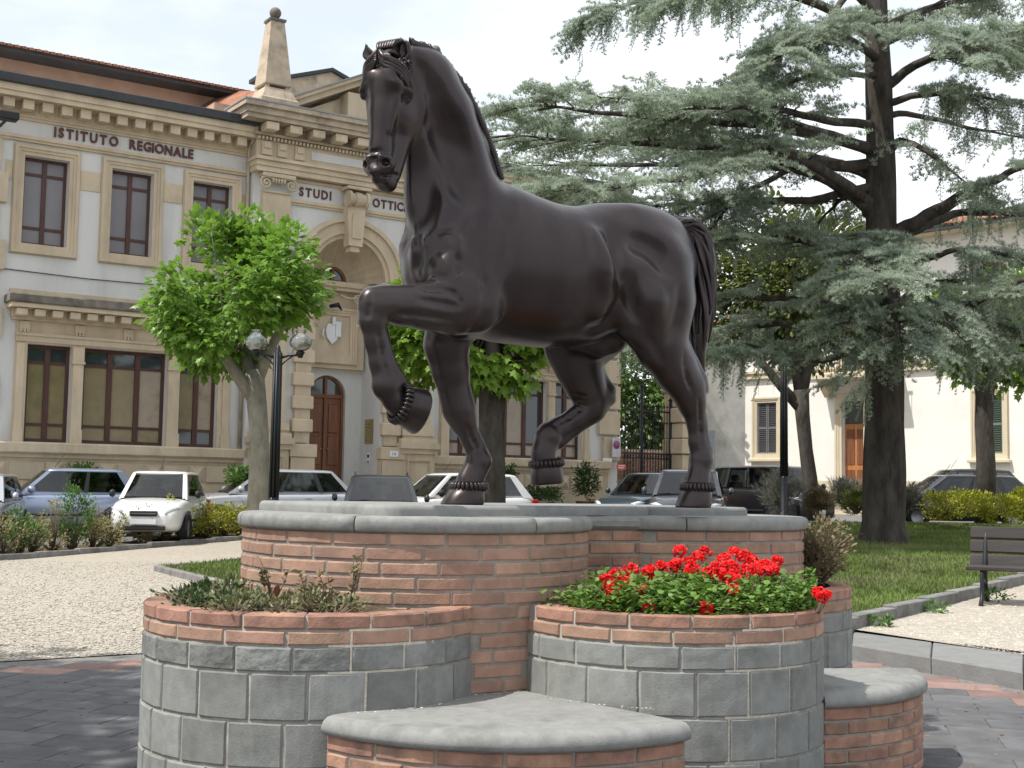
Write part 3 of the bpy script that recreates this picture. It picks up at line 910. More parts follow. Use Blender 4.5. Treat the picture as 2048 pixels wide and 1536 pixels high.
# kerbs: runs of separate stones under one thing
def kerb_run(name, label, pts, w, h, material, base=None, piece=1.0, group=None, tilt=0, drop=.12):
    t = thing(name, label, 'kerb', (pts[0][0], pts[0][1], gh(*pts[0]) if base is None else base), 0, group)
    bx, by, bz = t.location
    for (x0, y0), (x1, y1) in zip(pts, pts[1:]):
        L = math.hypot(x1-x0, y1-y0); n = max(1, round(L/piece)); a = math.atan2(y1-y0, x1-x0)
        for i in range(n):
            xa = x0+(x1-x0)*(i+.5)/n; ya = y0+(y1-y0)*(i+.5)/n
            z = (gh(xa, ya) if base is None else base)
            l = L/n-.008
            m = MB(); m.box(-l/2, l/2, -w/2, w/2, -drop, h+random.uniform(-.006, .006), bev=.008)
            m.build('kerb_stone', material, t, (xa-bx, ya-by+random.uniform(-.004, .004), z-bz), (0, 0, a))
    return t
kerb_run('hedge_kerb', 'dark stone kerb along the front of the hedge at left', [(-13.0, 13.8), (-8.85, 22.45), (-5.85, 28.6), (-4.4, 31.4)], .13, .10, M_kerb)
kerb_run('lawn_kerb', 'weathered stone kerb round the small lawn left of the pedestal', [(-.9, 12.7), (-3.79, 17.35), (-5.48, 20.46), (-4.62, 22.98), (1.0, 21.7)], .12, .09, M_kerb)
kerb_run('lawn_kerb', 'grey stone kerb along the lawn below the cedar tree', [(2.55, 11.2), (3.14, 12.02), (6.66, 16.98), (13.5, 26.5)], .14, .12, M_kerb)
kerb_run('shrub_kerb', 'low stone kerb of the shrub bed behind the cedar lawn', [(4.2, 31.3), (6.6, 31.4), (11.0, 33.9), (16.5, 37)], .14, .10, M_kerb)
t = thing('stone_step', 'long grey stone step between the dark paving and the gravel by the bench', 'step', (2.85, 10.9, 0))
for (o0, o1), (i0, i1) in zip(zip(STEP_O, STEP_O[1:]), zip(STEP_I, STEP_I[1:])):
    L = math.hypot(o1[0]-o0[0], o1[1]-o0[1]); n = max(1, round(L/1.15))
    for k in range(n):
        g = .004
        def lp(a, b, q): return (a[0]+(b[0]-a[0])*q-2.85, a[1]+(b[1]-a[1])*q-10.9)
        q0, q1 = (k/n)+g/L, ((k+1)/n)-g/L
        P4 = [lp(o0, o1, q0), lp(o0, o1, q1), lp(i0, i1, q1), lp(i0, i1, q0)]
        cx, cy = sum(p[0] for p in P4)/4, sum(p[1] for p in P4)/4
        m = MB(); zt = .124
        inn = [((p[0]-cx)*.975+cx, (p[1]-cy)*.975+cy) for p in P4]
        m.add([(x,y,-.03) for x,y in P4]+[(x,y,zt-.012) for x,y in P4]+[(x,y,zt) for x,y in inn],
              [(0,1,5,4),(1,2,6,5),(2,3,7,6),(3,0,4,7),(4,5,9,8),(5,6,10,9),(6,7,11,10),(7,4,8,11),(8,9,10,11)])
        m.build('step_stone', M_kerbl, t)
# drain grate line behind the step
m = MB()
for (a, b) in zip(STEP_I, STEP_I[1:]):
    L = math.hypot(b[0]-a[0], b[1]-a[1]); n = int(L/.05); ux, uy = (b[0]-a[0])/L, (b[1]-a[1])/L; nx_, ny_ = -uy, ux
    if nx_ < 0: nx_, ny_ = -nx_, -ny_
    for k in range(n):
        x = a[0]+ux*k*.05; y = a[1]+uy*k*.05
        P4 = [(x+nx_*.02, y+ny_*.02), (x+ux*.024+nx_*.02, y+uy*.024+ny_*.02), (x+ux*.024+nx_*.11, y+uy*.024+ny_*.11), (x+nx_*.11, y+ny_*.11)]
        m.slab(P4, .118, .132)
M_iron = mat('dark_iron', (0.03, 0.03, 0.032), rough=.5, var=.2, scale=8, metal=.6, spec=.4)
tag(m.build('drain_grate', M_iron), 'narrow slotted drain grate behind the stone step at right', 'drain')

# lawns
LAWN = [(3.2, 12.1), (6.66, 17.05), (13.6, 26.8), (20, 36), (11.0, 32.6), (6.6, 29.9), (2.2, 27.5), (1.4, 16.5)]
polysheet('lawn', LAWN, M_lawn, .03)
polysheet('lawn', ISL, M_lawn, .06)
M_grass = mat('grass_blades', (0.145, 0.20, 0.055), rough=.75, var=.55, scale=1.3, spec=.2, dark=(.21,.19,.11), dscale=.8, damt=.85, backlit=.25)
def grass(name, P, n, dz, hgt, label, near=None):
    x0, x1 = min(p[0] for p in P), max(p[0] for p in P); y0, y1 = min(p[1] for p in P), max(p[1] for p in P)
    pts = []
    while len(pts) < n:
        X = rng.uniform(x0, x1, 4000); Y = y0 + (y1-y0)*rng.random(4000)**(1.5 if near else 1)
        for x, y in zip(X, Y):
            if inpoly(x, y, P) and abs(x) < y*.42+.5: pts.append((x, y, gh(x, y)+dz))
    pts = np.array(pts[:n]); s = hgt*(.5+rng.random(n))*(1+ (pts[:,1]-12)*.03); a = rng.random(n)*6.28; w = s*.17
    lx, ly = rng.normal(0, .35, n)*s, rng.normal(0, .35, n)*s
    V = np.zeros((n, 3, 3))
    V[:,0] = pts + np.stack([np.cos(a)*w, np.sin(a)*w, 0*a], 1); V[:,1] = pts - np.stack([np.cos(a)*w, np.sin(a)*w, 0*a], 1)
    V[:,2] = pts + np.stack([lx, ly, s], 1)
    o = obj(name, mesh_np(name, V.reshape(-1, 3), np.arange(n*3).reshape(-1, 3)), M_grass)
    return tag(o, label, 'grass', kind='stuff')
grass('grass', LAWN, 130000, .028, .05, 'short sunlit grass of the lawn below the cedar', True)
grass('grass', ISL, 22000, .055, .05, 'short bright grass of the small lawn behind the left planter')
# scattered weeds along the kerb foot
# ================================================================== pedestal, planters, seats
M_brick = mat('brick', (0.345, 0.215, 0.158), rough=.92, var=.22, scale=9, bump=.0022, bscale=85, objvar=.13, hue=.006, dark=(.20,.15,.125), dscale=3.5, damt=.5, spec=.2)
M_brickd = mat('brick_worn', (0.32, 0.185, 0.132), rough=.92, var=.28, scale=9, bump=.0026, bscale=80, objvar=.16, hue=.008, dark=(.10,.085,.075), dscale=2.4, damt=.8, spec=.2)
M_mortar = mat('mortar', (0.255, 0.24, 0.21), rough=.97, var=.22, scale=14, bump=.004, bscale=60, dark=(.2,.19,.17), dscale=2.5, damt=.6, spec=.15)
M_stone = mat('grey_stone', (0.222, 0.226, 0.212), rough=.88, var=.14, scale=14, bump=.0014, bscale=130, objvar=.13, dark=(.13,.132,.122), dscale=2.2, damt=.8, spec=.25)
M_cap = mat('cap_stone', (0.235, 0.236, 0.224), rough=.86, var=.12, scale=18, bump=.0014, bscale=140, objvar=.06, dark=(.13,.13,.12), dscale=3.4, damt=.7, spec=.25)

M_stoner = mat('rough_hewn_stone', (0.20, 0.204, 0.192), rough=.92, var=.25, scale=9, bump=.016, bscale=16, objvar=.13, dark=(.12,.12,.112), dscale=3, damt=.8, spec=.25)

def curved_block(R_, w, h, th=.035, bev=.006, rough=.0015, nseg=4, nrow=1):
    """block on a cylinder of radius R_: local origin at the centre of the front face; local +x outwards, y along, z up"""
    m = MB(); cols = [-w/2, -w/2+bev] + [(-w/2+bev)+(w-2*bev)*i/nseg for i in range(1, nseg)] + [w/2-bev, w/2]
    rows = [(-th, -h/2), (-bev, -h/2)] + [(0, -h/2+bev+(h-2*bev)*i/nrow) for i in range(nrow+1)] + [(-bev, h/2), (-th, h/2)]
    vs_ = []
    for ci, c in enumerate(cols):
        edge = ci in (0, len(cols)-1)
        for ri, (dr, z) in enumerate(rows):
            rr = R_ + dr
            if edge and dr == 0: rr = R_ - bev
            if dr > -th: rr += random.uniform(-rough, rough); 
            zz = z + (random.uniform(-.0018, .0018) if dr > -th else 0)
            a = (c + (random.uniform(-.0015, .0015) if dr > -th else 0)) / R_
            vs_.append((rr*math.cos(a)-R_, rr*math.sin(a), zz))
    nr = len(rows); fs = []
    for ci in range(len(cols)-1):
        for ri in range(nr-1):
            fs.append((ci*nr+ri, (ci+1)*nr+ri, (ci+1)*nr+ri+1, ci*nr+ri+1))
    fs.append(tuple(range(nr))[::-1]); fs.append(tuple((len(cols)-1)*nr+i for i in range(nr)))
    m.add(vs_, fs)
    return m

class Masonry:
    """collects blocks for one thing; the 300 nearest become parts, the rest one stuff part"""
    def __init__(s, root): s.root = root; s.items = []; s.cache = {}
    def ring(s, c, R_, z0, courses, skip=None, arc=None):
        """courses: list of (name, height, joint, length, material, rough, nrow) from the top down"""
        z = z0
        for q, (nm, h, jt, ln, mt, rg, nrow) in enumerate(courses):
            zc = z - h/2; n = max(6, round(2*math.pi*R_/(ln+jt))); w = 2*math.pi*R_/n - jt
            key = (nm, round(R_, 3), round(w, 4), round(h, 3), mt.name)
            if key not in s.cache:
                L = []
                for k in range(6):
                    me = curved_block(R_, w, h, rough=rg, nseg=(7 if rg > .004 else 4) if nrow > 1 else 3, nrow=nrow).mesh(nm); me.materials.append(mt); L.append(me)
                s.cache[key] = L
            for i in range(n):
                a = 2*math.pi*(i+(.5 if q % 2 else 0)+.13*math.sin(q*2.1))/n
                x, y = c[0]+R_*math.cos(a), c[1]+R_*math.sin(a)
                if arc and not arc(a): continue
                if skip and skip(x, y, zc): continue
                s.items.append((math.hypot(x, y) + (0 if math.cos(a)*-c[0]+math.sin(a)*-c[1] > -.25*c[1] else 50), nm, random.choice(s.cache[key]), (x, y, zc), a, mt))
            z -= h + jt
        return z
    def flush(s):
        s.items.sort(key=lambda t: t[0]); base = s.root.location
        rest = {}
        for i, (_, nm, me, p, a, mt) in enumerate(s.items):
            if i < 300: obj(nm, me, None, s.root, (p[0]-base.x, p[1]-base.y, p[2]-base.z), (0, 0, a))
            else: rest.setdefault(mt.name, (mt, []))[1].append((me, p, a))
        for mt, L in rest.values():
            m = MB()
            for me, p, a in L:
                ca, sa = math.cos(a), math.sin(a)
                m.add([(p[0]-base.x+v.co.x*ca-v.co.y*sa, p[1]-base.y+v.co.x*sa+v.co.y*ca, p[2]-base.z+v.co.z) for v in me.vertices], [tuple(pp.vertices) for pp in me.polygons])
            o = m.build('masonry', mt, s.root); o['kind'] = 'stuff'

def bull_prof(R_, z0, z1, n=7):
    """half-round edge profile from the bottom inwards to the top"""
    h = z1-z0; r_ = h*.42; P_ = [(R_-.06, z0), (R_-.012, z0), (R_, z0+.012), (R_, z1-r_)]
    for i in range(1, n+1):
        t = math.pi/2*i/n; P_.append((R_-r_+r_*math.cos(t), z1-r_+r_*math.sin(t)))
    return P_
def cap_disc(root, c, R_, z0, z1, joints, material, base, inner=0.0, name='cap_slab', skip=None):
    """round cap cut into sector slabs (angles in degrees)"""
    for a0, a1 in zip(joints, joints[1:]+[joints[0]+360]):
        g = .0035/R_; A0, A1 = R(a0)+g, R(a1)-g; n = max(6, int((a1-a0)/4))
        prof = bull_prof(R_, z0, z1) + [(R_*.6, z1+.001), (max(inner, .02), z1+.001)]
        m = MB(); m.lathe(prof, n, (0,0,0), A0, A1)
        k = len(prof); mm = n+1
        for e in (0, n):      # end faces
            idx = [i*mm+e for i in range(k)]
            v0 = len(m.v); r0, zz = prof[-1]; a = A0 if e == 0 else A1
            m.v += [(max(inner, .02)*math.cos(a), max(inner, .02)*math.sin(a), z0)]
            fc = tuple(idx+[v0]); m.f.append(fc if e == 0 else fc[::-1]); m.sm.append(False)
        m.build(name, material, root, (c[0]-base[0], c[1]-base[1], -base[2]))

CA, RA = (-.477, 6.71), .879
CB, RB = (.832, 7.75), .893
PL1, PR1, PR2 = ((-.898, 6.095), .765), ((.767, 6.313), .728), ((1.266, 7.71), .728)
RIM = .830
ZB, ZC = 1.150, 1.2224                  # top of the brickwork, top of the round caps
ZS = EYE-(EYE-SLAB_Z)*KS                # top of the plinth the horse stands on
BR = lambda mt=None: ('brick', .0545, .0110, .255, mt or M_brick, .0012, 1)
def inside(p, c, r_): return math.hypot(p[0]-c[0], p[1]-c[1]) < r_

ped = thing('brick_pedestal', 'tall brick pedestal with rounded grey stone caps under the horse statue', 'pedestal', (.18, 7.23, 0))
pb = tuple(ped.location)
def skipA(x, y, z):
    if inside((x, y), CB, RB-.05): return True
    if z < RIM-.06 and (inside((x, y), PL1[0], PL1[1]-.04) or inside((x, y), PR1[0], PR1[1]-.04)): return True
    if z < .42 and inside((x, y), (0, 5.94), .9): return True
    return False
def skipB(x, y, z):
    if inside((x, y), CA, RA-.02): return True
    if z < RIM-.06 and (inside((x, y), PR2[0], PR2[1]-.04) or inside((x, y), PR1[0], PR1[1]-.04)): return True
    if x < .72 and y < 7.5: return True
    return False
for c_, r_ in ((CA, RA), (CB, RB)):
    m = MB(); m.lathe([(r_-.006, 0), (r_-.006, ZB)], 64, (c_[0]-pb[0], c_[1]-pb[1], 0)); m.build('core', M_mortar, ped)
ms = Masonry(ped)
ms.ring(CA, RA, ZB-.001, [BR()]*17, skipA)
ms.ring(CB, RB, ZB-.001, [BR()]*17, skipB)
ms.flush()
# recessed wall between the two drums
W0, W1 = Vector((.312, 6.71)), Vector((.815, 6.925))
wa = math.atan2(W1.y-W0.y, W1.x-W0.x); wl_ = (W1-W0).length
m = MB(); m.box(0, wl_, .006, .25, 0, ZB); m.build('core', M_mortar, ped, (W0.x-pb[0], W0.y-pb[1], 0), (0,0,wa))
for q in range(8):
    z1 = ZB-.001-q*.0655; x = -.02 - (.13 if q % 2 else 0)
    while x < wl_:
        x1 = min(x+.255, wl_); xa = max(0, x)
        if x1-xa > .03:
            m = MB(); m.box(xa, x1-.0, -.0, .04, z1-.0545, z1, bev=.005); m.build('brick', M_brickd, ped, (W0.x-pb[0], W0.y-pb[1], 0), (0,0,wa))
        x += .266
m = MB(); m.box(-.1, wl_+.1, -.02, .5, ZB+.001, ZC-.003, bev=.02); m.build('cap_slab', M_cap, ped, (W0.x-pb[0], W0.y-pb[1], 0), (0,0,wa))
cap_disc(ped, CA, RA+.022, ZB+.001, ZC, [-158, -104, -48, 10, 100, 160], M_cap, pb)
cap_disc(ped, CB, RB+.022, ZB+.001, ZC, [-150, -84, -20, 40, 100, 160], M_cap, pb)
# top plinth slabs (one broad block under the forehand, one narrower under the haunches)
UA = math.atan2(.616, .788); ux_, uy_ = math.cos(UA), math.sin(UA); nx_, ny_ = uy_, -ux_
def rslab(L, W, z0, z1, r_, name, o_, material=M_cap):
    """rounded rectangle slab with soft top edge; origin corner, +x along u, +y to the back"""
    def outline(ins):
        P_ = []; rr = max(.004, r_-ins)
        for cx, cy, a0 in ((L-r_, r_, -90), (L-r_, W-r_, 0), (r_, W-r_, 90), (r_, r_, 180)):
            for i in range(7):
                a = R(a0+15*i); P_.append((cx+rr*math.cos(a), cy+rr*math.sin(a)))
        return P_
    m = MB(); lv = [(0, z0), (0, z1-.022), (.003, z1-.012), (.010, z1-.004), (.022, z1)]
    vs_ = []; n = 28
    for ins, z in lv: vs_ += [(x, y, z) for x, y in outline(ins)]
    fs = [(k*n+i, k*n+(i+1) % n, (k+1)*n+(i+1) % n, (k+1)*n+i) for k in range(len(lv)-1) for i in range(n)]
    m.add(vs_, fs, True); m.add([vs_[4*n+i] for i in range(n)], [tuple(range(n))])
    return m.build(name, material, ped, (o_[0]-pb[0], o_[1]-pb[1], 0), (0, 0, UA))
C1 = (-.543, 5.944)
rslab(.90, 1.34, ZC+.001, ZS, .07, 'plinth_slab', C1)
C2 = (C1[0]+ux_*.905-nx_*.12, C1[1]+uy_*.905-ny_*.12)
rslab(.85, 1.12, ZC+.001, ZS-.001, .03, 'plinth_slab', C2)
C3 = (C2[0]+ux_*.855, C2[1]+uy_*.855)
rslab(.87, 1.12, ZC+.001, ZS-.0015, .15, 'plinth_slab', C3)

# ---- planters
def planter(c, r_, label, skip, loc_z=0.0, soil=RIM-.05, chipped=None):
    t = thing('planter', label, 'planter', (c[0], c[1], loc_z), 0, 'round planters round the pedestal')
    b = tuple(t.location)
    m = MB(); m.lathe([(r_-.007, 0), (r_-.007, RIM-.004), (r_-.11, RIM-.004), (r_-.11, RIM-.2)], 56); m.build('core', M_mortar, t)
    m = MB(); m.lathe([(r_-.10, soil), (r_*.5, soil+.05), (.01, soil+.07)], 36); m.build('soil', M_soil, t)
    ms_ = Masonry(t)
    courses = [('brick', .058, .009, .262, M_brickd, .0014, 1), ('brick', .054, .011, .255, M_brick, .0012, 1),
               ('stone_block', .096, .010, .228, chipped or M_stone, .0012, 3), ('stone_block', .186, .011, .235, M_stone, .0010, 3),
               ('stone_block', .178, .011, .235, M_stone, .0010, 3), ('stone_block', .178, .011, .235, M_stone, .0010, 3)]
    ms_.ring(c, r_, RIM, courses[:1], skip)
    for it in ms_.items: pass
    ms_.items = []
    # rim course: bricks as deep as the rim is wide
    n = round(2*math.pi*r_/.271); w = 2*math.pi*r_/n-.009; L = []
    for k in range(5):
        me = curved_block(r_, w, .058, th=.12, bev=.007, rough=.002, nseg=4).mesh('brick'); me.materials.append(M_brickd); L.append(me)
    for i in range(n):
        a = 2*math.pi*(i+.3)/n; x, y = c[0]+r_*math.cos(a), c[1]+r_*math.sin(a)
        if skip(x, y, RIM-.03): continue
        ms_.items.append((math.hypot(x, y), 'brick', random.choice(L), (x, y, RIM-.029), a, M_brickd))
    ms_.ring(c, r_, RIM-.067, courses[1:], skip)
    ms_.flush()
    return t
def mk_skip(*circ):
    def f(x, y, z):
        for cc, rr in circ:
            if inside((x, y), cc, rr-.03): return True
        return False
    return f
planter(PL1[0], PL1[1], 'round brick and grey stone planter with low dry plants, front left of the pedestal', mk_skip((CA, RA), PR1), chipped=M_stoner)
planter(PR1[0], PR1[1], 'round brick and grey stone planter full of red geraniums, front right', mk_skip((CA, RA), (CB, RB)))
planter(PR2[0], PR2[1], 'round planter with a dry twiggy bush behind the geranium planter', mk_skip((CB, RB), PR1))

# ---- seats between the planters
def seat(label, E0, E1, bulge, inward, ztop=.440):
    """E0,E1 end points of the curved front, going counter-clockwise seen from above; inward: point behind"""
    E0, E1, Iw = Vector(E0), Vector(E1), Vector(inward)
    ch = (E1-E0); L = ch.length; u = ch/L; nrm = Vector((u.y, -u.x))
    if nrm.dot(Iw-E0) > 0: nrm = -nrm
    rr = ((L/2)**2+bulge**2)/(2*bulge); cen = (E0+E1)/2 - nrm*(rr-bulge)
    t = thing('curved_seat', label, 'seat', (cen.x, cen.y, 0), 0, 'stone topped brick seats between the planters')
    a0 = math.atan2(E0.y-cen.y, E0.x-cen.x); a1 = math.atan2(E1.y-cen.y, E1.x-cen.x)
    if a1 < a0: a1 += 2*math.pi
    ns = 18
    zc = ztop-.075
    def arc(r_): return [(r_*math.cos(a0+(a1-a0)*i/ns), r_*math.sin(a0+(a1-a0)*i/ns)) for i in range(ns+1)]
    back = [((Iw.x-cen.x)+(E1.x-Iw.x)*.62, (Iw.y-cen.y)+(E1.y-Iw.y)*.62), (Iw.x-cen.x, Iw.y-cen.y), ((Iw.x-cen.x)+(E0.x-Iw.x)*.62, (Iw.y-cen.y)+(E0.y-Iw.y)*.62)]
    m = MB(); m.slab(arc(rr-.03)+back, 0, zc-.002); m.build('core', M_mortar, t)
    # cap with rounded nose
    m = MB(); prof = [(-.02, zc), (.0, zc+.010), (.004, zc+.03), (-.006, zc+.055), (-.026, zc+.070), (-.055, ztop)]
    rows = [arc(rr+dr) for dr, z in prof]; k = ns+1; vs_ = []
    for (dr, z), rw in zip(prof, rows): vs_ += [(x, y, z) for x, y in rw]
    m.add(vs_, [(i*k+j, i*k+j+1, (i+1)*k+j+1, (i+1)*k+j) for i in range(len(prof)-1) for j in range(ns)], True)
    top = arc(rr-.055); nb = len(back)
    m.add([(x, y, ztop) for x, y in top]+[(x, y, ztop) for x, y in back], [tuple(range(len(top)+nb))])
    ol = arc(rr-.02); m.add([(x, y, zc) for x, y in ol]+[(x, y, zc) for x, y in back], [tuple(range(len(ol)+nb))[::-1]])
    for e, bk in ((0, back[-1]), (ns, back[0])):
        pts = [(rows[i][e][0], rows[i][e][1], prof[i][1]) for i in range(len(prof))]
        pts += [(bk[0], bk[1], ztop), (bk[0], bk[1], zc)]
        m.add(pts, [tuple(range(len(pts))) if e else tuple(range(len(pts)))[::-1]])
    m.build('seat_slab', M_cap, t)
    # bricks
    r_ = rr-.022; meshes = {}
    for q in range(6):
        z1 = zc-.004-q*.0655; zc_ = z1-.027
        step = .266/r_; a = a0 + (-.5*step if q % 2 else 0)
        while a < a1-.02:
            b0, b1 = max(a, a0), min(a+step, a1)
            wdt = (b1-b0)*r_-.011
            if wdt > .03:
                key = (round(wdt, 2), random.randrange(3))
                if key not in meshes:
                    me = curved_block(r_, wdt, .0545, rough=.002, nseg=3).mesh('brick'); me.materials.append(M_brickd); meshes[key] = me
                am = (b0+b1)/2
                obj('brick', meshes[key], None, t, (r_*math.cos(am), r_*math.sin(am), zc_), (0, 0, am))
            a += step
        # return sides
        for E, B_ in (((rows[0][0]), back[-1]), ((rows[0][-1]), back[0])):
            v = Vector((B_[0]-E[0], B_[1]-E[1])); Lr = v.length; ang = math.atan2(v.y, v.x)
            n = max(1, int(Lr/.26))
            for i in range(n):
                m = MB(); m.box(.02+i*.26, .02+i*.26+.248, -.012, .012, z1-.0545, z1, bev=.004)
                m.build('brick', M_brickd, t, (E[0], E[1], 0), (0, 0, ang))
    return t
seat('curved brick seat with a cracked grey stone top between the two front planters', (-.735, 5.27), (.735, 5.27), .31, (0.0, 6.1))
seat('curved brick seat with a grey stone top at the right, beside the geranium planter', (1.47, 6.10), (2.19, 7.02), .20, (1.2, 6.9))
# ================================================================== the institute building (left)
M_plaster = mat('grey_plaster', (0.62, 0.61, 0.585), rough=.93, var=.07, scale=1.2, bump=.002, bscale=30, dark=(.44,.43,.40), dscale=1.1, damt=.6, spec=.2, stretch=(1,1,.22))
M_beige = mat('beige_stone', (0.54, 0.445, 0.32), rough=.9, var=.12, scale=2.2, bump=.003, bscale=24, dark=(.37,.30,.215), dscale=1.3, damt=.6, objvar=.06, spec=.2, stretch=(1,1,.4))
M_beigew = mat('beige_stone_weathered', (0.44, 0.36, 0.27), rough=.93, var=.2, scale=2.6, bump=.004, bscale=20, dark=(.13,.12,.105), dscale=1.5, damt=.75, spec=.2)
M_stain = mat('blackened_stone', (0.17, 0.15, 0.125), rough=.95, var=.4, scale=3, bump=.004, bscale=20, dark=(.07,.065,.06), dscale=2, damt=.8, spec=.2)
M_gut = mat('dark_gutter', (0.045, 0.047, 0.05), rough=.6, var=.2, scale=4, spec=.3)
M_lead = mat('lead_flashing', (0.26, 0.28, 0.28), rough=.6, var=.2, scale=3, metal=.2, spec=.3)
M_wood = mat('dark_brown_wood', (0.075, 0.032, 0.024), rough=.5, var=.25, scale=8, spec=.4, stretch=(1,1,.15))
M_door = mat('chestnut_door_wood', (0.185, 0.075, 0.035), rough=.45, var=.3, scale=6, spec=.4, stretch=(2,2,.2))
M_blindg = mat('grey_blind', (0.17, 0.155, 0.165), rough=.35, var=.12, scale=1.3, spec=.7)
M_reflpane = mat('painted_reflection_pane', (0.22, 0.17, 0.085), rough=.22, var=.2, scale=1.0, spec=.7, dark=(.10,.12,.05), dscale=1.2, damt=.7)  # yellowish green tree reflection painted into the pane colour as blotches
M_blindw = mat('pale_blind', (0.34, 0.27, 0.2), rough=.22, var=.2, scale=1.3, spec=.7, dark=(.13,.09,.07), dscale=1.3, damt=.8)
M_gdark = glass_mat('dark_window_glass', (.035, .045, .05), .05, .8)
M_letter = mat('brown_letters', (0.10, 0.028, 0.02), rough=.5, var=.2, scale=8, spec=.4)
M_tile = mat('terracotta_tile', (0.30, 0.14, 0.085), rough=.9, var=.35, scale=3, objvar=.15, dark=(.11,.085,.07), dscale=1.5, damt=.8, spec=.2)
M_orange = mat('ochre_render', (0.37, 0.24, 0.175), rough=.95, var=.15, scale=1, dark=(.42,.30,.22), dscale=.5, damt=.7, spec=.15)
M_brass = mat('brass_plate', (0.40, 0.32, 0.13), rough=.35, var=.15, scale=5, metal=.7, spec=.5)
M_white = mat('white_enamel', (0.72, 0.73, 0.74), rough=.4, var=.04, scale=4, spec=.4)
M_black = mat('black_paint', (0.02, 0.02, 0.022), rough=.5, var=.1, scale=5, spec=.3)

FA = R(34)
inst = thing('institute_building', 'two storey beige and grey institute building with lettering under its cornice', 'building', (-4.594, 35.27, 0), FA)

def fbx(m, s0, s1, n0, n1, z0, z1, bev=0): m.box(min(s0,s1), max(s0,s1), -n1, -n0, z0, z1, bev); return m
def fpart(name, mt, boxes, parent=inst, bev=0, label=None):
    m = MB()
    for b in boxes: fbx(m, *b, bev)
    o = m.build(name, mt, parent)
    if label: o['label'] = label
    return o
def wall_holes(name, mt, s0, s1, z0, z1, n, holes, depth, parent=inst):
    S_ = sorted({s0, s1, *[h[0] for h in holes], *[h[1] for h in holes]}); Z_ = sorted({z0, z1, *[h[2] for h in holes], *[h[3] for h in holes]})
    m = MB()
    for a, b in zip(S_, S_[1:]):
        for c, d in zip(Z_, Z_[1:]):
            cs, cz = (a+b)/2, (c+d)/2
            if any(h[0] < cs < h[1] and h[2] < cz < h[3] for h in holes): continue
            m.quad((a,-n,c), (b,-n,c), (b,-n,d), (a,-n,d))
    for h in holes:
        a, b, c, d = h; y0, y1 = -n, -n+depth
        m.quad((a,y0,c), (a,y0,d), (a,y1,d), (a,y1,c)); m.quad((b,y0,d), (b,y0,c), (b,y1,c), (b,y1,d))
        m.quad((a,y0,d), (b,y0,d), (b,y1,d), (a,y1,d)); m.quad((b,y0,c), (a,y0,c), (a,y1,c), (b,y1,c))
    return m.build(name, mt, parent)
def text_mesh(txt, size, depth, spacing=1.0, bold=0.012):
    c = bpy.data.curves.new('txt', 'FONT'); c.body = txt; c.size = size; c.extrude = depth; c.space_character = spacing; c.offset = bold*size/.3*.3
    c.align_x = 'LEFT'; c.resolution_u = 3
    o = bpy.data.objects.new('txt', c); col.objects.link(o)
    dg = bpy.context.evaluated_depsgraph_get(); dg.update()
    me = bpy.data.meshes.new_from_object(o.evaluated_get(dg))
    bpy.data.objects.remove(o); me.materials.clear()
    return me
def letters(txt, s0, s1, n, z0, h, mt, parent, depth=.02, name='letter', bold=.03):
    """single raised letters with even gaps between s0 and s1"""
    cache = {}; W = {}
    for c in set(txt):
        me = text_mesh(c, h/.70, depth, bold=bold)
        v = np.zeros(len(me.vertices)*3, np.float32); me.vertices.foreach_get('co', v); v = v.reshape(-1, 3)
        v[:, 0] -= v[:, 0].min(); v[:, 1] -= v[:, 1].min(); v[:, 0] *= .86; W[c] = float(v[:, 0].max())
        me.vertices.foreach_set('co', v.ravel()); me.update(); me.materials.append(mt); cache[c] = me
    tot = sum(W[c] for c in txt); gap = (s1-s0-tot)/(len(txt)-1); x = s0
    for c in txt:
        obj(name, cache[c], None, parent, (x, -n, z0), (R(90), 0, 0)); x += W[c]+gap
def mir(s): return -.2 - s
def window(parent, s0, s1, z0, z1, n, cols_, trans, mt_frame, panes, fw=.07):
    """frame with mullions; panes[row] gives the material(s) of each pane, rows from the bottom"""
    m = MB(); n0, n1 = n-.06, n
    fbx(m, s0, s0+fw, n0, n1, z0, z1); fbx(m, s1-fw, s1, n0, n1, z0, z1)
    fbx(m, s0+fw, s1-fw, n0, n1, z1-fw, z1); fbx(m, s0+fw, s1-fw, n0, n1, z0, z0+fw)
    w = (s1-s0)/cols_; xs_ = [s0+w*i for i in range(cols_+1)]
    for x in xs_[1:-1]: fbx(m, x-fw*.75, x+fw*.75, n0-.01, n1+.012, z0+fw, z1-fw)
    zs_ = [z0]+list(trans)+[z1]
    for z in trans:
        for a, b in zip(xs_, xs_[1:]): fbx(m, a+fw*.76, b-fw*.76, n0, n1-.006, z-.035, z+.035)
    f = m.build('window_frame', mt_frame)
    f.name = 'window'; f.parent = parent
    for i, (a, b) in enumerate(zip(xs_, xs_[1:])):
        for j, (c, d) in enumerate(zip(zs_, zs_[1:])):
            p = panes[min(j, len(panes)-1)]; p = p[i % len(p)] if isinstance(p, (list, tuple)) else p
            mm = MB(); mm.quad((a+.03,-(n-.035),c+.02), (b-.03,-(n-.035),c+.02), (b-.03,-(n-.035),d-.02), (a+.03,-(n-.035),d-.02)); mm.build('pane', p, f)
    return f
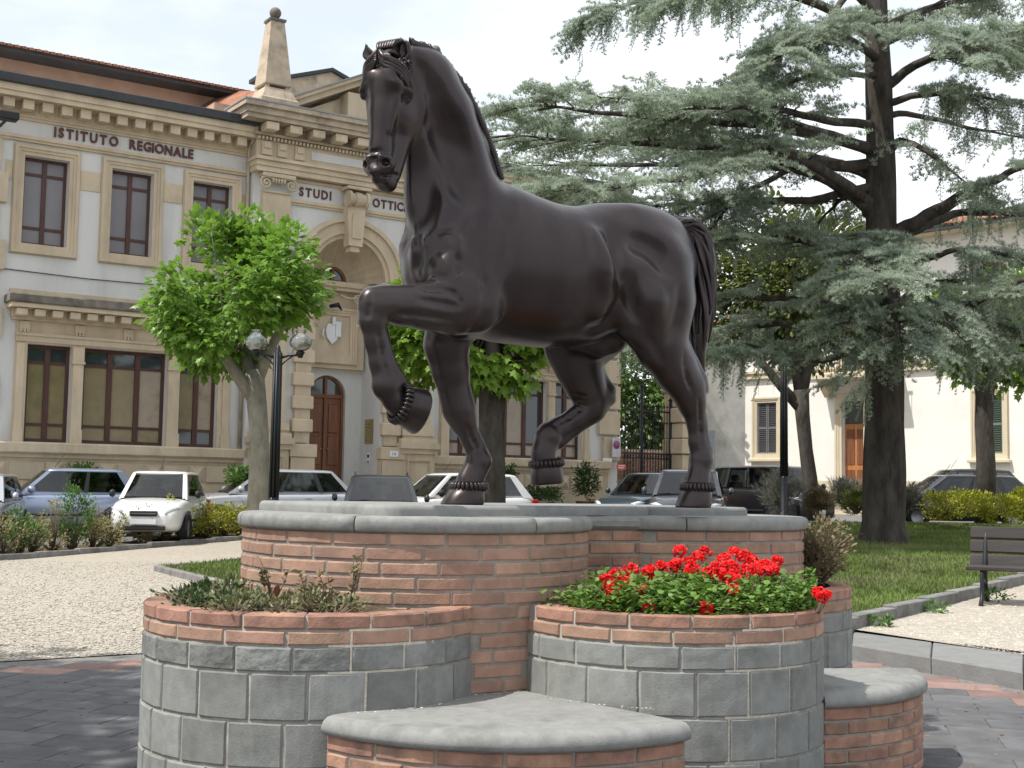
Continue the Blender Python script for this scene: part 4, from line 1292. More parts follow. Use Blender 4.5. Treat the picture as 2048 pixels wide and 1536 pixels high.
def frame4(parent, s0, s1, z0, z1, w, n0, n1, mt, name='window_surround'):
    m = MB()
    for q, (ww, nn) in enumerate(((w, n1), (w*.62, n1+.025), (w*.30, n1-.02 if False else n1+.05))):
        # three stepped mouldings, each a ring butted at the corners
        o_ = w - (0, w*.05, w*.10)[q]; i_ = (0, w*.36, w*.62)[q]
        a, b, c, d = s0-o_, s1+o_, z0-o_, z1+o_; e, f_, g, h = s0-i_ if i_ else s0, s1+i_ if i_ else s1, z0-i_ if i_ else z0, z1+i_ if i_ else z1
        nb = n0 if q == 0 else (n1, n1+.025)[q-1]
        fbx(m, a, e, nb, nn, c, d); fbx(m, f_, b, nb, nn, c, d); fbx(m, e, f_, nb, nn, h, d); fbx(m, e, f_, nb, nn, c, g)
    return m.build(name, mt, parent)

PV = M_reflpane, M_blindw, M_gdark
for side in (1, -1):
    f = (lambda s: s) if side == 1 else mir
    def rng_(a, b): a, b = f(a), f(b); return (min(a, b), max(a, b))
    uw = [(-8.58, -7.53), (-6.50, -5.45), (-4.42, -3.37)]
    gw = [(-8.32, -7.28), (-6.99, -4.92), (-4.59, -3.58)]
    s0, s1 = rng_(-9.75, -2.85)
    holes = [(*rng_(a, b), 7.0, 9.12) for a, b in uw] + [(*rng_(a, b), 2.3, 4.62) for a, b in gw]
    wall_holes('wall', M_plaster, s0, s1, 0, 10.1, 0, holes, .34)
    for a, b in uw:
        a, b = rng_(a, b)
        frame4(inst, a, b, 7.0, 9.12, .26, .0, .05, M_beige)
        window(inst, a, b, 7.0, 9.12, -.20, 2, (7.42, 8.72), M_wood, [M_blindg, M_blindg, M_blindg])
    for a, b in ((-9.0, -8.86), (-7.26, -6.78), (-5.18, -4.70), (-3.10, -2.9)):
        a, b = rng_(a, b); fpart('string_band', M_beige, [(a, b, 0, .025, 8.47, 8.95)])
    # lower group
    a, b = rng_(-8.56, -3.32)
    m = MB(); A_, B_ = rng_(-8.60, -3.25)
    hs_ = sorted([rng_(*g) for g in gw])
    for c0, c1 in zip([A_]+[h[1] for h in hs_], [h[0] for h in hs_]+[B_]): fbx(m, c0, c1, 0, .05, 2.285, 4.62)
    fbx(m, A_, B_, 0, .05, 4.62, 5.16); m.build('window_surround', M_beige, inst)
    for c0, c1 in zip([h[1] for h in hs_][:-1], [h[0] for h in hs_][1:]):
        fpart('pilaster', M_beige, [(c0+.02, c1-.02, .05, .10, 2.62, 4.2), (c0-.0, c1+.0, .05, .13, 2.285, 2.62), (c0-.01, c1+.01, .05, .14, 4.2, 4.26), (c0+.01, c1-.01, .05, .11, 4.26, 4.6)])
    for c in (A_+.12, B_-.12):
        fpart('pilaster', M_beige, [(c-.09, c+.09, .05, .10, 2.62, 4.62), (c-.11, c+.11, .05, .13, 2.285, 2.62)])
    fpart('architrave', M_beige, [(A_, B_, .05, .09, 4.66, 4.80), (A_-.02, B_+.02, .05, .12, 4.80, 4.87)])
    for g in gw:
        a, b = rng_(*g); nn = 3 if b-a > 1.5 else 2
        pn = [M_reflpane, [M_reflpane, M_reflpane, M_blindw] if side == 1 else [M_blindw, M_reflpane, M_blindw], M_gdark]
        if side == 1 and g[0] == -4.59: pn = [M_gdark, [M_reflpane, M_blindw], M_gdark]
        if side == -1: pn = [M_blindw, [M_gdark, M_blindw], M_gdark]
        window(inst, a, b, 2.3, 4.62, -.16, nn, (2.72, 4.2), M_wood, pn, .085)
    for s_ in (-8.42, -7.13, -5.95, -4.75, -3.45):
        c = f(s_)
        fpart('bracket', M_beige, [(c-.12, c+.12, .05, .13, 4.95, 5.13), (c-.11, c-.05, .05, .12, 4.88, 4.95), (c-.03, c+.03, .05, .12, 4.88, 4.95), (c+.05, c+.11, .05, .12, 4.88, 4.95)])
    fpart('cornice', M_beige, [(A_-.12, B_+.12, 0, .14, 5.16, 5.22), (A_-.14, B_+.14, 0, .16, 5.22, 5.42), (A_-.24, B_+.24, 0, .52, 5.42, 5.52)])
    fpart('cornice_ledge', M_stain, [(A_-.29, B_+.29, 0, .58, 5.52, 5.74)], bev=.03)
    fpart('wall_band', M_beige, [(A_-.18, B_+.18, 0, .05, 5.74, 5.90)])
    n_ = int((B_-A_)/.40); mod = MB().box(-.12, .12, -.46, -.16, 0, .17, bev=.015).mesh('modillion'); mod.materials.append(M_beige)
    for i in range(n_+1): obj('modillion', mod, None, inst, (A_+.03+(B_-A_-.06)*i/n_, 0, 5.235))
    # sill, panels, plinth
    s0, s1 = rng_(-9.3, -2.75)
    fpart('sill', M_beige, [(s0, s1, 0, .30, 2.03, 2.285)], bev=.03)
    fpart('sill_moulding', M_beige, [(s0, s1, 0, .20, 1.93, 2.03), (s0, s1, 0, .14, 1.86, 1.93)])
    fpart('plinth', M_beige, [(s0, s1, 0, .12, 0, 1.86), (s0, s1, .12, .20, 0, 1.08), (s0, s1, .12, .17, 1.08, 1.30), (s0, s1, .12, .24, 0, .55)])
    cs_ = [-8.9, -7.6, -6.35, -5.2, -4.1, -3.05]
    for c in cs_:
        c = f(c); m = MB(); m.add([(c-.2,-.125,1.40),(c+.2,-.125,1.40),(c+.2,-.125,1.82),(c-.2,-.125,1.82),(c,-.25,1.61)], [(0,1,4),(1,2,4),(2,3,4),(3,0,4)]); m.build('diamond_boss', M_beige, inst)
    for c0, c1 in zip(cs_, cs_[1:]):
        a, b = rng_(c0+.25, c1-.25) if side == 1 else (min(f(c0+.25), f(c1-.25)), max(f(c0+.25), f(c1-.25)))
        fpart('stone_panel', M_beige, [(a, b, .12, .165, 1.41, 1.81)], bev=.012)
    # entablature
    s0, s1 = rng_(-9.75, -2.95)
    fpart('cornice_moulding', M_beige, [(s0, s1, 0, .07, 9.44, 9.50), (s0, s1, 0, .11, 9.50, 9.58)])
    fpart('cornice_moulding', M_beige, [(s0, s1, 0, .06, 9.96, 10.02), (s0, s1, 0, .10, 10.02, 10.08)])
    fpart('cornice', M_beige, [(s0, s1, 0, .12, 10.08, 10.36), (s0, s1, 0, .56, 10.36, 10.48), (s0, s1, 0, .60, 10.48, 10.64)])
    fpart('gutter', M_gut, [(s0, s1, .0, .70, 10.64, 10.87)], bev=.02)
    md = MB(); md.prism([(-.125, 0), (.125, 0), (.125, .22), (-.125, .22)], -.44, -.12); md = md.mesh('modillion'); md.materials.append(M_beige)
    n_ = int((s1-s0)/.445)
    for i in range(n_): obj('modillion', md, None, inst, (s0+.22+i*.445, 0, 10.13))
    # corner quoins
    for i in range(9):
        wq = .80 if i % 2 else .62
        a, b = (-9.75, -9.75+wq) if side == 1 else (mir(-9.75)-wq, mir(-9.75))
        fpart('quoin', M_beige, [(a, b, .0, .13, 2.30+i*.80, 3.02+i*.80)], bev=.02)
    if side == -1:      # end wall of the wing with its own quoins, seen beside the gate
        e = mir(-9.75)
        m = MB(); m.quad((e,0,0),(e,9,0),(e,9,10.6),(e,0,10.6)); m.build('wall', M_beige, inst)
letters('ISTITUTO', -7.93, -6.38, .03, 9.67, .23, M_letter, inst)
letters('REGIONALE', -6.10, -4.45, .03, 9.67, .23, M_letter, inst)

# ---- central bay
CN = .30
AC, AZ, AR = -.05, 7.0, 1.22             # arch centre, springing height, inner radius
def arch_wall(name, mt, s0, s1, z0, z1, n, ac, az, ar, w_low, depth, zfloor, parent=inst, seg=20):
    """wall with a round-headed opening of half width w_low below the springing"""
    m = MB(); y = -n
    m.quad((s0,y,z0), (ac-w_low,y,z0), (ac-w_low,y,az), (s0,y,az)); m.quad((ac+w_low,y,z0), (s1,y,z0), (s1,y,az), (ac+w_low,y,az))
    if zfloor > z0: m.quad((ac-w_low,y,z0), (ac+w_low,y,z0), (ac+w_low,y,zfloor), (ac-w_low,y,zfloor))
    pts = [(ac-ar*math.cos(math.pi*i/seg), az+ar*math.sin(math.pi*i/seg)) for i in range(seg+1)]
    for (xa, za), (xb, zb) in zip(pts, pts[1:]): m.quad((xa,y,za), (xb,y,zb), (xb,y,z1), (xa,y,z1))
    m.quad((s0,y,az), (ac-ar,y,az), (ac-ar,y,z1), (s0,y,z1)); m.quad((ac+ar,y,az), (s1,y,az), (s1,y,z1), (ac+ar,y,z1))
    for (xa, za), (xb, zb) in zip(pts, pts[1:]): m.quad((xa,y,za), (xa,y+depth,za), (xb,y+depth,zb), (xb,y,zb))
    m.quad((ac-w_low,y,zfloor), (ac-w_low,y+depth,zfloor), (ac-w_low,y+depth,az), (ac-w_low,y,az)); m.quad((ac+w_low,y,az), (ac+w_low,y+depth,az), (ac+w_low,y+depth,zfloor), (ac+w_low,y,zfloor))
    m.quad((ac-w_low,y,zfloor), (ac+w_low,y,zfloor), (ac+w_low,y+depth,zfloor), (ac-w_low,y+depth,zfloor))
    return m.build(name, mt, parent)
arch_wall('wall', M_plaster, -2.9, 2.7, 0, 10.0, CN, AC, AZ, AR, 1.05, 1.15, 1.15)
m = MB(); m.quad((-2.9,0,0),(-2.9,-CN,0),(-2.9,-CN,11),(-2.9,0,11)); m.quad((2.7,-CN,0),(2.7,0,0),(2.7,0,11),(2.7,-CN,11)); m.build('wall', M_plaster, inst)
# back wall of the niche with door opening and lunette
NB = CN-1.15
DC, DW, DZ = -.05, .56, 3.88
arch_wall('niche_wall', M_plaster, -1.3, 1.25, 1.1, 7.0, NB, DC, DZ, DW, DW, .28, 1.15)
# shell half dome
m = MB(); nfl = 13; na, nr_ = 104, 10; vs_ = []
for j in range(nr_+1):
    t = j/nr_
    for i in range(na+1):
        a = math.pi*i/na; fl = abs(math.sin(a*nfl/1.0))
        r_ = (.42 + (AR-.05-.42)*math.sin(t*math.pi/2)) * (1 + .05*t*fl)
        dep = (1-math.sin(t*math.pi/2)**1.6)*1.0 + .10*fl*t*(1-t)*2
        vs_.append((AC-r_*math.cos(a)*.985, -CN+.04+dep, AZ+r_*math.sin(a)))
fs = [(j*(na+1)+i, j*(na+1)+i+1, (j+1)*(na+1)+i+1, (j+1)*(na+1)+i) for j in range(nr_) for i in range(na)]
m.add(vs_, fs, True); m.build('shell_niche', M_beige, inst)
# lunette window
LR = .42
m = MB(); pts = [(AC-LR*math.cos(math.pi*i/16), AZ+.06+LR*math.sin(math.pi*i/16)) for i in range(17)]
ri = LR-.09; pin = [(AC-ri*math.cos(math.pi*i/16), AZ+.06+ri*math.sin(math.pi*i/16)) for i in range(17)]
yb = -CN+1.02
for i in range(16):
    (a, b), (c, d), (e, f_), (g, h) = pts[i], pts[i+1], pin[i+1], pin[i]
    m.quad((a,yb,b), (c,yb,d), (e,yb,f_), (g,yb,h)); m.quad((g,yb,h), (e,yb,f_), (e,yb+.08,f_), (g,yb+.08,h))
fbx(m, AC-LR, AC+LR, CN-1.08, CN-1.01, AZ+.03, AZ+.10); fbx(m, AC-.04, AC+.04, CN-1.08, CN-1.005, AZ+.10, AZ+LR)
lw = m.build('lunette_window', M_door, inst)
for sg in (-1, 1):
    m = MB(); pp = [(AC, AZ+.08)] + [(AC+sg*ri*math.cos(math.pi/2*i/8), AZ+.08+ri*math.sin(math.pi/2*i/8)) for i in range(9)]
    m.add([(x, yb+.05, z) for x, z in pp], [tuple(range(len(pp)))]); m.build('pane', M_gdark, lw)
# archivolt rings
m = MB(); seg = 36
for r0, r1, n0, n1 in ((AR, AR+.10, CN, CN+.10), (AR+.10, AR+.32, CN, CN+.06), (AR+.32, AR+.44, CN, CN+.13), (AR-.12, AR, CN-.14, CN+.03)):
    for i in range(seg):
        a0, a1 = math.pi*i/seg, math.pi*(i+1)/seg
        P_ = lambda r_, a, n: (AC-r_*math.cos(a), -n, AZ+r_*math.sin(a))
        m.quad(P_(r0,a0,n1), P_(r0,a1,n1), P_(r1,a1,n1), P_(r1,a0,n1)); m.quad(P_(r1,a0,n1), P_(r1,a1,n1), P_(r1,a1,n0), P_(r1,a0,n0)); m.quad(P_(r0,a1,n1), P_(r0,a0,n1), P_(r0,a0,n0), P_(r0,a1,n0))
m.build('archivolt', M_beige, inst)
# keystone with rolled scroll
m = MB(); m.prism([(AC-.20, 7.85), (AC+.20, 7.85), (AC+.27, 8.95), (AC-.27, 8.95)], -(CN+.34), -CN)
m.prism([(AC-.15, 7.70), (AC+.15, 7.70), (AC+.12, 7.85), (AC-.12, 7.85)], -(CN+.28), -CN)
for x0, x1, r_ in ((-.30, -.22, .23), (-.22, -.09, .17), (-.09, .09, .20), (.09, .22, .17), (.22, .30, .23)):
    m.tube([(AC+x0, -(CN+.34), 9.12), (AC+x1, -(CN+.34), 9.12)], r_, 16, smooth=False)
fbx(m, AC-.36, AC+.36, CN, CN+.52, 9.36, 9.44)
fbx(m, AC-.13, AC+.13, CN+.34, CN+.38, 8.05, 8.72)
m.build('keystone', M_beige, inst)
# impost, panel, scrolls between door and lunette
fpart('impost', M_beige, [(AC-1.05, AC+1.05, NB, NB+.55, 6.86, 7.0), (AC-1.05, AC+1.05, NB, NB+.48, 6.76, 6.86)])
fpart('stone_panel', M_beige, [(AC-.98, AC+.98, NB, NB+.22, 4.62, 6.76)])
frame4(inst, AC-.52, AC+.52, 4.95, 6.10, .22, NB+.22, NB+.26, M_beige, 'panel_frame')
for sg in (-1, 1):
    m = MB(); pts = []; rd = []
    for i in range(40):
        t = i/39; a = t*math.pi*3.4; r_ = .13*(1-t)+.02
        pts.append((AC+sg*(.62+r_*math.cos(a)), -(NB+.50), 6.55+r_*math.sin(a))); rd.append(.022)
    pts = [(AC+sg*(.05+.6*i/10), -(NB+.50), 6.64-.07*math.sin(i/10*3.1)) for i in range(10)] + pts; rd = [.03]*10 + rd
    m.tube(pts, rd, 6); m.build('scroll', M_beige, inst)
    m = MB(); fbx(m, AC+sg*.9-.13, AC+sg*.9+.13, NB, NB+.42, 5.9, 6.7); m.build('bracket', M_beige, inst)
# coat of arms in low relief
m = MB(); cz = 5.62
m.add([(AC+x, -(NB+.275), cz+z) for x, z in ((-.18,.22),(.16,.26),(.20,-.02),(.10,-.22),(-.04,-.34),(-.18,-.18),(-.24,.04))], [tuple(range(7))[::-1]])
fbx(m, AC-.05, AC+.05, NB+.26, NB+.31, cz+.20, cz+.42); fbx(m, AC+.06, AC+.22, NB+.26, NB+.30, cz-.12, cz+.30)
m.tube([(AC-.30, -(NB+.29), cz+.1), (AC-.34, -(NB+.29), cz-.1), (AC-.28, -(NB+.29), cz-.22)], [.02,.03,.01], 6)
m.build('relief', M_white, inst)
m = MB(); m.tube([(AC-.22, -(NB+.45), 6.30), (AC-.05, -(NB+.62), 6.34), (AC+.12, -(NB+.5), 6.22)], [.05,.07,.02], 8); m.build('wall_lamp', M_black, inst)
# rusticated pilasters
for sg in (-1, 1):
    c = AC+sg*1.33
    m = MB(); fbx(m, c-.21, c+.21, CN, CN+.10, 2.50, 6.70); o = m.build('pilaster', M_beige, inst)
    for i in range(7):
        z = 2.78+i*.61
        if z+.34 < 6.7: fpart('rusticated_block', M_beige, [(c-.29, c+.29, CN, CN+.17, z, z+.34)], bev=.02)
    fpart('pedestal_block', M_beige, [(c-.34, c+.34, CN, CN+.24, 0, 2.12), (c-.38, c+.38, CN, CN+.28, 2.12, 2.46)], bev=.015)
    fpart('impost', M_beige, [(c-.32, c+.32, CN, CN+.20, 6.70, 6.95)])
    # big order
    c = -.1+sg*2.2
    fpart('pilaster', M_beige, [(c-.40, c+.40, CN, CN+.16, 3.1, 9.0)])
    fpart('pilaster_base', M_beige, [(c-.44, c+.44, CN, CN+.20, 2.98, 3.1), (c-.50, c+.50, CN, CN+.26, 2.80, 2.98), (c-.46, c+.46, CN, CN+.22, 2.72, 2.80), (c-.56, c+.56, CN, CN+.30, 2.60, 2.72)])
    fpart('pedestal_block', M_beige, [(c-.52, c+.52, CN, CN+.24, 0, 2.30), (c-.62, c+.62, CN, CN+.38, 2.44, 2.60), (c-.57, c+.57, CN, CN+.31, 2.30, 2.44)])
    frame4(inst, c-.28, c+.28, 1.2, 2.05, .09, CN+.24, CN+.25, M_beige, 'panel_frame')
    # ionic capital
    cp = fpart('capital', M_beige, [(c-.46, c+.46, CN, CN+.30, 9.40, 9.50), (c-.40, c+.40, CN, CN+.20, 9.0, 9.06)])
    for s2 in (-1, 1):
        m = MB(); pts = []; rd = []
        for i in range(30):
            t = i/29; a = math.pi*.5 - s2*t*math.pi*3.6; r_ = .155*(1-t)+.015
            pts.append((c+s2*.36+r_*math.cos(a), -(CN+.25+.05*t), 9.23+r_*math.sin(a))); rd.append(.030-.008*t)
        m.tube([(c, -(CN+.22), 9.37)]+pts, [.03]+rd, 6); m.build('volute', M_beige, cp)
    m = MB()
    for i in range(5): 
        x = c-.16+i*.08; m.tube([(x, -(CN+.24), 9.24), (x, -(CN+.27), 9.33), (x, -(CN+.22), 9.42)], [.02,.035,.015], 6)
    m.build('carved_leaves', M_beige, cp)
fpart('sign_band', M_plaster, [(-1.88, 1.68, CN, CN+.03, 8.95, 9.42)])
fpart('cornice_moulding', M_beige, [(-1.88, 1.68, CN, CN+.09, 8.86, 8.95), (-1.88, 1.68, CN, CN+.05, 8.80, 8.86), (-1.88, 1.68, CN, CN+.08, 9.42, 9.50)])
letters('STUDI', -1.62, -.68, CN+.035, 9.06, .23, M_letter, inst)
letters('OTTICI', .58, 1.62, CN+.035, 9.06, .23, M_letter, inst)
e0, e1 = -2.95, 2.75
fpart('architrave', M_beige, [(e0, e1, 0, CN+.30, 9.52, 9.66), (e0-.02, e1+.02, 0, CN+.34, 9.66, 9.80), (e0-.06, e1+.06, 0, CN+.42, 9.80, 9.88)])
fpart('frieze', M_beige, [(e0, e1, 0, CN+.26, 9.88, 10.34)])
fpart('frieze_panel', M_plaster, [(-1.40, 1.20, CN+.26, CN+.275, 10.02, 10.24)])
for c in (-2.68, -2.25, -1.75, 1.55, 2.05, 2.48):
    fpart('triglyph', M_beige, [(c-.14, c+.14, CN+.26, CN+.32, 9.95, 10.30), (c-.09, c+.09, CN+.32, CN+.36, 10.12, 10.28)])
dn = MB()
x = e0
while x < e1: fbx(dn, x, x+.06, CN+.26, CN+.36, 10.34, 10.42); x += .105
o = dn.build('dentil_row', M_beige, inst); o['kind'] = 'stuff'
fpart('cornice', M_beigew, [(e0-.05, e1+.05, 0, CN+.26, 10.34, 10.74), (e0-.10, e1+.10, 0, CN+.40, 10.44, 10.50), (e0-.50, e1+.50, 0, CN+.80, 10.74, 10.86), (e0-.54, e1+.54, 0, CN+.86, 10.86, 11.02), (e0-.62, e1+.62, 0, CN+.96, 11.02, 11.14)])
fpart('flashing', M_lead, [(e0-.64, e1+.64, -.2, CN+.98, 11.142, 11.18)])
md = MB(); md.box(-.17, .17, -(CN+.74), -(CN+.26), 0, .22, bev=.02); md = md.mesh('modillion'); md.materials.append(M_beige)
for i in range(9): obj('modillion', md, None, inst, (-2.72+i*.655, 0, 10.51))
# pediment and attic behind
def gable(name, mt, s0, s1, zb, zp, n0, n1, parent=inst):
    m = MB(); m.prism([(s0, zb), (s1, zb), ((s0+s1)/2, zp)], -n1, -n0); return m.build(name, mt, parent)
gable('tympanum', M_beige, -2.0, 1.9, 11.18, 12.12, -.1, CN+.05)
for sg in (-1, 1):
    a = Vector((AC+sg*2.15, 11.22)); b = Vector((AC, 12.27))
    if sg == 1: a, b = b, a
    m = MB()
    for t0, t1, n1, mt_ in ((0, .16, CN+.45, 0), (.16, .26, CN+.60, 0)):
        m.prism([(a.x, a.y+t0), (b.x, b.y+t0), (b.x, b.y+t1), (a.x, a.y+t1)], -n1, .1)
    m.build('raking_cornice', M_beige, inst)
    m = MB(); m.prism([(a.x, a.y+.262), (b.x, b.y+.262), (b.x, b.y+.30), (a.x, a.y+.30)], -(CN+.66), 1.6); m.build('flashing', M_lead, inst)
fpart('stone_block', M_beige, [(-.1-.38, -.1+.32, CN-.2, CN+.50, 11.18, 12.0)], bev=.02)
m = MB(); m.prism([(-2.05, 11.1), (2.2, 11.1), (2.2, 12.55), (.1, 13.25), (-1.7, 12.62), (-2.05, 12.62)], 1.5, 1.9); m.build('attic_wall', M_beigew, inst)
m = MB(); m.prism([(-2.15, 12.62), (-1.7, 12.63), (.1, 13.26), (2.3, 12.55), (2.3, 12.63), (.1, 13.36), (-1.7, 12.73), (-2.15, 12.73)], 1.4, 2.1); m.build('roof_edge', M_gut, inst)
m = MB(); m.tube([(-2.1, 1.45, 11.2), (-2.1, 1.45, 12.75)], .06, 8); m.build('drainpipe', M_gut, inst)
# obelisks on the cornice ends
def obelisk(s_, label):
    t = thing('obelisk', label, 'obelisk', (0,0,0), FA, 'obelisks on the cornice')
    w = Matrix.Rotation(FA, 4, 'Z') @ Vector((s_, -(CN+.25), 11.18)); t.location = Vector((-4.594, 35.27, 0)) + w
    def fr(name, mt, prof):
        m = MB(); vs_ = []
        for hw, z in prof: vs_ += [(-hw,-hw,z),(hw,-hw,z),(hw,hw,z),(-hw,hw,z)]
        fs = [(k*4+i, k*4+(i+1) % 4, k*4+4+(i+1) % 4, k*4+4+i) for k in range(len(prof)-1) for i in range(4)]+[(0,3,2,1), tuple((len(prof)-1)*4+i for i in range(4))]
        m.add(vs_, fs); return m.build(name, mt, t)
    fr('base', M_beigew, [(.52, 0), (.52, .16), (.48, .20), (.36, .48)])
    for a in (-1, 1):
        for b in (-1, 1):
            m = MB(); m.lathe([(.001, 0), (.05, .02), (.065, .06), (.05, .10), (.001, .12)], 10, (a*.27, b*.27, .47)); m.build('stone_ball', M_beigew, t)
    fr('shaft', M_beigew, [(.35, .57), (.37, .60), (.19, 2.32)])
    fr('cap', M_stain, [(.19, 2.322), (.225, 2.34), (.225, 2.40), (.06, 2.42), (.06, 2.46)])
    m = MB(); m.lathe([(.155*math.sin(math.pi*i/12), 2.60-.155*math.cos(math.pi*i/12)) for i in range(13)], 16); m.build('stone_ball', M_stain, t)
obelisk(-2.55, 'tall weathered stone obelisk with a ball on top, left of the pediment')
obelisk(2.35, 'stone obelisk on the cornice mostly hidden behind the horse statue')
# door
dr = fpart('door', M_door, [(DC-DW, DC-DW+.07, NB-.2, NB-.12, 1.15, 3.95), (DC+DW-.07, DC+DW, NB-.2, NB-.12, 1.15, 3.95), (DC-.04, DC+.04, NB-.2, NB-.10, 1.15, 4.40), (DC-DW, DC+DW, NB-.2, NB-.11, 3.82, 3.92)])
for sg in (-1, 1):
    lf = fpart('door_leaf', M_door, [(DC+sg*.045, DC+sg*(DW-.07), NB-.22, NB-.16, 1.15, 3.82)], dr)
    for z0, z1 in ((1.35, 1.85), (1.95, 2.75), (2.85, 3.65)):
        fpart('door_panel', M_door, [(DC+sg*.12, DC+sg*(DW-.13), NB-.16, NB-.13, z0, z1)], dr, bev=.02)
    m = MB(); m.lathe([(.001,0),(.03,.0),(.03,.03),(.001,.04)], 10); m.build('door_knob', M_brass, dr, (DC+sg*.10, -(NB-.14), 2.4), (R(90),0,0))
    r_ = DW-.06; m = MB(); pp = [(DC+sg*.04, 3.92)]+[(DC+sg*r_*math.cos(math.pi/2*i/10), 3.90+r_*math.sin(math.pi/2*i/10)) for i in range(11)]
    m.add([(max(min(x, DC+r_), DC-r_) if abs(x-DC) > .04 else DC+sg*.04, -(NB-.17), z) for x, z in pp], [tuple(range(len(pp)))]); m.build('fanlight_pane', M_gdark, dr)
m = MB()
for i in range(16):
    a0, a1 = math.pi*i/16, math.pi*(i+1)/16
    P_ = lambda r_, a, n: (DC-r_*math.cos(a), -n, 3.90+r_*math.sin(a))
    m.quad(P_(DW-.09,a0,NB-.12), P_(DW-.09,a1,NB-.12), P_(DW,a1,NB-.12), P_(DW,a0,NB-.12)); m.quad(P_(DW-.09,a1,NB-.12), P_(DW-.09,a0,NB-.12), P_(DW-.09,a0,NB-.2), P_(DW-.09,a1,NB-.2))
m.build('door_arch', M_door, dr)
for i in range(6): fpart('doorstep', M_beige, [(AC-1.2-.1*i, AC+1.2+.1*i, CN+.0+.28*i, CN+.29+.28*i, -.2, 1.13-.16*i)])
# plaques
m = MB(); m.box(-.25, .25, -.012, .0, 2.56, 3.24, bev=.004)
pq = m.build('brass_plaque', M_brass, inst, (1.0, -(CN-.62), 0), (0, 0, R(-90)))
def flat_text(txt, size, x, y, z, parent, mt, rot=(R(90),0,0), name='lettering'):
    me = text_mesh(txt, size, .0006, bold=.0); me.materials.append(mt); return obj(name, me, None, parent, (x, y, z), rot)
for i, (tx, sz) in enumerate((('ISTITUTO NAZIONALE DI OTTICA', .022), ('Consiglio Nazionale delle Ricerche', .022), ('Sezione di Vinci', .026), ('Laboratorio e Scuola', .024), ('Studi Ottici', .026), ('Regione Toscana', .024))):
    flat_text(tx, sz, -.20, -.0135, 3.10-i*.09, pq, M_black)
m = MB(); m.box(-.09, .09, -.01, 0, 2.02, 2.32, bev=.004); bp = m.build('bell_panel', M_white, inst, (1.0, -(CN-.62), 0), (0,0,R(-90)))
m = MB(); m.box(-.055, .055, -.016, -.011, 2.18, 2.26); m.box(-.055, .055, -.016, -.011, 2.05, 2.08); m.build('bell_button', M_black, bp)
m = MB(); m.box(-.13, .13, -.012, 0, -.08, .08, bev=.005); np_ = m.build('number_plate', M_white, inst, (1.30, -(CN+.285), 2.28))
flat_text('14', .13, -.075, -.014, -.045, np_, M_black)
# attic storey behind the left wing, with tile eaves
fpart('attic_wall', M_orange, [(-20, 2, -8.0, -5.0, 10.3, 12.95)])
fpart('attic_wall_patch', mat('pink_render', (.62,.40,.30), rough=.95, var=.1, scale=1), [(-20, -7.5, -5.0, -4.97, 10.3, 12.6)])
fpart('eaves_board', M_gut, [(-20, 1.2, -5.0, -4.25, 12.95, 13.02)])
tm = MB()
for q in range(6):
    a = math.pi*q/5
tl_ = MB(); N8 = 6; vs_ = []
for y0, hh in ((-.0, 0), (.55, .16)):
    for i in range(N8+1): a = math.pi*i/N8; vs_.append((-.085*math.cos(a), y0, hh+.075*math.sin(a)))
tl_.add(vs_, [(i, i+1, N8+2+i, N8+1+i) for i in range(N8)], True); tl_.add([vs_[i] for i in range(N8+1)], [tuple(range(N8+1))[::-1]])
tme = tl_.mesh('roof_tile'); tme.materials.append(M_tile)
roof = fpart('roof', M_tile, [(-20, 1.3, -9.0, -4.3, 13.02, 13.05)])
for i in range(62): obj('roof_tile', tme, None, inst, (-10.6+i*.19, 4.15, 13.045))
m = MB()
for i in range(90): 
    x = -10.6-.19*i
m2 = MB(); m2.add([(-20,4.15,13.1),(1.3,4.15,13.1),(1.3,9.5,14.6),(-20,9.5,14.6)], [(0,1,2,3)]); m2.build('roof', M_tile, inst)
# sloping roof from the attic up behind the obelisk
m = MB(); m.add([(-3.2,3.0,11.6),(-1.6,1.4,12.35),(-1.6,8,14),(-3.2,8,13.2)], [(0,1,2,3)]); m.build('roof', M_tile, inst)
fpart('attic_wall', M_orange, [(-3.1, -1.9, -4.8, -2.2, 10.9, 11.95)])
m = MB(); m.tube([(-2.98,-.62,10.66),(-2.98,-.62,10.5),(-2.98,-.15,10.2),(-2.98,-.12,9.4),(-2.98,-.12,2.3)], .045, 8); m.build('downpipe', M_beigew, inst)
m = MB(); m.tube([(-9.4,-.03,6.35),(-7,-.035,6.30),(-5,-.035,6.33),(-3.0,-.035,6.30)], .012, 5); m.build('cable', M_gut, inst)
# flood lamp at the top left corner of the wing
m = MB(); m.box(-.25, .18, -1.15, -.85, 9.62, 9.82, bev=.03); m.box(-.03, .03, -.9, 0, 9.70, 9.74); fl = m.build('flood_lamp', M_black, inst, (-9.18, 0, 0))
# invisible-from-front rest of the block
m = MB(); m.box(-9.74, -1.5, .36, 9, 0, 10.6); m.box(1.4, 9.50, .36, 9, 0, 10.6); m.box(-1.499, 1.399, 1.4, 9, 0, 10.6); m.build('building_block', M_plaster, inst)

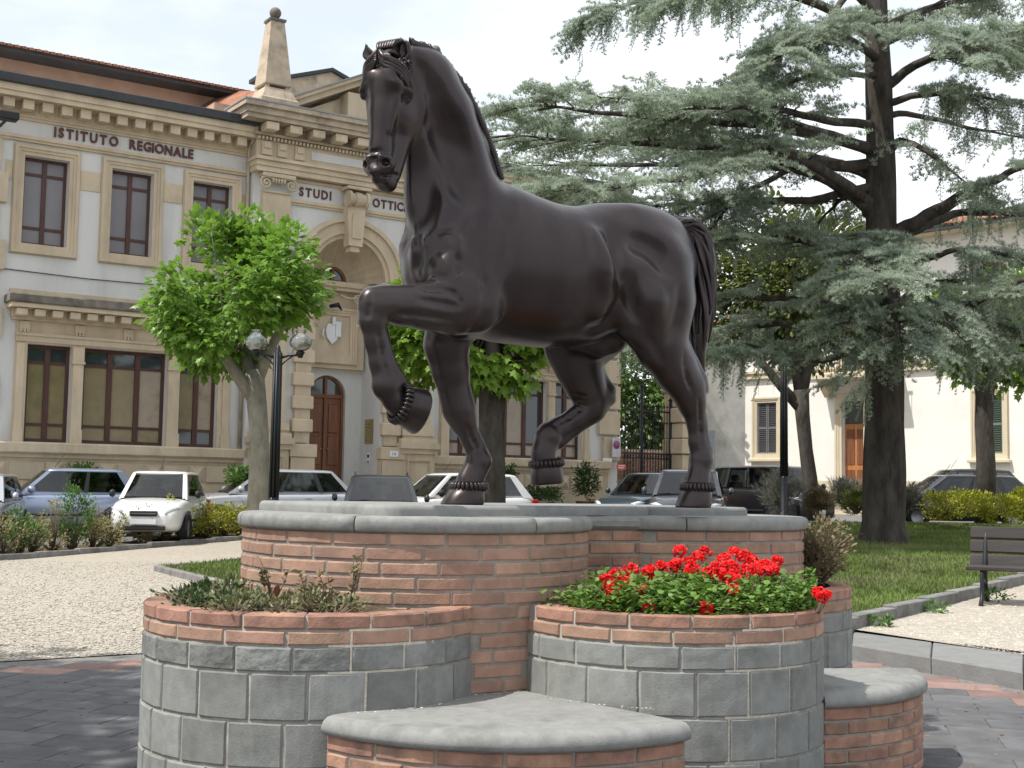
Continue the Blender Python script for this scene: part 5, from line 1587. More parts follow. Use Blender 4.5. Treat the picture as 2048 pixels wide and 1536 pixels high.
# ================================================================== gate between the buildings
def world_f(s, n, z=0): 
    w = Matrix.Rotation(FA, 4, 'Z') @ Vector((s, -n, z)); return Vector((-4.594, 35.27, 0)) + w
M_brickwall = mat('old_brick', (0.33, 0.20, 0.145), rough=.95, var=.3, scale=4, bump=.01, bscale=20, dark=(.2,.16,.13), dscale=1.5, damt=.6, objvar=.2, spec=.15)
g = thing('iron_gate', 'tall dark wrought iron gate between the institute and the white house', 'gate', world_f(9.75, .0, gh(3.5, 41)), FA)
barm = MB(); barm.tube([(0,0,.12),(0,0,3.05)], .014, 6); barm.tube([(0,0,3.05),(0,0,3.18)], [.022,.002], 6); barm = barm.mesh('bar'); barm.materials.append(M_iron)
for i in range(17):
    if i == 6: continue
    o = obj('bar', barm, None, g, (.10+i*.115, 0, 0)); o.scale = (1,1,1.15 if i < 6 else 1.15)
for z in (.15, 1.85, 2.0, 3.35): m = MB(); m.box(.02, 1.98, -.02, .02, z, z+.05); m.build('rail', M_iron, g)
for x in (.78, 1.96): m = MB(); m.tube([(x,0,0),(x,0,4.1 if x < 1 else 3.7)], .05, 8); m.lathe([(.001,0),(.08,.05),(.001,.16)], 8, (x,0,4.1 if x < 1 else 3.7)); m.build('post', M_iron, g)
m = MB()
for i in range(17): m.tube([(.10+i*.115,0,1.9),(.10+i*.115,0,2.0)], .03, 6)
for i in range(34): m.tube([(.05+i*.058,0,1.2+.0),(.05+i*.058,0,1.85)], .008, 4)
o = m.build('ironwork', M_iron, g)
# gate pier with rusticated blocks
gp_ = thing('gate_pier', 'beige rusticated stone pier at the right of the iron gate', 'pier', world_f(11.75, .1, gh(5, 42)), FA)
for i in range(8):
    ww = .0 if i % 2 else .06
    m = MB(); m.box(-ww, .95+ww, -.45-ww, .45, i*.5+.01, i*.5+.49, bev=.03); m.build('stone_block', M_beige, gp_)
m = MB(); m.box(-.1, 1.05, -.55, .5, 4.0, 4.15, bev=.03); m.box(.0, .95, -.45, .4, 4.15, 4.35, bev=.05); m.build('cap', M_beigew, gp_)
m = MB(); m.box(0, .16, -.02, 0, 0, .14); npl = m.build('number_plate', M_white, gp_, (.55, -.52, 1.72)); flat_text('13', .10, .02, -.022, .03, npl, M_black)
# brick wall and shed far behind the gate
bw = thing('brick_wall', 'low old brick wall with a dark opening seen through the iron gate', 'wall', (3.4, 47.0, .9), R(12))
m = MB(); m.box(-.5, 3.2, .06, .3, 0, 2.0); m.build('core', M_mortar, bw)
k = 0
for q in range(20):
    for i in range(12):
        x = -.4+i*.29+(.145 if q % 2 else 0)
        if x > 2.95: continue
        if 1.3 < x < 2.3 and q < 6: continue
        m = MB(); m.box(x, x+.275, 0, .07, .05+q*.095, .05+q*.095+.083, bev=.006); m.build('brick', M_brickwall, bw); k += 1
m = MB(); m.box(1.15, 2.7, -.2, .1, .66, .74); m.build('lintel', M_tile, bw)
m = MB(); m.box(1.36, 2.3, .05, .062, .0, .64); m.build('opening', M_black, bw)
# small signs on the wing end
for (s, z, w, h, txt, lab, mt1, mt2) in ((9.35, 2.62, .30, .42, 'P', 'small blue and red no parking sign on the beige corner by the gate', mat('sign_blue', (.10,.12,.35), rough=.5), mat('sign_red', (.5,.05,.04), rough=.5)),):
    sgn = thing('no_parking_sign', lab, 'sign', world_f(9.30, .26, 2.72), FA)
    m = MB(); m.box(-.16, .16, -.01, .01, -.30, .30, bev=.004); m.build('panel', mat('sign_grey', (.5,.5,.55), rough=.5), sgn)
    m = MB(); m.tube([(0,-.012,.08),(0,-.018,.08)], .13, 20); m.build('disc', mt2, sgn)
    m = MB(); m.tube([(0,-.018,.08),(0,-.024,.08)], .095, 20); m.build('disc', mt1, sgn)
    m = MB(); m.add([(-.08,-.027,.0),(-.055,-.027,-.02),(.08,-.027,.15),(.055,-.027,.17)], [(0,1,2,3)]); m.build('stripe', mt2, sgn)
sg2 = thing('assembly_point_sign', 'small white square sign with a black figure mark beside the gate', 'sign', world_f(8.95, .26, 2.20), FA)
m = MB(); m.box(-.17, .17, -.01, .01, -.17, .17, bev=.004); m.build('panel', M_white, sg2)
m = MB()
m.tube([(0,-.012,0),(0,-.018,0)], .05, 12)
for a in (45, 135, 225, 315):
    ca, sa = math.cos(R(a)), math.sin(R(a)); m.add([(ca*.07-sa*.025,-.014,sa*.07+ca*.025),(ca*.07+sa*.025,-.014,sa*.07-ca*.025),(ca*.15,-.014,sa*.15)], [(0,1,2)])
m.build('symbol', M_black, sg2)
sg3 = thing('red_notice', 'small red notice plate between the two signs by the gate', 'sign', world_f(9.50, .26, 2.12), FA)
m = MB(); m.box(-.17, .17, -.01, .01, -.08, .08, bev=.004); m.build('panel', mat('notice_red', (.62,.10,.07), rough=.5), sg3)
m = MB(); m.box(-.12, .12, -.013, -.0105, .02, .045); m.box(-.12, .09, -.013, -.0105, -.04, -.015); m.build('printed_line', M_white, sg3)

# ================================================================== the white house (right)
M_cream = mat('cream_plaster', (0.78, 0.755, 0.69), rough=.95, var=.05, scale=1, bump=.002, bscale=25, dark=(.66,.62,.54), dscale=.6, damt=.4, spec=.15)
M_sand = mat('sand_trim', (0.60, 0.52, 0.38), rough=.92, var=.08, scale=2, dark=(.48,.41,.30), dscale=1, damt=.4, spec=.15)
M_shut = mat('grey_shutter', (0.15, 0.15, 0.155), rough=.6, var=.15, scale=4, spec=.3)
M_shutg = mat('green_shutter', (0.13, 0.175, 0.14), rough=.6, var=.15, scale=4, spec=.3)
WB = R(-45)
wh = thing('white_house', 'white plastered house with sand coloured trim, grey shutters and a red tiled roof', 'building', (13, 47.7, 0), WB)
def wpart(name, mt, boxes, bev=0, parent=wh):
    m = MB()
    for b in boxes: fbx(m, *b, bev)
    return m.build(name, mt, parent)
wins = [(-4.72, -3.82, 2.93, 4.92), (4.28, 5.18, 2.86, 4.86), (4.28, 5.18, 7.4, 9.3), (-.9, .3, 5.9, 7.6)]
XH = 1.0     # the taller part of the house starts here
wall_holes('wall', M_cream, -6.9, XH, 0, 8.0, 0, [wins[0], wins[3], (-.95, -.05, .95, 4.85)], .3, wh)
wall_holes('wall', M_cream, XH, 14, 0, 10.6, 0, [wins[1], wins[2]], .3, wh)
wpart('plinth', M_sand, [(-6.9, -.95-.32, 0, .06, .5, 1.90), (-.05+.32, 14, 0, .06, .5, 1.90)])
wpart('pilaster', M_sand, [(-6.75, -6.05, 0, .10, .5, 5.85)])
wpart('string_band', M_sand, [(-6.9, 14, 0, .14, 5.86, 6.06), (-6.9, 14, 0, .20, 6.06, 6.16)])
wpart('pilaster', M_sand, [(-6.75, -6.05, 0, .10, 6.17, 7.9)])
for i, (a, b, c, d) in enumerate(wins):
    frame4(wh, a, b, c, d, .22, 0, .04, M_sand)
    wpart('window_sill', M_sand, [(a-.30, b+.30, 0, .20, c-.32, c-.20)], bev=.02)
    mt = M_shutg if i in (1, 2) else M_shut
    for k in (0, 1):
        w = (b-a)/2; x0 = a+k*w+.01; x1 = x0+w-.02
        sh = wpart('shutter', mt, [(x0, x0+.05, -.10, -.04, c, d), (x1-.05, x1, -.10, -.04, c, d), (x0+.05, x1-.05, -.10, -.04, c, c+.07), (x0+.05, x1-.05, -.10, -.04, d-.07, d), (x0+.05, x1-.05, -.10, -.04, (c+d)/2-.04, (c+d)/2+.04)])
        sl = MB(); sl.add([(x0+.05,.095,0),(x1-.05,.095,0),(x1-.05,.05,.055),(x0+.05,.05,.055),(x0+.05,.10,.008),(x1-.05,.10,.008),(x1-.05,.055,.063),(x0+.05,.055,.063)], [(3,2,1,0),(4,5,6,7),(0,1,5,4),(2,3,7,6)])
        sme = sl.mesh('slat'); sme.materials.append(mt)
        z = c+.09
        if i in (0, 1):
            while z < d-.12:
                obj('slat', sme, None, sh, (0,0,z)); z += .075
        else:
            mm = MB()
            while z < d-.12:
                mm.add([(v.co.x, v.co.y, v.co.z+z) for v in sme.vertices], [tuple(p.vertices) for p in sme.polygons]); z += .075
            o = mm.build('slats', mt, sh); o['kind'] = 'stuff'
    wpart('window_backing', M_black, [(a, b, -.28, -.2, c, d)])
# doorway
frame4(wh, -.95, -.05, .9, 4.85, .30, 0, .06, M_sand, 'door_surround')
d2 = wpart('door', mat('orange_door_wood', (.42,.17,.06), rough=.45, var=.25, scale=6, stretch=(2,2,.2)), [(-.95, -.05, -.27, -.2, .95, 4.0)])
wpart('door_panel', M_door, [(-.88, -.55, -.2, -.18, 1.3, 2.3), (-.88, -.55, -.2, -.18, 2.5, 3.8), (-.45, -.12, -.2, -.18, 1.3, 2.3), (-.45, -.12, -.2, -.18, 2.5, 3.8)], parent=d2)
wpart('transom_pane', M_gdark, [(-.95, -.05, -.27, -.2, 4.02, 4.85)], parent=d2)
# balcony on brackets
wpart('balcony', M_sand, [(-1.75, 1.55, 0, 1.0, 5.60, 5.84)], bev=.03)
for c in (-1.45, 1.25):
    m = MB(); m.add([(c-.12,0,5.0),(c+.12,0,5.0),(c+.12,-.22,5.0),(c-.12,-.22,5.0),(c-.12,0,5.6),(c+.12,0,5.6),(c+.12,-.8,5.6),(c-.12,-.8,5.6)], [(3,2,1,0),(0,1,5,4),(1,2,6,5),(2,3,7,6),(3,0,4,7)]); m.build('bracket', M_sand, wh)
bl = MB(); bl.tube([(0,0,0),(0,0,.95)], .012, 5); blm = bl.mesh('baluster'); blm.materials.append(M_iron)
for i in range(30): obj('baluster', blm, None, wh, (-1.7+i*.11, -.95, 5.84))
wpart('handrail', M_iron, [(-1.74, 1.54, .92, .98, 6.79, 6.83)])
wpart('eaves', M_sand, [(XH-.6, 14.5, -.2, .7, 10.6, 10.74)]); wpart('gutter', M_gut, [(XH-.6, 14.5, .7, .82, 10.64, 10.76)])
wpart('eaves', M_sand, [(-7.4, XH, -.2, .5, 8.0, 8.12)])
def tiled(name, quad, ux, n, parent):
    # a roof slope of rounded tile rows: quad = eave start, eave end, ridge end, ridge start
    a, b, c, d = [Vector(q) for q in quad]; m = MB(); nrm = (b-a).cross(d-a).normalized(); side = (b-a).normalized()
    for i in range(n):
        e = a.lerp(b, (i+.5)/n); f_ = d.lerp(c, (i+.5)/n); w = (b-a).length/n*.5; w2 = max(.02, (c-d).length/n*.5); vs_ = []
        for p, ww in ((e, w), (f_, w2)):
            for k in range(5): t_ = math.pi*k/4; vs_.append(p-side*ww*math.cos(t_)+nrm*ww*.8*math.sin(t_))
        m.add(vs_, [(k, k+1, 6+k, 5+k) for k in range(4)], True)
    m.add([a, b, c, d], [(0,1,2,3)]); o = m.build(name, M_tile, parent); o['kind'] = 'stuff'
tiled('roof_tiles', ((XH-.7,-.85,10.76), (14.7,-.85,10.76), (14.7,4.5,12.3), (XH+3.6,4.5,12.3)), 0, 75, wh)
tiled('roof_tiles', ((XH-.7,9.5,10.76), (XH-.7,-.85,10.76), (XH+3.6,4.5,12.3), (XH+3.6,4.9,12.3)), 0, 50, wh)
tiled('roof_tiles', ((-7.6,-.6,8.12), (XH-.01,-.6,8.12), (XH-.01,4,9.4), (-7.6,4,9.4)), 0, 45, wh)
m = MB(); m.box(-6.88, XH, .32, 5, 0, 8.0); m.box(XH+.001, 13.9, .32, 9, 0, 10.6); m.build('building_block', M_cream, wh)
m = MB(); m.quad((XH,0,8.1),(XH,.32,8.1),(XH,.32,10.6),(XH,0,10.6)); m.build('wall', M_cream, wh)
# grey stained wall between pier and house
gw_ = thing('boundary_wall', 'tall pale stained wall strip between the gate pier and the white house', 'wall', world_f(12.7, 0, .8), R(12))
m = MB(); m.box(0, 1.8, 0, .4, 0, 5.4); m.build('wall_face', mat('stained_wall', (.5,.48,.43), rough=.95, var=.15, scale=2, dark=(.25,.24,.21), dscale=1.2, damt=.7), gw_)
m = MB(); m.box(.35, .75, -.02, 0, .3, 2.6); m.build('notice_board', mat('grey_metal', (.3,.32,.34), rough=.5, metal=.3), gw_)
m = MB(); m.box(.0, 1.8, -.1, .5, 5.4, 5.55, bev=.02); m.build('coping', M_beigew, gw_)
m = MB(); m.box(0, .17, -.012, 0, 0, .15); np2 = m.build('number_plate', M_white, wh, (-6.25, -.11, 2.85)); flat_text('12', .11, .02, -.014, .03, np2, M_black)
# ================================================================== vegetation
M_bark = mat('plane_bark', (0.25, 0.235, 0.19), rough=.9, var=.3, scale=5, bump=.008, bscale=18, dark=(.13,.115,.085), dscale=2.2, damt=.8, spec=.2, stretch=(1,1,.5))
M_barkd = mat('dark_bark', (0.060, 0.052, 0.045), rough=.95, var=.45, scale=5, bump=.03, bscale=14, dark=(.12,.11,.095), dscale=4, damt=.6, spec=.15, stretch=(1,1,.35))
M_leaf = mat('plane_leaf', (0.165, 0.30, 0.042), rough=.38, var=.35, scale=1.3, spec=.4, dark=(.27,.38,.07), dscale=2.2, damt=.7, backlit=.42)
M_leaf2 = mat('lime_leaf', (0.17, 0.29, 0.035), rough=.5, var=.35, scale=1.3, spec=.4, dark=(.21,.32,.045), dscale=2.0, damt=.7, backlit=.45)
M_leafd = mat('dark_leaf', (0.085, 0.15, 0.03), rough=.5, var=.4, scale=1.5, spec=.4, dark=(.12,.15,.05), dscale=1.6, damt=.7, backlit=.25)
M_olive = mat('olive_leaf', (0.12, 0.15, 0.04), rough=.55, var=.4, scale=1.2, spec=.35, dark=(.17,.17,.06), dscale=1.6, damt=.7, backlit=.3)
M_cedar = mat('cedar_needles', (0.36, 0.42, 0.33), rough=.7, var=.3, scale=.9, spec=.3, dark=(.22,.29,.16), dscale=1.4, damt=.75, backlit=.42)
M_hedge = mat('hedge_leaf', (0.31, 0.29, 0.12), rough=.5, var=.4, scale=2, spec=.4, dark=(.30,.24,.12), dscale=2.5, damt=.8, backlit=.3)
M_hedgeg = mat('hedge_leaf_green', (0.09, 0.19, 0.035), rough=.5, var=.35, scale=2, spec=.4, backlit=.3)
M_gold = mat('golden_leaf', (0.33, 0.34, 0.03), rough=.5, var=.3, scale=2.5, spec=.35, dark=(.16,.21,.03), dscale=3, damt=.8, backlit=.3)
M_box = mat('box_leaf', (0.045, 0.085, 0.022), rough=.45, var=.4, scale=3, spec=.45, dark=(.10,.15,.04), dscale=4, damt=.7, backlit=.15)
M_dry = mat('dry_leaf', (0.23, 0.19, 0.11), rough=.8, var=.4, scale=3, spec=.2, dark=(.11,.12,.05), dscale=3, damt=.8, backlit=.2)
M_lav = mat('lavender_leaf', (0.21, 0.215, 0.18), rough=.8, var=.35, scale=3, spec=.2, dark=(.22,.17,.21), dscale=2.5, damt=.6, backlit=.2)
M_ger = mat('geranium_leaf', (0.13, 0.24, 0.04), rough=.5, var=.35, scale=6, spec=.4, dark=(.16,.27,.05), dscale=8, damt=.7, backlit=.3)
M_red = mat('geranium_petal', (0.82, 0.028, 0.03), rough=.5, var=.25, scale=14, spec=.3, backlit=.3)
M_ground = mat('bed_leaf', (0.15, 0.165, 0.07), rough=.5, var=.4, scale=8, spec=.45, dark=(.27,.23,.16), dscale=5, damt=.85, backlit=.2)
M_twig = mat('twig', (0.13, 0.10, 0.07), rough=.9, var=.3, scale=8, spec=.15)

def leaf_shape(kind='plane', n=5):
    """unit leaf lying along +x, slightly folded; returns verts, tris"""
    if kind == 'plane':
        out = [(0,0),(.18,.20),(.12,.50),(.36,.34),(.62,.46),(.62,.24),(1.0,0),(.62,-.24),(.62,-.46),(.36,-.34),(.12,-.50),(.18,-.20)]
    elif kind == 'oval':
        out = [(0,0),(.3,.26),(.7,.24),(1,0),(.7,-.24),(.3,-.26)]
    elif kind == 'round':
        out = [(0,0),(.1,.42),(.5,.52),(.88,.36),(1,0),(.88,-.36),(.5,-.52),(.1,-.42)]
    else:
        out = [(0,0),(.5,.06),(1,0),(.5,-.06)]
    V = [(.45, 0, .0)] + [(x, y, -.18*abs(y)*1.4 - .12*x*x) for x, y in out]
    k = len(out); T = [(0, 1+i, 1+(i+1) % k) for i in range(k)]
    return np.array(V, float), np.array(T, int)

def frames(dirs, rolls):
    """rotation matrices whose x axis is dirs"""
    x = dirs/np.maximum(np.linalg.norm(dirs, axis=1, keepdims=True), 1e-9)
    up = np.tile(np.array([0,0,1.0]), (len(x), 1)); up[np.abs(x[:,2]) > .95] = (1,0,0)
    y = np.cross(up, x); y /= np.linalg.norm(y, axis=1, keepdims=True); z = np.cross(x, y)
    c, s = np.cos(rolls)[:,None], np.sin(rolls)[:,None]
    y2 = y*c+z*s; z2 = -y*s+z*c
    return np.stack([x, y2, z2], 2)
def scatter(tpl, pos, dirs, rolls, scale):
    V, T = tpl; n = len(pos)
    Rm = frames(dirs, rolls)
    W = np.einsum('nij,vj->nvi', Rm, V)*scale[:,None,None] + pos[:,None,:]
    F_ = T[None]+ (np.arange(n)*len(V))[:,None,None]
    return W.reshape(-1,3), F_.reshape(-1, T.shape[1])
def foliage(name, parent, mt, tpl, pos, dirs, size, kind='stuff', svar=.35):
    n = len(pos); V, F_ = scatter(tpl, pos, dirs, rng.uniform(-.9,.9,n), size*(1+rng.uniform(-svar,svar,n)))
    return obj(name, mesh_np(name, V, F_, False), mt, parent, kind=kind)

PL_T = leaf_shape('plane'); OV_T = leaf_shape('oval'); RD_T = leaf_shape('round'); ND_T = leaf_shape('needle')

def crown_points(n, rad, clumps=26, spread=.34, shell=.55, flat_bottom=.7, seed=0):
    """points gathered in clumps through an ellipsoid crown; returns positions and outward directions"""
    r_ = np.random.default_rng(seed)
    c = r_.normal(size=(clumps, 3)); c /= np.linalg.norm(c, axis=1, keepdims=True)
    rr = shell + (1-shell)*r_.random((clumps, 1)); c = c*rr; c[:,2] = np.where(c[:,2] < -flat_bottom, -flat_bottom, c[:,2])
    cs = spread*(.7+.6*r_.random(clumps)); idx = r_.integers(0, clumps, n)
    d = r_.normal(size=(n, 3)); d /= np.linalg.norm(d, axis=1, keepdims=True)
    k = r_.random((n,1))**.5
    p = c[idx] + d*k*cs[idx][:,None]
    out = p/np.maximum(np.linalg.norm(p, axis=1, keepdims=True), .01)*.8 + d*.9
    return p*np.array(rad), out

def broad_tree(name, label, base, trunk_pts, trunk_r, limbs, crown_c, rad, nleaf, size, mt, bark, nparts=0, cat='tree', group=None, seed=1, tpl=None, clumps=30, shell=.5, droop=-.35, spread=.34):
    t = thing(name, label, cat, base, 0, group)
    b = Vector(base)
    m = MB()
    m.tube([Vector(p)-b for p in trunk_pts], trunk_r, 12)
    m.build('trunk', bark, t)
    for pts, rr in limbs:
        m = MB(); m.tube([Vector(p)-b for p in pts], rr, 8); m.build('branch', bark, t)
    p, d = crown_points(nleaf, rad, clumps, spread=spread, shell=shell, seed=seed)
    cc = np.array(crown_c)-np.array(base); p = p+cc; d = d+np.array([0,0,droop])
    # thin twigs feeding the clumps
    m = MB()
    for k in range(0, nleaf, max(1, nleaf//60)):
        q = Vector(p[k]); s_ = Vector(cc)+Vector((0,0,-rad[2]*.75)); m.tube([s_, s_.lerp(q, .5)+Vector((0,0,.1)), q], [.035,.02,.006], 5)
    m.build('twigs', bark, t)['kind'] = 'stuff'
    tpl = tpl or PL_T
    order = np.argsort(-(-(p[:,0]*0+p[:,1]) + np.linalg.norm((p-cc)/np.array(rad), axis=1)*1.2))   # nearest and outermost first
    if nparts:
        mes = []
        for k in range(6):
            V, T = tpl; V = V*size*(1+rng.uniform(-.3,.35)); V = V*np.array([1, rng.uniform(.85,1.1), rng.uniform(.4,2)]); me = mesh_np('leaf', V, T); me.materials.append(mt); mes.append(me)
        Rm = frames(d[order[:nparts]], rng.uniform(-.9,.9,nparts))
        for k in range(nparts):
            o = obj('leaf', mes[k % 6], None, t); M4 = Matrix(Rm[k].tolist()).to_4x4(); M4.translation = Vector(p[order[k]]); o.matrix_basis = M4
        order = order[nparts:]
    foliage('foliage', t, mt, tpl, p[order], d[order], size)
    return t

# ---- pollarded plane tree at left
B0 = at_y(517, 1013, 26); B0.z = gh(B0.x, B0.y)
def T_(px, py, y): return tuple(at_y(px, py, y))
broad_tree('plane_tree', 'young plane tree with bright green crown and pale mottled trunk behind the lamp post', tuple(B0),
    [(B0.x, B0.y, B0.z), T_(518,940,26), T_(518,860,26), T_(512,790,26), T_(508,740,26)], [.24,.20,.19,.20,.20],
    [([T_(510,800,26), T_(470,745,25.8), T_(440,700,25.6), T_(410,665,25.4), T_(385,640,25.3)], [.15,.12,.10,.10,.05]),
     ([T_(508,770,26), T_(490,710,26.3), T_(480,640,26.4), T_(470,590,26.5)], [.14,.11,.09,.04]),
     ([T_(510,770,26), T_(540,700,26), T_(565,650,26.2), T_(570,600,26.3)], [.14,.11,.08,.04]),
     ([T_(512,760,26), T_(520,700,26.6), T_(500,640,27)], [.12,.09,.04])],
    T_(462, 590, 26), (1.68, 1.7, 1.62), 6800, .175, M_leaf, M_bark, nparts=300, seed=4, clumps=46, shell=.55, spread=.30)
# sprigs poking out of the top
# ---- second plane tree behind the horse's forelegs
B1 = at_y(985, 1005, 22); B1.z = 0.0
broad_tree('plane_tree', 'plane tree with dark ivy speckled trunk seen between the horse forelegs', tuple(B1),
    [(B1.x, B1.y, B1.z), T_(984,930,22), T_(983,850,22), T_(985,780,22), T_(990,720,22)], [.27,.23,.22,.24,.26],
    [([T_(985,790,22), T_(1020,740,22), T_(1050,700,22.3)], [.16,.12,.06]), ([T_(985,770,22), T_(940,700,22), T_(880,640,22.3)], [.16,.12,.05]), ([T_(985,770,22), T_(985,690,22), T_(960,600,22.3)], [.2,.14,.05])],
    T_(932, 645, 22), (1.5, 1.3, 1.2), 3900, .21, M_leaf2, M_barkd, nparts=300, seed=9, clumps=34, shell=.5, droop=-.75, spread=.30)
# ivy speckles and sprig on the dark trunk
# ---- trees on the right, in front of the white house
B2 = at_y(1622, 1000, 33); B2.z = gh(B2.x, B2.y)
broad_tree('broadleaf_tree', 'slim dark ivy clad tree with a forked trunk left of the big cedar', tuple(B2),
    [(B2.x, B2.y, B2.z), T_(1620,960,33), T_(1612,900,33), T_(1605,830,33), T_(1602,780,33)], [.24,.19,.17,.18,.20],
    [([T_(1600,815,33), T_(1560,770,33), T_(1520,720,33), T_(1490,690,33)], [.15,.12,.09,.04]), ([T_(1604,790,33), T_(1615,740,33), T_(1640,690,33.3), T_(1660,640,33.4)], [.15,.12,.08,.03]), ([T_(1602,790,33), T_(1590,720,33.2), T_(1570,640,33.4), T_(1560,560,33.5)], [.17,.14,.09,.03])],
    T_(1570, 560, 34), (2.5, 2.0, 2.35), 13000, .19, M_olive, M_barkd, seed=12, clumps=60, shell=.35, tpl=OV_T, spread=.3)
B3 = at_y(1970, 1000, 31); B3.z = gh(B3.x, B3.y)
broad_tree('plane_tree', 'plane tree with bright leaves at the right edge behind the yellow shrubs', tuple(B3),
    [(B3.x, B3.y, B3.z), T_(1972,930,31), T_(1968,850,31), T_(1970,770,31), T_(1975,720,31)], [.26,.22,.21,.22,.22],
    [([T_(1970,780,31), T_(1930,720,31), T_(1900,680,31)], [.14,.10,.04]), ([T_(1972,770,31), T_(2020,710,31), T_(2060,650,31)], [.15,.11,.05])],
    T_(1985, 655, 31.5), (2.0, 1.7, 1.45), 4200, .21, M_leaf2, M_barkd, seed=15, clumps=36, shell=.45)
# ---- garden trees behind the gate and behind the buildings
B4 = at_y(1300, 1000, 52); B4.z = gh(B4.x, B4.y)
broad_tree('garden_tree', 'leafy green garden tree seen through the iron gate', tuple(B4), [tuple(B4), T_(1300,900,52), T_(1300,820,52)], [.2,.18,.1], [],
    T_(1295, 800, 52), (2.6, 1.8, 2.9), 6000, .24, M_leafd, M_barkd, seed=21, clumps=50, shell=.3, tpl=OV_T, spread=.34)
B5 = at_y(1480, 1000, 55); B5.z = gh(B5.x, B5.y)

# ---- the tree beside the camera that shades the paving at left
broad_tree('plane_tree', 'large plane tree standing beside the dark paving left of the view', (-7.1, 6.1, 0), [(-7.1,6.1,0),(-7.1,6.1,2),(-7.0,6.1,4)], [.2,.17,.15], [],
    (-7.0, 6.1, 5.6), (2.35, 2.7, 1.5), 5200, .24, M_leaf, M_bark, seed=33, clumps=60, shell=.15, spread=.42)

# ---- bushes
def bush(name, label, base, rad, n, size, mt, tpl=OV_T, seed=0, clumps=18, spread=.38, shell=.45, up=.6, group=None, cat='bush', pot=None, twigs=True, cc_z=None, nt=26):
    t = thing(name, label, cat, base, 0, group)
    p, d = crown_points(n, rad, clumps, spread=spread, shell=shell, flat_bottom=.85, seed=seed)
    p[:,2] += rad[2]*1.0 if cc_z is None else cc_z; p[:,2] = np.abs(p[:,2]); d = d + np.array([0,0,up])
    if twigs:
        m = MB()
        for k in range(0, n, max(1, n//nt)):
            q = Vector(p[k]); m.tube([(q.x*.12, q.y*.12, 0), (q.x*.5, q.y*.5, q.z*.5), q], [.012,.008,.003], 5)
        m.build('stems', M_twig, t)
    foliage('foliage', t, mt, tpl, p, d, size)
    if pot:
        m = MB(); m.lathe([(pot*.75, -.28), (pot, 0), (pot*1.06, 0), (pot*1.06, .05), (pot*.9, .05), (pot*.9, .0)], 18); m.build('pot', M_tile, t)
    return t
# hedge shrubs at left: one by one along the kerb
random.seed(21)
def kerb_pt(px, back=.55):
    # meet the ray with the strip behind the hedge kerb
    a, b_ = Vector((-8.85, 22.45)), Vector((-5.85, 28.6)); d = ray(px, 1090); tx = d.x/d.y
    u = b_-a; s_ = (tx*a.y-a.x)/(u.x-tx*u.y); p = a+u*s_; nrm = Vector((-u.y, u.x)).normalized(); return p+nrm*back
hedge = [(-25,.5,.62,'dry'), (12,.42,.62,'dry'), (52,.34,.55,'dry'), (82,.40,.50,'green'), (108,.3,.45,'dry'), (150,.36,.62,'dry'), (190,.30,.80,'tall'), (228,.40,.52,'mix'), (262,.34,.42,'dry'),
         (335,.30,.50,'dry'), (372,.34,.60,'gold'), (412,.36,.56,'gold'), (448,.36,.58,'gold'), (484,.36,.55,'gold'), (520,.4,.5,'gold')]
names_ = {'dry': 'sparse dry hedge shrub with bare stems', 'green': 'low leafy green hedge shrub', 'tall': 'tall upright bright green hedge shrub', 'mix': 'bushy dull green hedge shrub', 'gold': 'yellow tipped hedge shrub'}
where = ['at the far left edge', 'in front of the far left car hood', 'left of the low green shrub', 'under the blue hatchback front', 'right of the low green shrub', 'in front of the blue hatchback door', 'in front of the blue hatchback rear wheel',
         'between the blue hatchback and white car', 'at the left headlamp of the white car', 'in front of the white car grille', 'at the right headlamp of the white car', 'right of the white car bonnet', 'left of the plane trunk foot, second from pedestal', 'beside the brick drum edge', 'hidden behind the brick drum']
for i, (px, w, h, kd) in enumerate(hedge):
    p = kerb_pt(px); z = gh(p.x, p.y)+.02
    n = {'dry': 260, 'green': 620, 'tall': 900, 'mix': 560, 'gold': 560}[kd]
    mt = {'dry': M_hedge, 'green': M_hedgeg, 'tall': M_hedgeg, 'mix': M_hedge, 'gold': M_gold}[kd]
    bush('hedge_shrub', names_[kd]+' '+where[i], (p.x, p.y, z), (w*1.15, w*.85, h*.72), int(n*1.5), .055 if kd != 'dry' else .05, mt, seed=100+i, clumps=14 if kd == 'dry' else 20, spread=.30 if kd == 'dry' else .40, shell=.6 if kd == 'dry' else .3, group='hedge shrubs along the car park kerb', cc_z=h*.78, nt=36)
# planting strip soil under the hedge
HS = [Vector((-13.0, 13.8)), Vector((-8.85, 22.45)), Vector((-5.85, 28.6)), Vector((-4.4, 31.4))]
polysheet('hedge_bed', [tuple(v) for v in HS]+[(v.x-1.15, v.y+.5) for v in HS[::-1]], M_soil, .03)
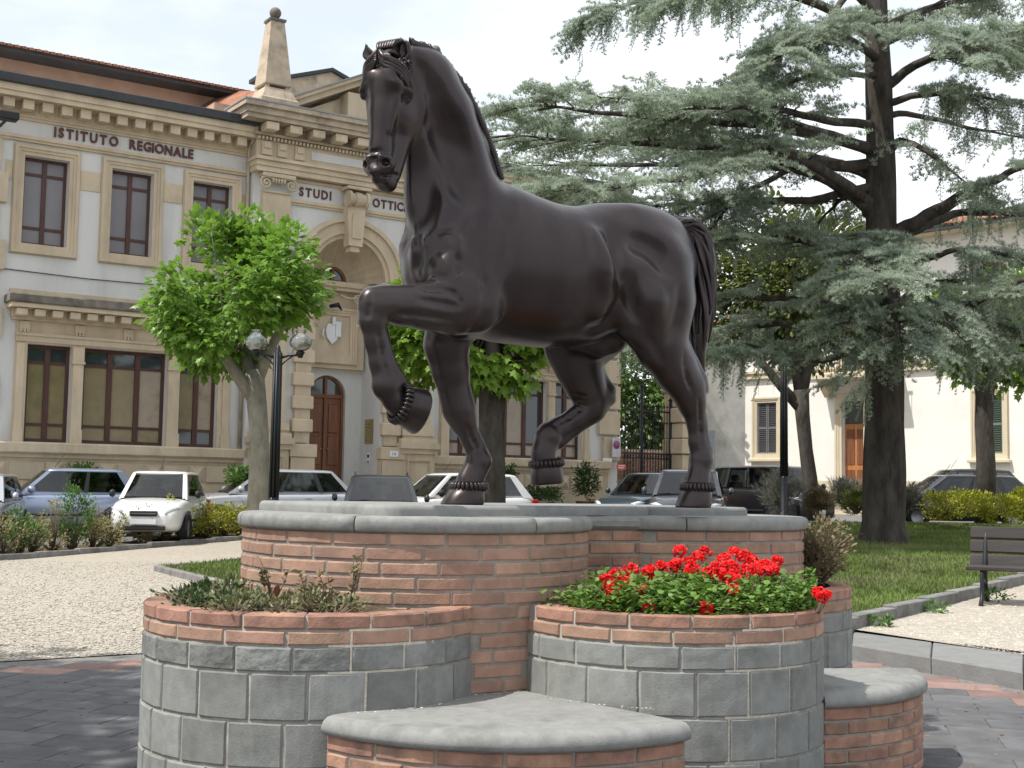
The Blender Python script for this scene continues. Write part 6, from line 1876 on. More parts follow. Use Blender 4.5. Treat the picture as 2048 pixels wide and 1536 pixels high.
# clipped shrubs against the facade
for i, (px, s, w, h, lab) in enumerate(((1012, 5.4, .36, 1.02, 'clipped upright box shrub behind the plane trunk between the horse legs'), (1083, 6.6, .62, .45, 'low rounded dark shrub under the raised hind hoof'), (1170, 7.95, .40, 1.10, 'potted upright box shrub right of the raised hind hoof'))):
    p = world_f(s, 1.5); p = at_y(px, 1004, p.y); zb = p.z-.02
    bush('box_shrub', lab, (p.x, p.y, zb), (w, w, h*.52), 1500, .075, M_box, seed=60+i, clumps=26, spread=.42, shell=.25, pot=.26 if i == 2 else None, twigs=False, cc_z=h*.52, group='shrubs along the institute wall')
for i, (px, y_, w, h, lab) in enumerate(((170, 31.0, .42, .5, 'yellow green shrub top behind the blue hatchback roof'), (482, 31.5, .36, .5, 'yellow green shrub behind the silver estate car, left of the plane trunk'), (1262, 38.2, .5, .5, 'yellow green shrub beside the teal car roof'))):
    p = at_y(px, 950 if i < 2 else 985, y_)
    bush('green_shrub', lab, (p.x, p.y, p.z-h*.9), (w, w, h*.7), 700, .085, M_gold if i == 2 else M_hedgeg, seed=70+i, clumps=16, spread=.42, shell=.3, cc_z=h*.7)
# golden shrubs at right, lavenders
for i, (px, py, y_, w, h, lab) in enumerate(((1896, 1034, 28.5, .56, .60, 'rounded golden yellow shrub right of the cedar trunk'), (2000, 1040, 27.5, .54, .52, 'golden yellow shrub behind the bench backrest'), (2052, 1036, 28.6, .5, .62, 'golden yellow shrub cut by the right edge'), (1945, 1028, 29.6, .5, .5, 'smaller golden shrub between the two big ones'))):
    p = at_y(px, py, y_)
    bush('golden_shrub', lab, (p.x, p.y, p.z-.03), (w, w*.9, h*.55), 2200, .06, M_gold, seed=80+i, clumps=40, spread=.30, shell=.5, cc_z=h*.5, group='golden shrubs behind the lawn')
NDB = leaf_shape('needle')
for i, (px, py, y_, w, h, mt, lab) in enumerate(((1560, 1012, 31.0, .55, .85, M_lav, 'large silvery grey lavender bush before the black car'), (1690, 1014, 31.4, .42, .62, M_lav, 'grey green lavender bush left of the cedar trunk'), (1640, 1018, 31.0, .30, .40, M_dry, 'small dry lavender clump between two lavender bushes'), (1712, 1026, 30.0, .35, .50, M_olive, 'green herb bush at the left of the cedar trunk foot'), (1815, 1018, 30.6, .32, .55, M_lav, 'grey lavender bush just right of the cedar trunk'))):
    p = at_y(px, py, y_)
    bush('lavender_bush', lab, (p.x, p.y, p.z-.02), (w, w, h*.55), 3200, .13, mt, tpl=NDB, seed=90+i, clumps=40, spread=.34, shell=.3, up=1.3, cc_z=h*.5, group='lavender bushes behind the lawn', nt=40)
# weeds along the step and kerb
random.seed(5)
for i, (x, y, s, lab) in enumerate(((4.35, 13.45, .12, 'small green weed at the foot of the lawn kerb near the bench'), (3.45, 12.15, .09, 'tiny weed at the left end of the lawn kerb'), (5.3, 14.4, .16, 'spreading weed between the kerb and the bench leg'))):
    bush('weed', lab, (x, y, gh(x, y)), (s*1.5, s, s*.5), 160, .035, M_hedgeg, seed=200+i, clumps=8, twigs=False, cat='weed')

# ---- planter left: low dry ground cover, one plant per clump
def in_ring(c, r_): 
    a = random.random()*6.28; q = math.sqrt(random.random())*r_; return c[0]+q*math.cos(a), c[1]+q*math.sin(a)
cover = []
tries = 0
while len(cover) < 22 and tries < 3000:
    tries += 1
    x, y = in_ring(PL1[0], .66)
    if inside((x, y), CA, RA+.05) or x/y > -.118 or any(math.hypot(x-a, y-b) < .11 for a, b in cover): continue
    cover.append((x, y))
cover.sort()
for i, (x, y) in enumerate(cover):
    green = x < -1.12
    ordn = ['first','second','third','fourth','fifth','sixth','seventh','eighth','ninth','tenth','eleventh','twelfth','thirteenth','fourteenth','fifteenth','sixteenth','seventeenth','eighteenth','nineteenth','twentieth','twenty first','twenty second','twenty third']
    lab = ('low green glossy plant, ' if green else 'low dry bronze leaved plant, ') + ordn[min(i, 22)] + ' from the left in the front left planter'
    bush('ground_cover_plant', lab, (x, y, RIM-.03), (.14, .12, .035+.03*random.random()), 130, .027 if green else .024, M_box if green and i % 2 else M_ground, seed=300+i, clumps=10, spread=.5, cat='plant', group='low plants in the left planter', cc_z=.04, nt=14)
for i, (px, py, hh) in enumerate(((545, 1190, .20), (700, 1170, .22), (610, 1185, .15), (655, 1190, .14))):
    p = at_y(px, py, 5.62 if i != 0 else 5.76)
    t = thing('dry_sprig', ('tall dry sprig at the left of the front planter by the drum', 'tallest dry sprig right of centre in the left planter', 'short dry sprig in the middle of the left planter', 'short dry sprig beside the tallest one')[i], 'plant', (p.x, p.y, RIM))
    m = MB(); P_ = []; D_ = []
    for k in range(4):
        tip = Vector((random.uniform(-.07,.07), random.uniform(-.05,.05), hh*random.uniform(.7,1.1))); m.tube([(0,0,0), tip*.5+Vector((.01,0,.01)), tip], [.004,.003,.0015], 5)
        for q in range(12): u = random.uniform(.35,1); P_.append(tip*u); D_.append((random.uniform(-1,1), random.uniform(-1,1), .5))
    m.build('stems', M_twig, t); foliage('foliage', t, M_dry, OV_T, np.array([tuple(v) for v in P_]), np.array(D_), .028)
# big dark red dead leaf
m = MB(); m.add([(0,0,0),(.014,.01,.02),(.010,.0,.048),(-.010,-.01,.04),(-.016,.0,.015)], [(0,1,2),(0,2,3),(0,3,4)])
p = at_y(553, 1196, 5.62); tag(m.build('dead_leaf', mat('dead_leaf_red', (.17,.04,.03), rough=.6), None, (p.x, p.y, RIM+.05)), 'curled dark red dead leaf lying in the left planter', 'leaf')

# ---- geraniums in the right planter
random.seed(8)
petal = MB()
def flower_head(r_, n):
    """umbel: a ball of small five petalled florets"""
    P_ = []; D_ = []
    for k in range(n):
        d = Vector((random.gauss(0,1), random.gauss(0,1), random.gauss(.35,.8))).normalized()
        c = d*r_*random.uniform(.75,1.05)
        t1 = d.orthogonal().normalized(); t2 = d.cross(t1)
        for q in range(5):
            a = 2*math.pi*q/5+random.random()*.4; dd = (t1*math.cos(a)+t2*math.sin(a)+d*.35).normalized(); P_.append(tuple(c)); D_.append(tuple(dd))
    return np.array(P_), np.array(D_)
heads = [(1262,1140,.032),(1210,1160,.03),(1235,1150,.034),(1225,1185,.034),(1250,1168,.036),(1220,1172,.034),(1297,1142,.030),(1290,1183,.032),(1300,1145,.028),(1297,1212,.028),(1412,1216,.026),
 (1360,1102,.030),(1345,1135,.034),(1372,1128,.032),(1395,1118,.032),(1385,1140,.034),(1352,1130,.03),(1430,1135,.034),(1448,1120,.034),(1470,1108,.034),(1490,1115,.036),(1505,1125,.034),(1460,1135,.036),(1480,1140,.036),(1455,1150,.034),(1500,1145,.034),(1520,1135,.032),(1440,1150,.032),
 (1468,1185,.032),(1530,1145,.032),(1545,1140,.030),(1555,1122,.024),(1420,1148,.034),(1470,1162,.034),(1636,1185,.024),(1645,1195,.024),(1652,1190,.02),(1322,1132,.02),(1410,1105,.03),(1530,1128,.02)]
clusters = {}
plants = [(1215, 6.42), (1262, 6.20), (1310, 6.10), (1360, 6.45), (1400, 6.15), (1445, 6.5), (1490, 6.2), (1535, 6.45), (1585, 6.35), (1622, 6.6), (1330, 6.6), (1415, 6.75)]
gp_list = []
for i, (px, y_) in enumerate(plants):
    p = at_y(px, 1200, y_*KS); gp_list.append((px, p.x, p.y))
labs = ['leftmost geranium by the drum with red heads', 'geranium second from the left, red heads low at the rim', 'leafy geranium with one low red head at the rim', 'geranium with red heads against the recess wall', 'geranium with a low red head right of centre', 'geranium below the largest mass of red heads', 'geranium with dense red heads right of centre', 'geranium with wide red heads before the right drum', 'leafy flowerless geranium right of the red mass', 'geranium at the right rim with small drooping red heads', 'geranium at the back left of the planter', 'geranium at the back middle of the planter']
for i, (px, x, y) in enumerate(gp_list):
    t = thing('geranium', labs[i], 'plant', (x, y, RIM-.04), 0, 'red geraniums in the right planter')
    n = 760; w = .20
    P_ = np.stack([rng.normal(0, w*.62, n), rng.normal(0, w*.5, n), np.clip(np.abs(rng.normal(.085, .055, n)), 0, .19)], 1)
    P_[:,0] = np.clip(P_[:,0], -.3, .3); P_[:,1] = np.clip(P_[:,1], -.22, .22)
    P_[:,2] *= 1.15 - np.minimum(1, np.hypot(P_[:,0], P_[:,1])/.36)*.7
    # stay inside the rim
    X = P_[:,0]+x-PR1[0][0]; Y = P_[:,1]+y-PR1[0][1]; rr = np.hypot(X, Y); k = np.where(rr > PR1[1]-.05, (PR1[1]-.05)/rr, 1); P_[:,0] = X*k+PR1[0][0]-x; P_[:,1] = Y*k+PR1[0][1]-y
    D_ = rng.normal(size=(n,3))*.8; D_[:,2] = .25; D_[:,1] -= .3
    foliage('foliage', t, M_ger, RD_T, P_, D_, .0245)
    m = MB()
    for k in range(0, n, 14): q = Vector(P_[k]); m.tube([(q.x*.3, q.y*.3, 0), q], [.004,.002], 4)
    m.build('stems', M_twig, t)
    for (hx, hy, hr) in [h for h in heads if min(gp_list, key=lambda g: abs(g[0]-h[0])+ (0 if g[2] < 6.2 else 14))[0] == px]:
        yy = interp(hy, [1100, 1160, 1215], [6.62, 6.28, 6.0])*KS; p = at_y(hx, hy, yy)
        q = p - Vector((x, y, RIM-.04))
        fp, fd = flower_head(hr*.92, 24)
        h_ = foliage('flower_head', t, M_red, RD_T, fp+np.array(tuple(q)), fd, .0145, kind=None, svar=.2)
        m = MB(); m.tube([(q.x*.4, q.y*.4, 0), (q.x*.9, q.y*.9, q.z*.6), q], [.003,.0025,.002], 5); m.build('flower_stem', M_ger, h_)
# ---- dry bush in the back planter
bush('dry_bush', 'dry brown twiggy bush with wispy tips in the planter behind the geraniums', (1.78, 7.76, RIM-.05), (.27, .27, .20), 3800, .030, M_dry, seed=401, clumps=40, spread=.36, shell=.4, up=.8, cc_z=.22, nt=220)
random.seed(31)
m = MB(); P_ = []; D_ = []
tw = thing('dry_twigs', 'thin dry tips rising above the brown bush beside the right drum', 'twigs', (1.80, 7.72, RIM+.12))
for k in range(26):
    tip = Vector((random.uniform(-.22,.30), random.uniform(-.15,.15), random.uniform(.14,.30))); m.tube([tip*.1, tip*.6+Vector((.0,0,.03)), tip], [.003,.002,.001], 4)
    for q in range(14): u = random.uniform(.4,1); P_.append(tuple(tip*u+Vector((random.gauss(0,.012),)*1+(random.gauss(0,.012), random.gauss(0,.012))))); D_.append((random.uniform(-1,1), random.uniform(-1,1), random.uniform(0,1)))
m.build('stems', M_twig, tw); foliage('foliage', tw, M_dry, OV_T, np.array(P_), np.array(D_), .026)

# ================================================================== the big cedar
CB_ = at_y(1768, 1092, 24.2); CB_.z = gh(CB_.x, CB_.y)-.02
cedar = thing('cedar_tree', 'big blue green cedar with tiered drooping branches and a thick dark trunk at right', 'tree', tuple(CB_))
m = MB()
tr = [(1768,1096,56),(1767,1080,50),(1768,1050,42),(1769,950,40),(1768,850,38),(1768,720,35),(1766,600,33),(1763,450,30),(1760,300,28),(1757,150,25),(1752,0,22),(1748,-150,18),(1745,-400,12),(1742,-700,4)]
pts = [at_y(px, py, 24.2)-CB_ for px, py, r_ in tr]; pts[0].z = -.08
seg_pts = []; seg_r = []
for i in range(len(pts)-1):
    for q in range(4): seg_pts.append(pts[i].lerp(pts[i+1], q/4)); seg_r.append((tr[i][2]+(tr[i+1][2]-tr[i][2])*q/4)*24.2/F_PX)
# fluted bark: ring with noise
n = 36; vs_ = []; fs = []
for i, (p, r_) in enumerate(zip(seg_pts, seg_r)):
    for k in range(n):
        a = 2*math.pi*k/n; f_ = 1+.05*math.sin(a*7+p.z*1.3)+.035*math.sin(a*13-p.z*2.1)+(.16*max(0, math.cos(a*3+.6)) if i < 5 else 0)*(1-i/5)
        vs_.append(p+Vector((math.cos(a), math.sin(a), 0))*r_*f_)
fs = [(i*n+k, i*n+(k+1) % n, (i+1)*n+(k+1) % n, (i+1)*n+k) for i in range(len(seg_pts)-1) for k in range(n)]
m.add(vs_, fs, True); m.build('trunk', M_barkd, cedar)

# tuft and spray templates
def tuft_tpl(r_, k=9, w=.10):
    V = []; T = []
    for q in range(k):
        a = 2*math.pi*q/k + r_.random()*.6; e = r_.uniform(.15, 1.2)
        d = np.array([math.cos(a)*math.cos(e), math.sin(a)*math.cos(e), math.sin(e)]); s = np.cross(d, [0,0,1]); s /= np.linalg.norm(s)+1e-9
        b = len(V); V += [s*w*.5, -s*w*.5, d]; T.append((b, b+1, b+2))
    return np.array(V), np.array(T)
def spray_tpl(seed, L=1.0, droop=.12, nt=34, width=.25):
    """a flat twig with side shoots carrying needle tufts; along +x, unit length"""
    r_ = np.random.default_rng(seed); P_ = []; S_ = []
    nsh = 8
    for j in range(nsh):
        u = .12+.88*j/(nsh-1); sd = 1 if j % 2 else -1; ln = width*(1.1-u*.75)*r_.uniform(.7,1.2)
        for q in range(4):
            t = (q+.3)/3.3; P_.append([u+t*ln*.62, sd*t*ln, -droop*u*u+.02*r_.normal()-.03*t*t]); S_.append(r_.uniform(.085,.13))
    for q in range(6): u = .1+.95*q/5; P_.append([u, 0, -droop*u*u+.01]); S_.append(r_.uniform(.085,.13))
    V = []; T = []; o = 0
    for p, s in zip(P_, S_):
        tv, tt = tuft_tpl(r_, 6, .20); V.append(tv*s+np.array(p)); T.append(tt+o); o += len(tv)
    return np.concatenate(V), np.concatenate(T)
SPR = [spray_tpl(40+k, droop=(.10, .22, .05, .3)[k % 4]) for k in range(8)]

limbs = [ # (points in the photo with depth, start radius px, spread m, sprays, droop)
 # left canopy tier
 ([(1750,330,24.2),(1640,330,24.0),(1500,300,23.4),(1330,290,22.6),(1150,280,21.8),(1010,270,21.0)], 15, 1.5, 300, .25),
 ([(1748,300,24.2),(1640,265,25.0),(1500,225,25.6),(1350,205,26.2),(1200,195,26.8)], 14, 1.3, 230, .2),
 ([(1742,420,24.2),(1690,380,24.0),(1600,340,24.8),(1450,330,25.8),(1250,330,27.0),(1030,330,28.0)], 17, 1.5, 300, .3),
 ([(1745,410,24.2),(1660,350,23.2),(1540,300,21.8),(1400,350,20.6),(1250,370,19.8),(1120,380,19.2)], 14, 1.2, 250, .45),
 ([(1748,250,24.2),(1650,240,23),(1560,220,21.8),(1440,215,21.0),(1330,222,20.6)], 11, .95, 150, .3),
 ([(1600,330,24.4),(1500,380,23.6),(1450,420,23.0),(1420,470,22.6)], 8, .8, 110, .6),
 # middle left tiers
 ([(1745,560,24.2),(1680,520,23.8),(1600,480,23.2),(1520,470,22.6),(1450,480,22.0)], 10, .85, 120, .4),
 ([(1748,660,24.2),(1690,620,24.0),(1600,600,23.6),(1500,596,23.2),(1430,600,22.9)], 14, .7, 60, .35),
 ([(1745,690,24.2),(1660,690,24.6),(1580,650,24.9),(1480,655,25.4),(1380,675,25.8),(1260,690,26.4)], 12, .75, 130, .6),
 ([(1740,700,24.2),(1640,720,23.6),(1560,700,23.2),(1480,690,22.9),(1440,700,22.6)], 8, .6, 90, .7),
 # towards the camera
 ([(1760,520,24.1),(1755,500,22.8),(1750,520,21.6),(1745,560,20.6)], 12, .85, 150, .35),
 ([(1770,600,24.1),(1780,600,22.8),(1790,640,21.6),(1800,690,20.8)], 12, .85, 120, .45),
 ([(1760,640,24.1),(1740,620,23.0),(1700,640,22.0),(1680,680,21.4)], 10, .65, 70, .4),
 ([(1768,700,24.1),(1750,690,23.0),(1720,720,22.2),(1690,770,21.7)], 9, .45, 40, .5),
 # right side heavy limbs
 ([(1785,690,24.2),(1830,670,23.8),(1900,625,23.2),(1980,590,22.6),(2060,555,22.0),(2200,500,21.0)], 17, .9, 110, .9),
 ([(1800,690,24.2),(1880,640,24.4),(1950,640,24.4),(2060,660,24.2),(2180,660,24)], 10, .8, 130, .9),
 ([(1785,470,24.2),(1840,440,24.0),(1920,395,23.4),(1990,360,22.8),(2060,325,22.2),(2200,260,21)], 19, .8, 26, .7),
 ([(1785,480,24.2),(1850,450,24.6),(1930,425,25.0),(2060,430,25.4),(2200,430,26)], 15, .9, 90, .6),
 ([(1790,560,24.2),(1850,520,24),(1930,500,23.6),(2060,520,23.2),(2160,540,23)], 10, .85, 130, .6),
 ([(1775,310,24.2),(1800,282,24.0),(1850,300,23.6),(1900,340,23.1),(1945,375,22.8)], 10, .3, 14, .8),
 ([(1760,380,24.2),(1700,390,24.8),(1660,420,25.2),(1620,470,25.4)], 9, .6, 60, .5),
 # top tiers
 ([(1762,180,24.2),(1850,120,23.8),(1950,90,23.2),(2080,70,22.6)], 13, 1.2, 230, .45),
 ([(1760,120,24.2),(1700,80,23.2),(1640,60,22.2),(1590,80,21.4),(1560,120,20.8)], 11, .95, 190, .5),
 ([(1765,60,24.2),(1850,20,24.6),(1950,0,25),(2080,-10,25.4)], 12, 1.3, 230, .45),
 ([(1758,90,24.2),(1660,20,24.4),(1540,-20,24.2),(1400,-30,23.8),(1290,0,23.4),(1200,25,23.0)], 13, 1.0, 230, .9),
 ([(1755,40,24.2),(1690,-30,23.4),(1560,-60,22.4),(1450,-50,21.6),(1380,-20,21.0)], 11, .9, 130, .9),
 ([(1765,210,24.2),(1840,190,23.8),(1930,190,23.4),(2050,210,23)], 10, .8, 110, .6),
 ([(1768,230,24.2),(1830,230,25),(1960,260,25.8),(2080,280,26.4)], 9, .6, 60, .6),
]
limbs += [
 ([(1748,370,24.2),(1620,400,24.0),(1480,400,23.6),(1330,410,23.0),(1180,410,22.4)], 11, 1.1, 190, .35),
 ([(1750,300,24.2),(1560,255,23.0),(1380,240,21.6),(1200,225,20.4),(1040,205,19.6)], 13, 1.2, 200, .22),
 ([(1750,350,24.2),(1560,300,26.6),(1380,280,28.0),(1180,270,29.0),(990,235,30.0)], 13, 1.5, 220, .25),
 ([(1770,560,24.1),(1810,560,22.9),(1860,600,22.0),(1900,660,21.4)], 9, .7, 90, .6),
 ([(1765,480,24.1),(1720,470,22.8),(1700,510,21.8),(1690,560,21.2)], 9, .7, 90, .45),
 ([(1775,640,24.1),(1790,660,22.8),(1770,700,21.9),(1750,760,21.4)], 9, .5, 50, .6),
 ([(1790,700,24.2),(1860,700,23.6),(1930,690,23.2),(2000,700,22.8),(2080,720,22.4)], 10, .7, 110, .95),
 ([(1790,610,24.2),(1860,570,24.8),(1950,560,25.4),(2060,580,26)], 10, .8, 110, .7),
 ([(1700,-20,24.4),(1640,60,23.6),(1560,110,22.8),(1500,150,22.2)], 9, .8, 120, .8),
 ([(1765,90,24.2),(1830,60,23.2),(1900,70,22.2),(1980,110,21.4)], 10, .9, 150, .5),
 ([(1765,150,24.2),(1700,150,23.4),(1640,150,22.6),(1590,160,22.0)], 8, .7, 90, .5),
]
crown_root = cedar
Wt = np.array([0,0,1.0])
for li, (lp, r0, spread, ns, droop) in enumerate(limbs):
    P3 = [at_y(px, py, y)-CB_ for px, py, y in lp]
    # densify with gentle wobble
    fine = []; rr = []
    N_ = (len(P3)-1)*5
    for q in range(N_+1):
        u = q/5; i = min(int(u), len(P3)-2); f_ = u-i
        p0, p1, p2, p3 = P3[max(i-1,0)], P3[i], P3[i+1], P3[min(i+2,len(P3)-1)]
        p = .5*((2*p1)+(p2-p0)*f_+(2*p0-5*p1+4*p2-p3)*f_*f_+(3*p1-p0-3*p2+p3)*f_**3)
        w_ = math.sin(q*1.7+li)*.03; fine.append(p+Vector((0, w_, w_*.7))); rr.append(max(.012, r0*24/F_PX*(1-q/N_)**.8*(.9 if q else 1.25)))
    m = MB(); m.tube(fine, rr, 9); br = m.build('branch', M_barkd, cedar)
    # secondary twigs, then sprays on them
    r_ = np.random.default_rng(500+li)
    F3 = np.array([tuple(v) for v in fine]); pos = []; dirs = []; sc_ = []; tips = []
    m = MB(); nsec = max(6, int(ns*.145))
    for k in range(nsec):
        u = r_.uniform(.22, 1.0)**.85; idx = u*(len(F3)-1); i = min(int(idx), len(F3)-2); a = F3[i]*(1-(idx-i))+F3[i+1]*(idx-i)
        tg = F3[i+1]-F3[i]; tg /= np.linalg.norm(tg); sd = np.cross(tg, Wt); sd /= np.linalg.norm(sd)+1e-9
        sgn = 1 if k % 2 else -1; L = spread*(1.15-u*.55)*r_.uniform(.5,1.05)
        dr_ = tg*r_.uniform(.35,.9)+sd*sgn*r_.uniform(.5,1.0)+Wt*r_.uniform(-.05,.25)*(1-droop*.5); dr_ /= np.linalg.norm(dr_)
        prev = a; pl = [a]
        for q in range(1, 6):
            t_ = q/5; p = a+dr_*L*t_-Wt*droop*L*t_*t_*.42; pl.append(p)
        m.tube([tuple(p) for p in pl], [.02,.016,.012,.009,.006,.003], 5)
        tips.append((pl, dr_))
        for q in range(8):
            t_ = r_.uniform(.15, 1.02); p = a+dr_*L*t_-Wt*droop*L*t_*t_*.42
            dd = dr_*r_.uniform(.4,1)+np.cross(dr_, Wt)*r_.uniform(-.8,.8)+Wt*(r_.uniform(-.12,.22)-droop*t_*.35)
            pos.append(p+r_.normal(0,.03,3)); dirs.append(dd); sc_.append(r_.uniform(.36,.86)*(1.1-.3*u))
    # hanging twigs under the droopy limbs
    if droop >= .55:
        for k in range(int(ns*.28)):
            pl, dr_ = tips[r_.integers(len(tips))]; p = pl[r_.integers(2, 6)]; hl_ = r_.uniform(.25, .85)
            m.tube([tuple(p), tuple(p-Wt*hl_*.5+dr_*.06), tuple(p-Wt*hl_+dr_*.05)], [.004,.003,.002], 4)
            for q in range(3): pos.append(p-Wt*hl_*(q/3)*r_.uniform(.6,1)); dirs.append(np.array([dr_[0]*.25+r_.normal(0,.15), dr_[1]*.25+r_.normal(0,.15), -1.0])); sc_.append(r_.uniform(.22,.38))
    sec = m.build('side_twigs', M_barkd, br); sec['kind'] = 'stuff'
    pos = np.array(pos); dirs = np.array(dirs); sc_ = np.array(sc_); grp = r_.integers(0, len(SPR), len(pos)); Vs = []; Fs = []; o = 0
    for g_ in range(len(SPR)):
        s_ = grp == g_
        if not s_.any(): continue
        V, F_ = scatter(SPR[g_], pos[s_], dirs[s_], r_.uniform(-.35,.35,s_.sum()), sc_[s_]); Vs.append(V); Fs.append(F_+o); o += len(V)
    obj('needles', mesh_np('needles', np.concatenate(Vs), np.concatenate(Fs)), M_cedar, br, kind='stuff')

# ---- fallen leaves and bits on lawn, gravel, paving and seats
random.seed(77)
def litter(name, label, n, pts_fn, mt, size):
    P_ = []
    while len(P_) < n:
        p = pts_fn()
        if p is not None: P_.append(p)
    P_ = np.array(P_); D_ = rng.normal(size=(n,3)); D_[:,2] *= .12
    V, F_ = scatter(OV_T, P_, D_, rng.uniform(-.4,.4,n), size*(1+rng.uniform(-.5,.6,n)))
    return tag(obj(name, mesh_np(name, V, F_), mt), label, 'leaf litter', kind='stuff')
M_litter = mat('leaf_litter', (0.20, 0.13, 0.07), rough=.9, var=.5, scale=1.5, spec=.1)
def pl():
    x, y = random.uniform(2, 12), random.uniform(12.5, 28)
    return (x, y, gh(x, y)+.045) if inpoly(x, y, LAWN) and abs(x) < y*.42 else None
litter('fallen_leaves', 'brown fallen leaves and bits scattered over the cedar lawn', 1500, pl, M_litter, .045)
def pg():
    y = random.uniform(10, 22); x = -random.uniform(.12, .4)*y
    return (x, y, gh(x, y)+.012) if y > 10.1+(x+3.83)*.62 and not inpoly(x, y, ISL) else None
litter('fallen_leaves', 'few dry bits lying on the gravel path left of the pedestal', 260, pg, M_litter, .03)
def pp():
    y = random.uniform(5.8, 9.5); x = random.choice((-1, 1))*random.uniform(.22, .4)*y
    return (x, y, .010) if stepside(x, y) < -.1 and not inside((x, y), PL1[0], .8) else None
litter('fallen_leaves', 'small dry leaves lying on the dark paving round the pedestal', 120, pp, M_litter, .028)
M_crumb = mat('pale_bits', (.5,.47,.38), rough=.9, var=.3, scale=3)
def pc_():
    a = random.uniform(-1.2, .9); r_ = random.gauss(0, .02)
    x = random.uniform(-.62, .62); c = PL1 if x < -.2 else PR1
    dd = (c[1]+.02+abs(r_))**2-(x-c[0][0])**2
    if -.2 <= x <= .12: y = 6.71-math.sqrt(RA**2-(x+.477)**2)-.02-abs(r_)
    elif dd > 0: y = c[0][1]-math.sqrt(dd)
    else: return None
    return (x, y, .444)
litter('pale_debris', 'pale crumbs of dry petals along the back edge of the front seat', 130, pc_, M_crumb, .010)
# ================================================================== cars
M_tyre = mat('tyre_rubber', (0.018, 0.018, 0.019), rough=.85, var=.1, scale=6, spec=.2)
M_rim = mat('alloy', (0.20, 0.205, 0.215), rough=.4, var=.1, scale=6, metal=.9)
M_cglass = clear_glass('car_glass', (.26, .31, .30), .035)
M_trim = mat('black_trim', (0.022, 0.022, 0.024), rough=.55, var=.1, scale=6, spec=.35)
M_lamp = glass_mat('headlamp_glass', (.55, .57, .6), .08, .8)
M_tail = mat('tail_lamp', (0.38, 0.015, 0.015), rough=.2, var=.1, scale=6, spec=.7)
M_seat = mat('seat_fabric', (0.03, 0.03, 0.032), rough=.9, var=.2, scale=8)
def paint(name, c, metal=.35, rough=.28):
    m = mat(name, c, rough=rough, var=.05, scale=2, metal=metal, spec=.6)
    p = m.node_tree.nodes['Principled BSDF']; p.inputs['Coat Weight'].default_value = .7; p.inputs['Coat Roughness'].default_value = .06
    return m
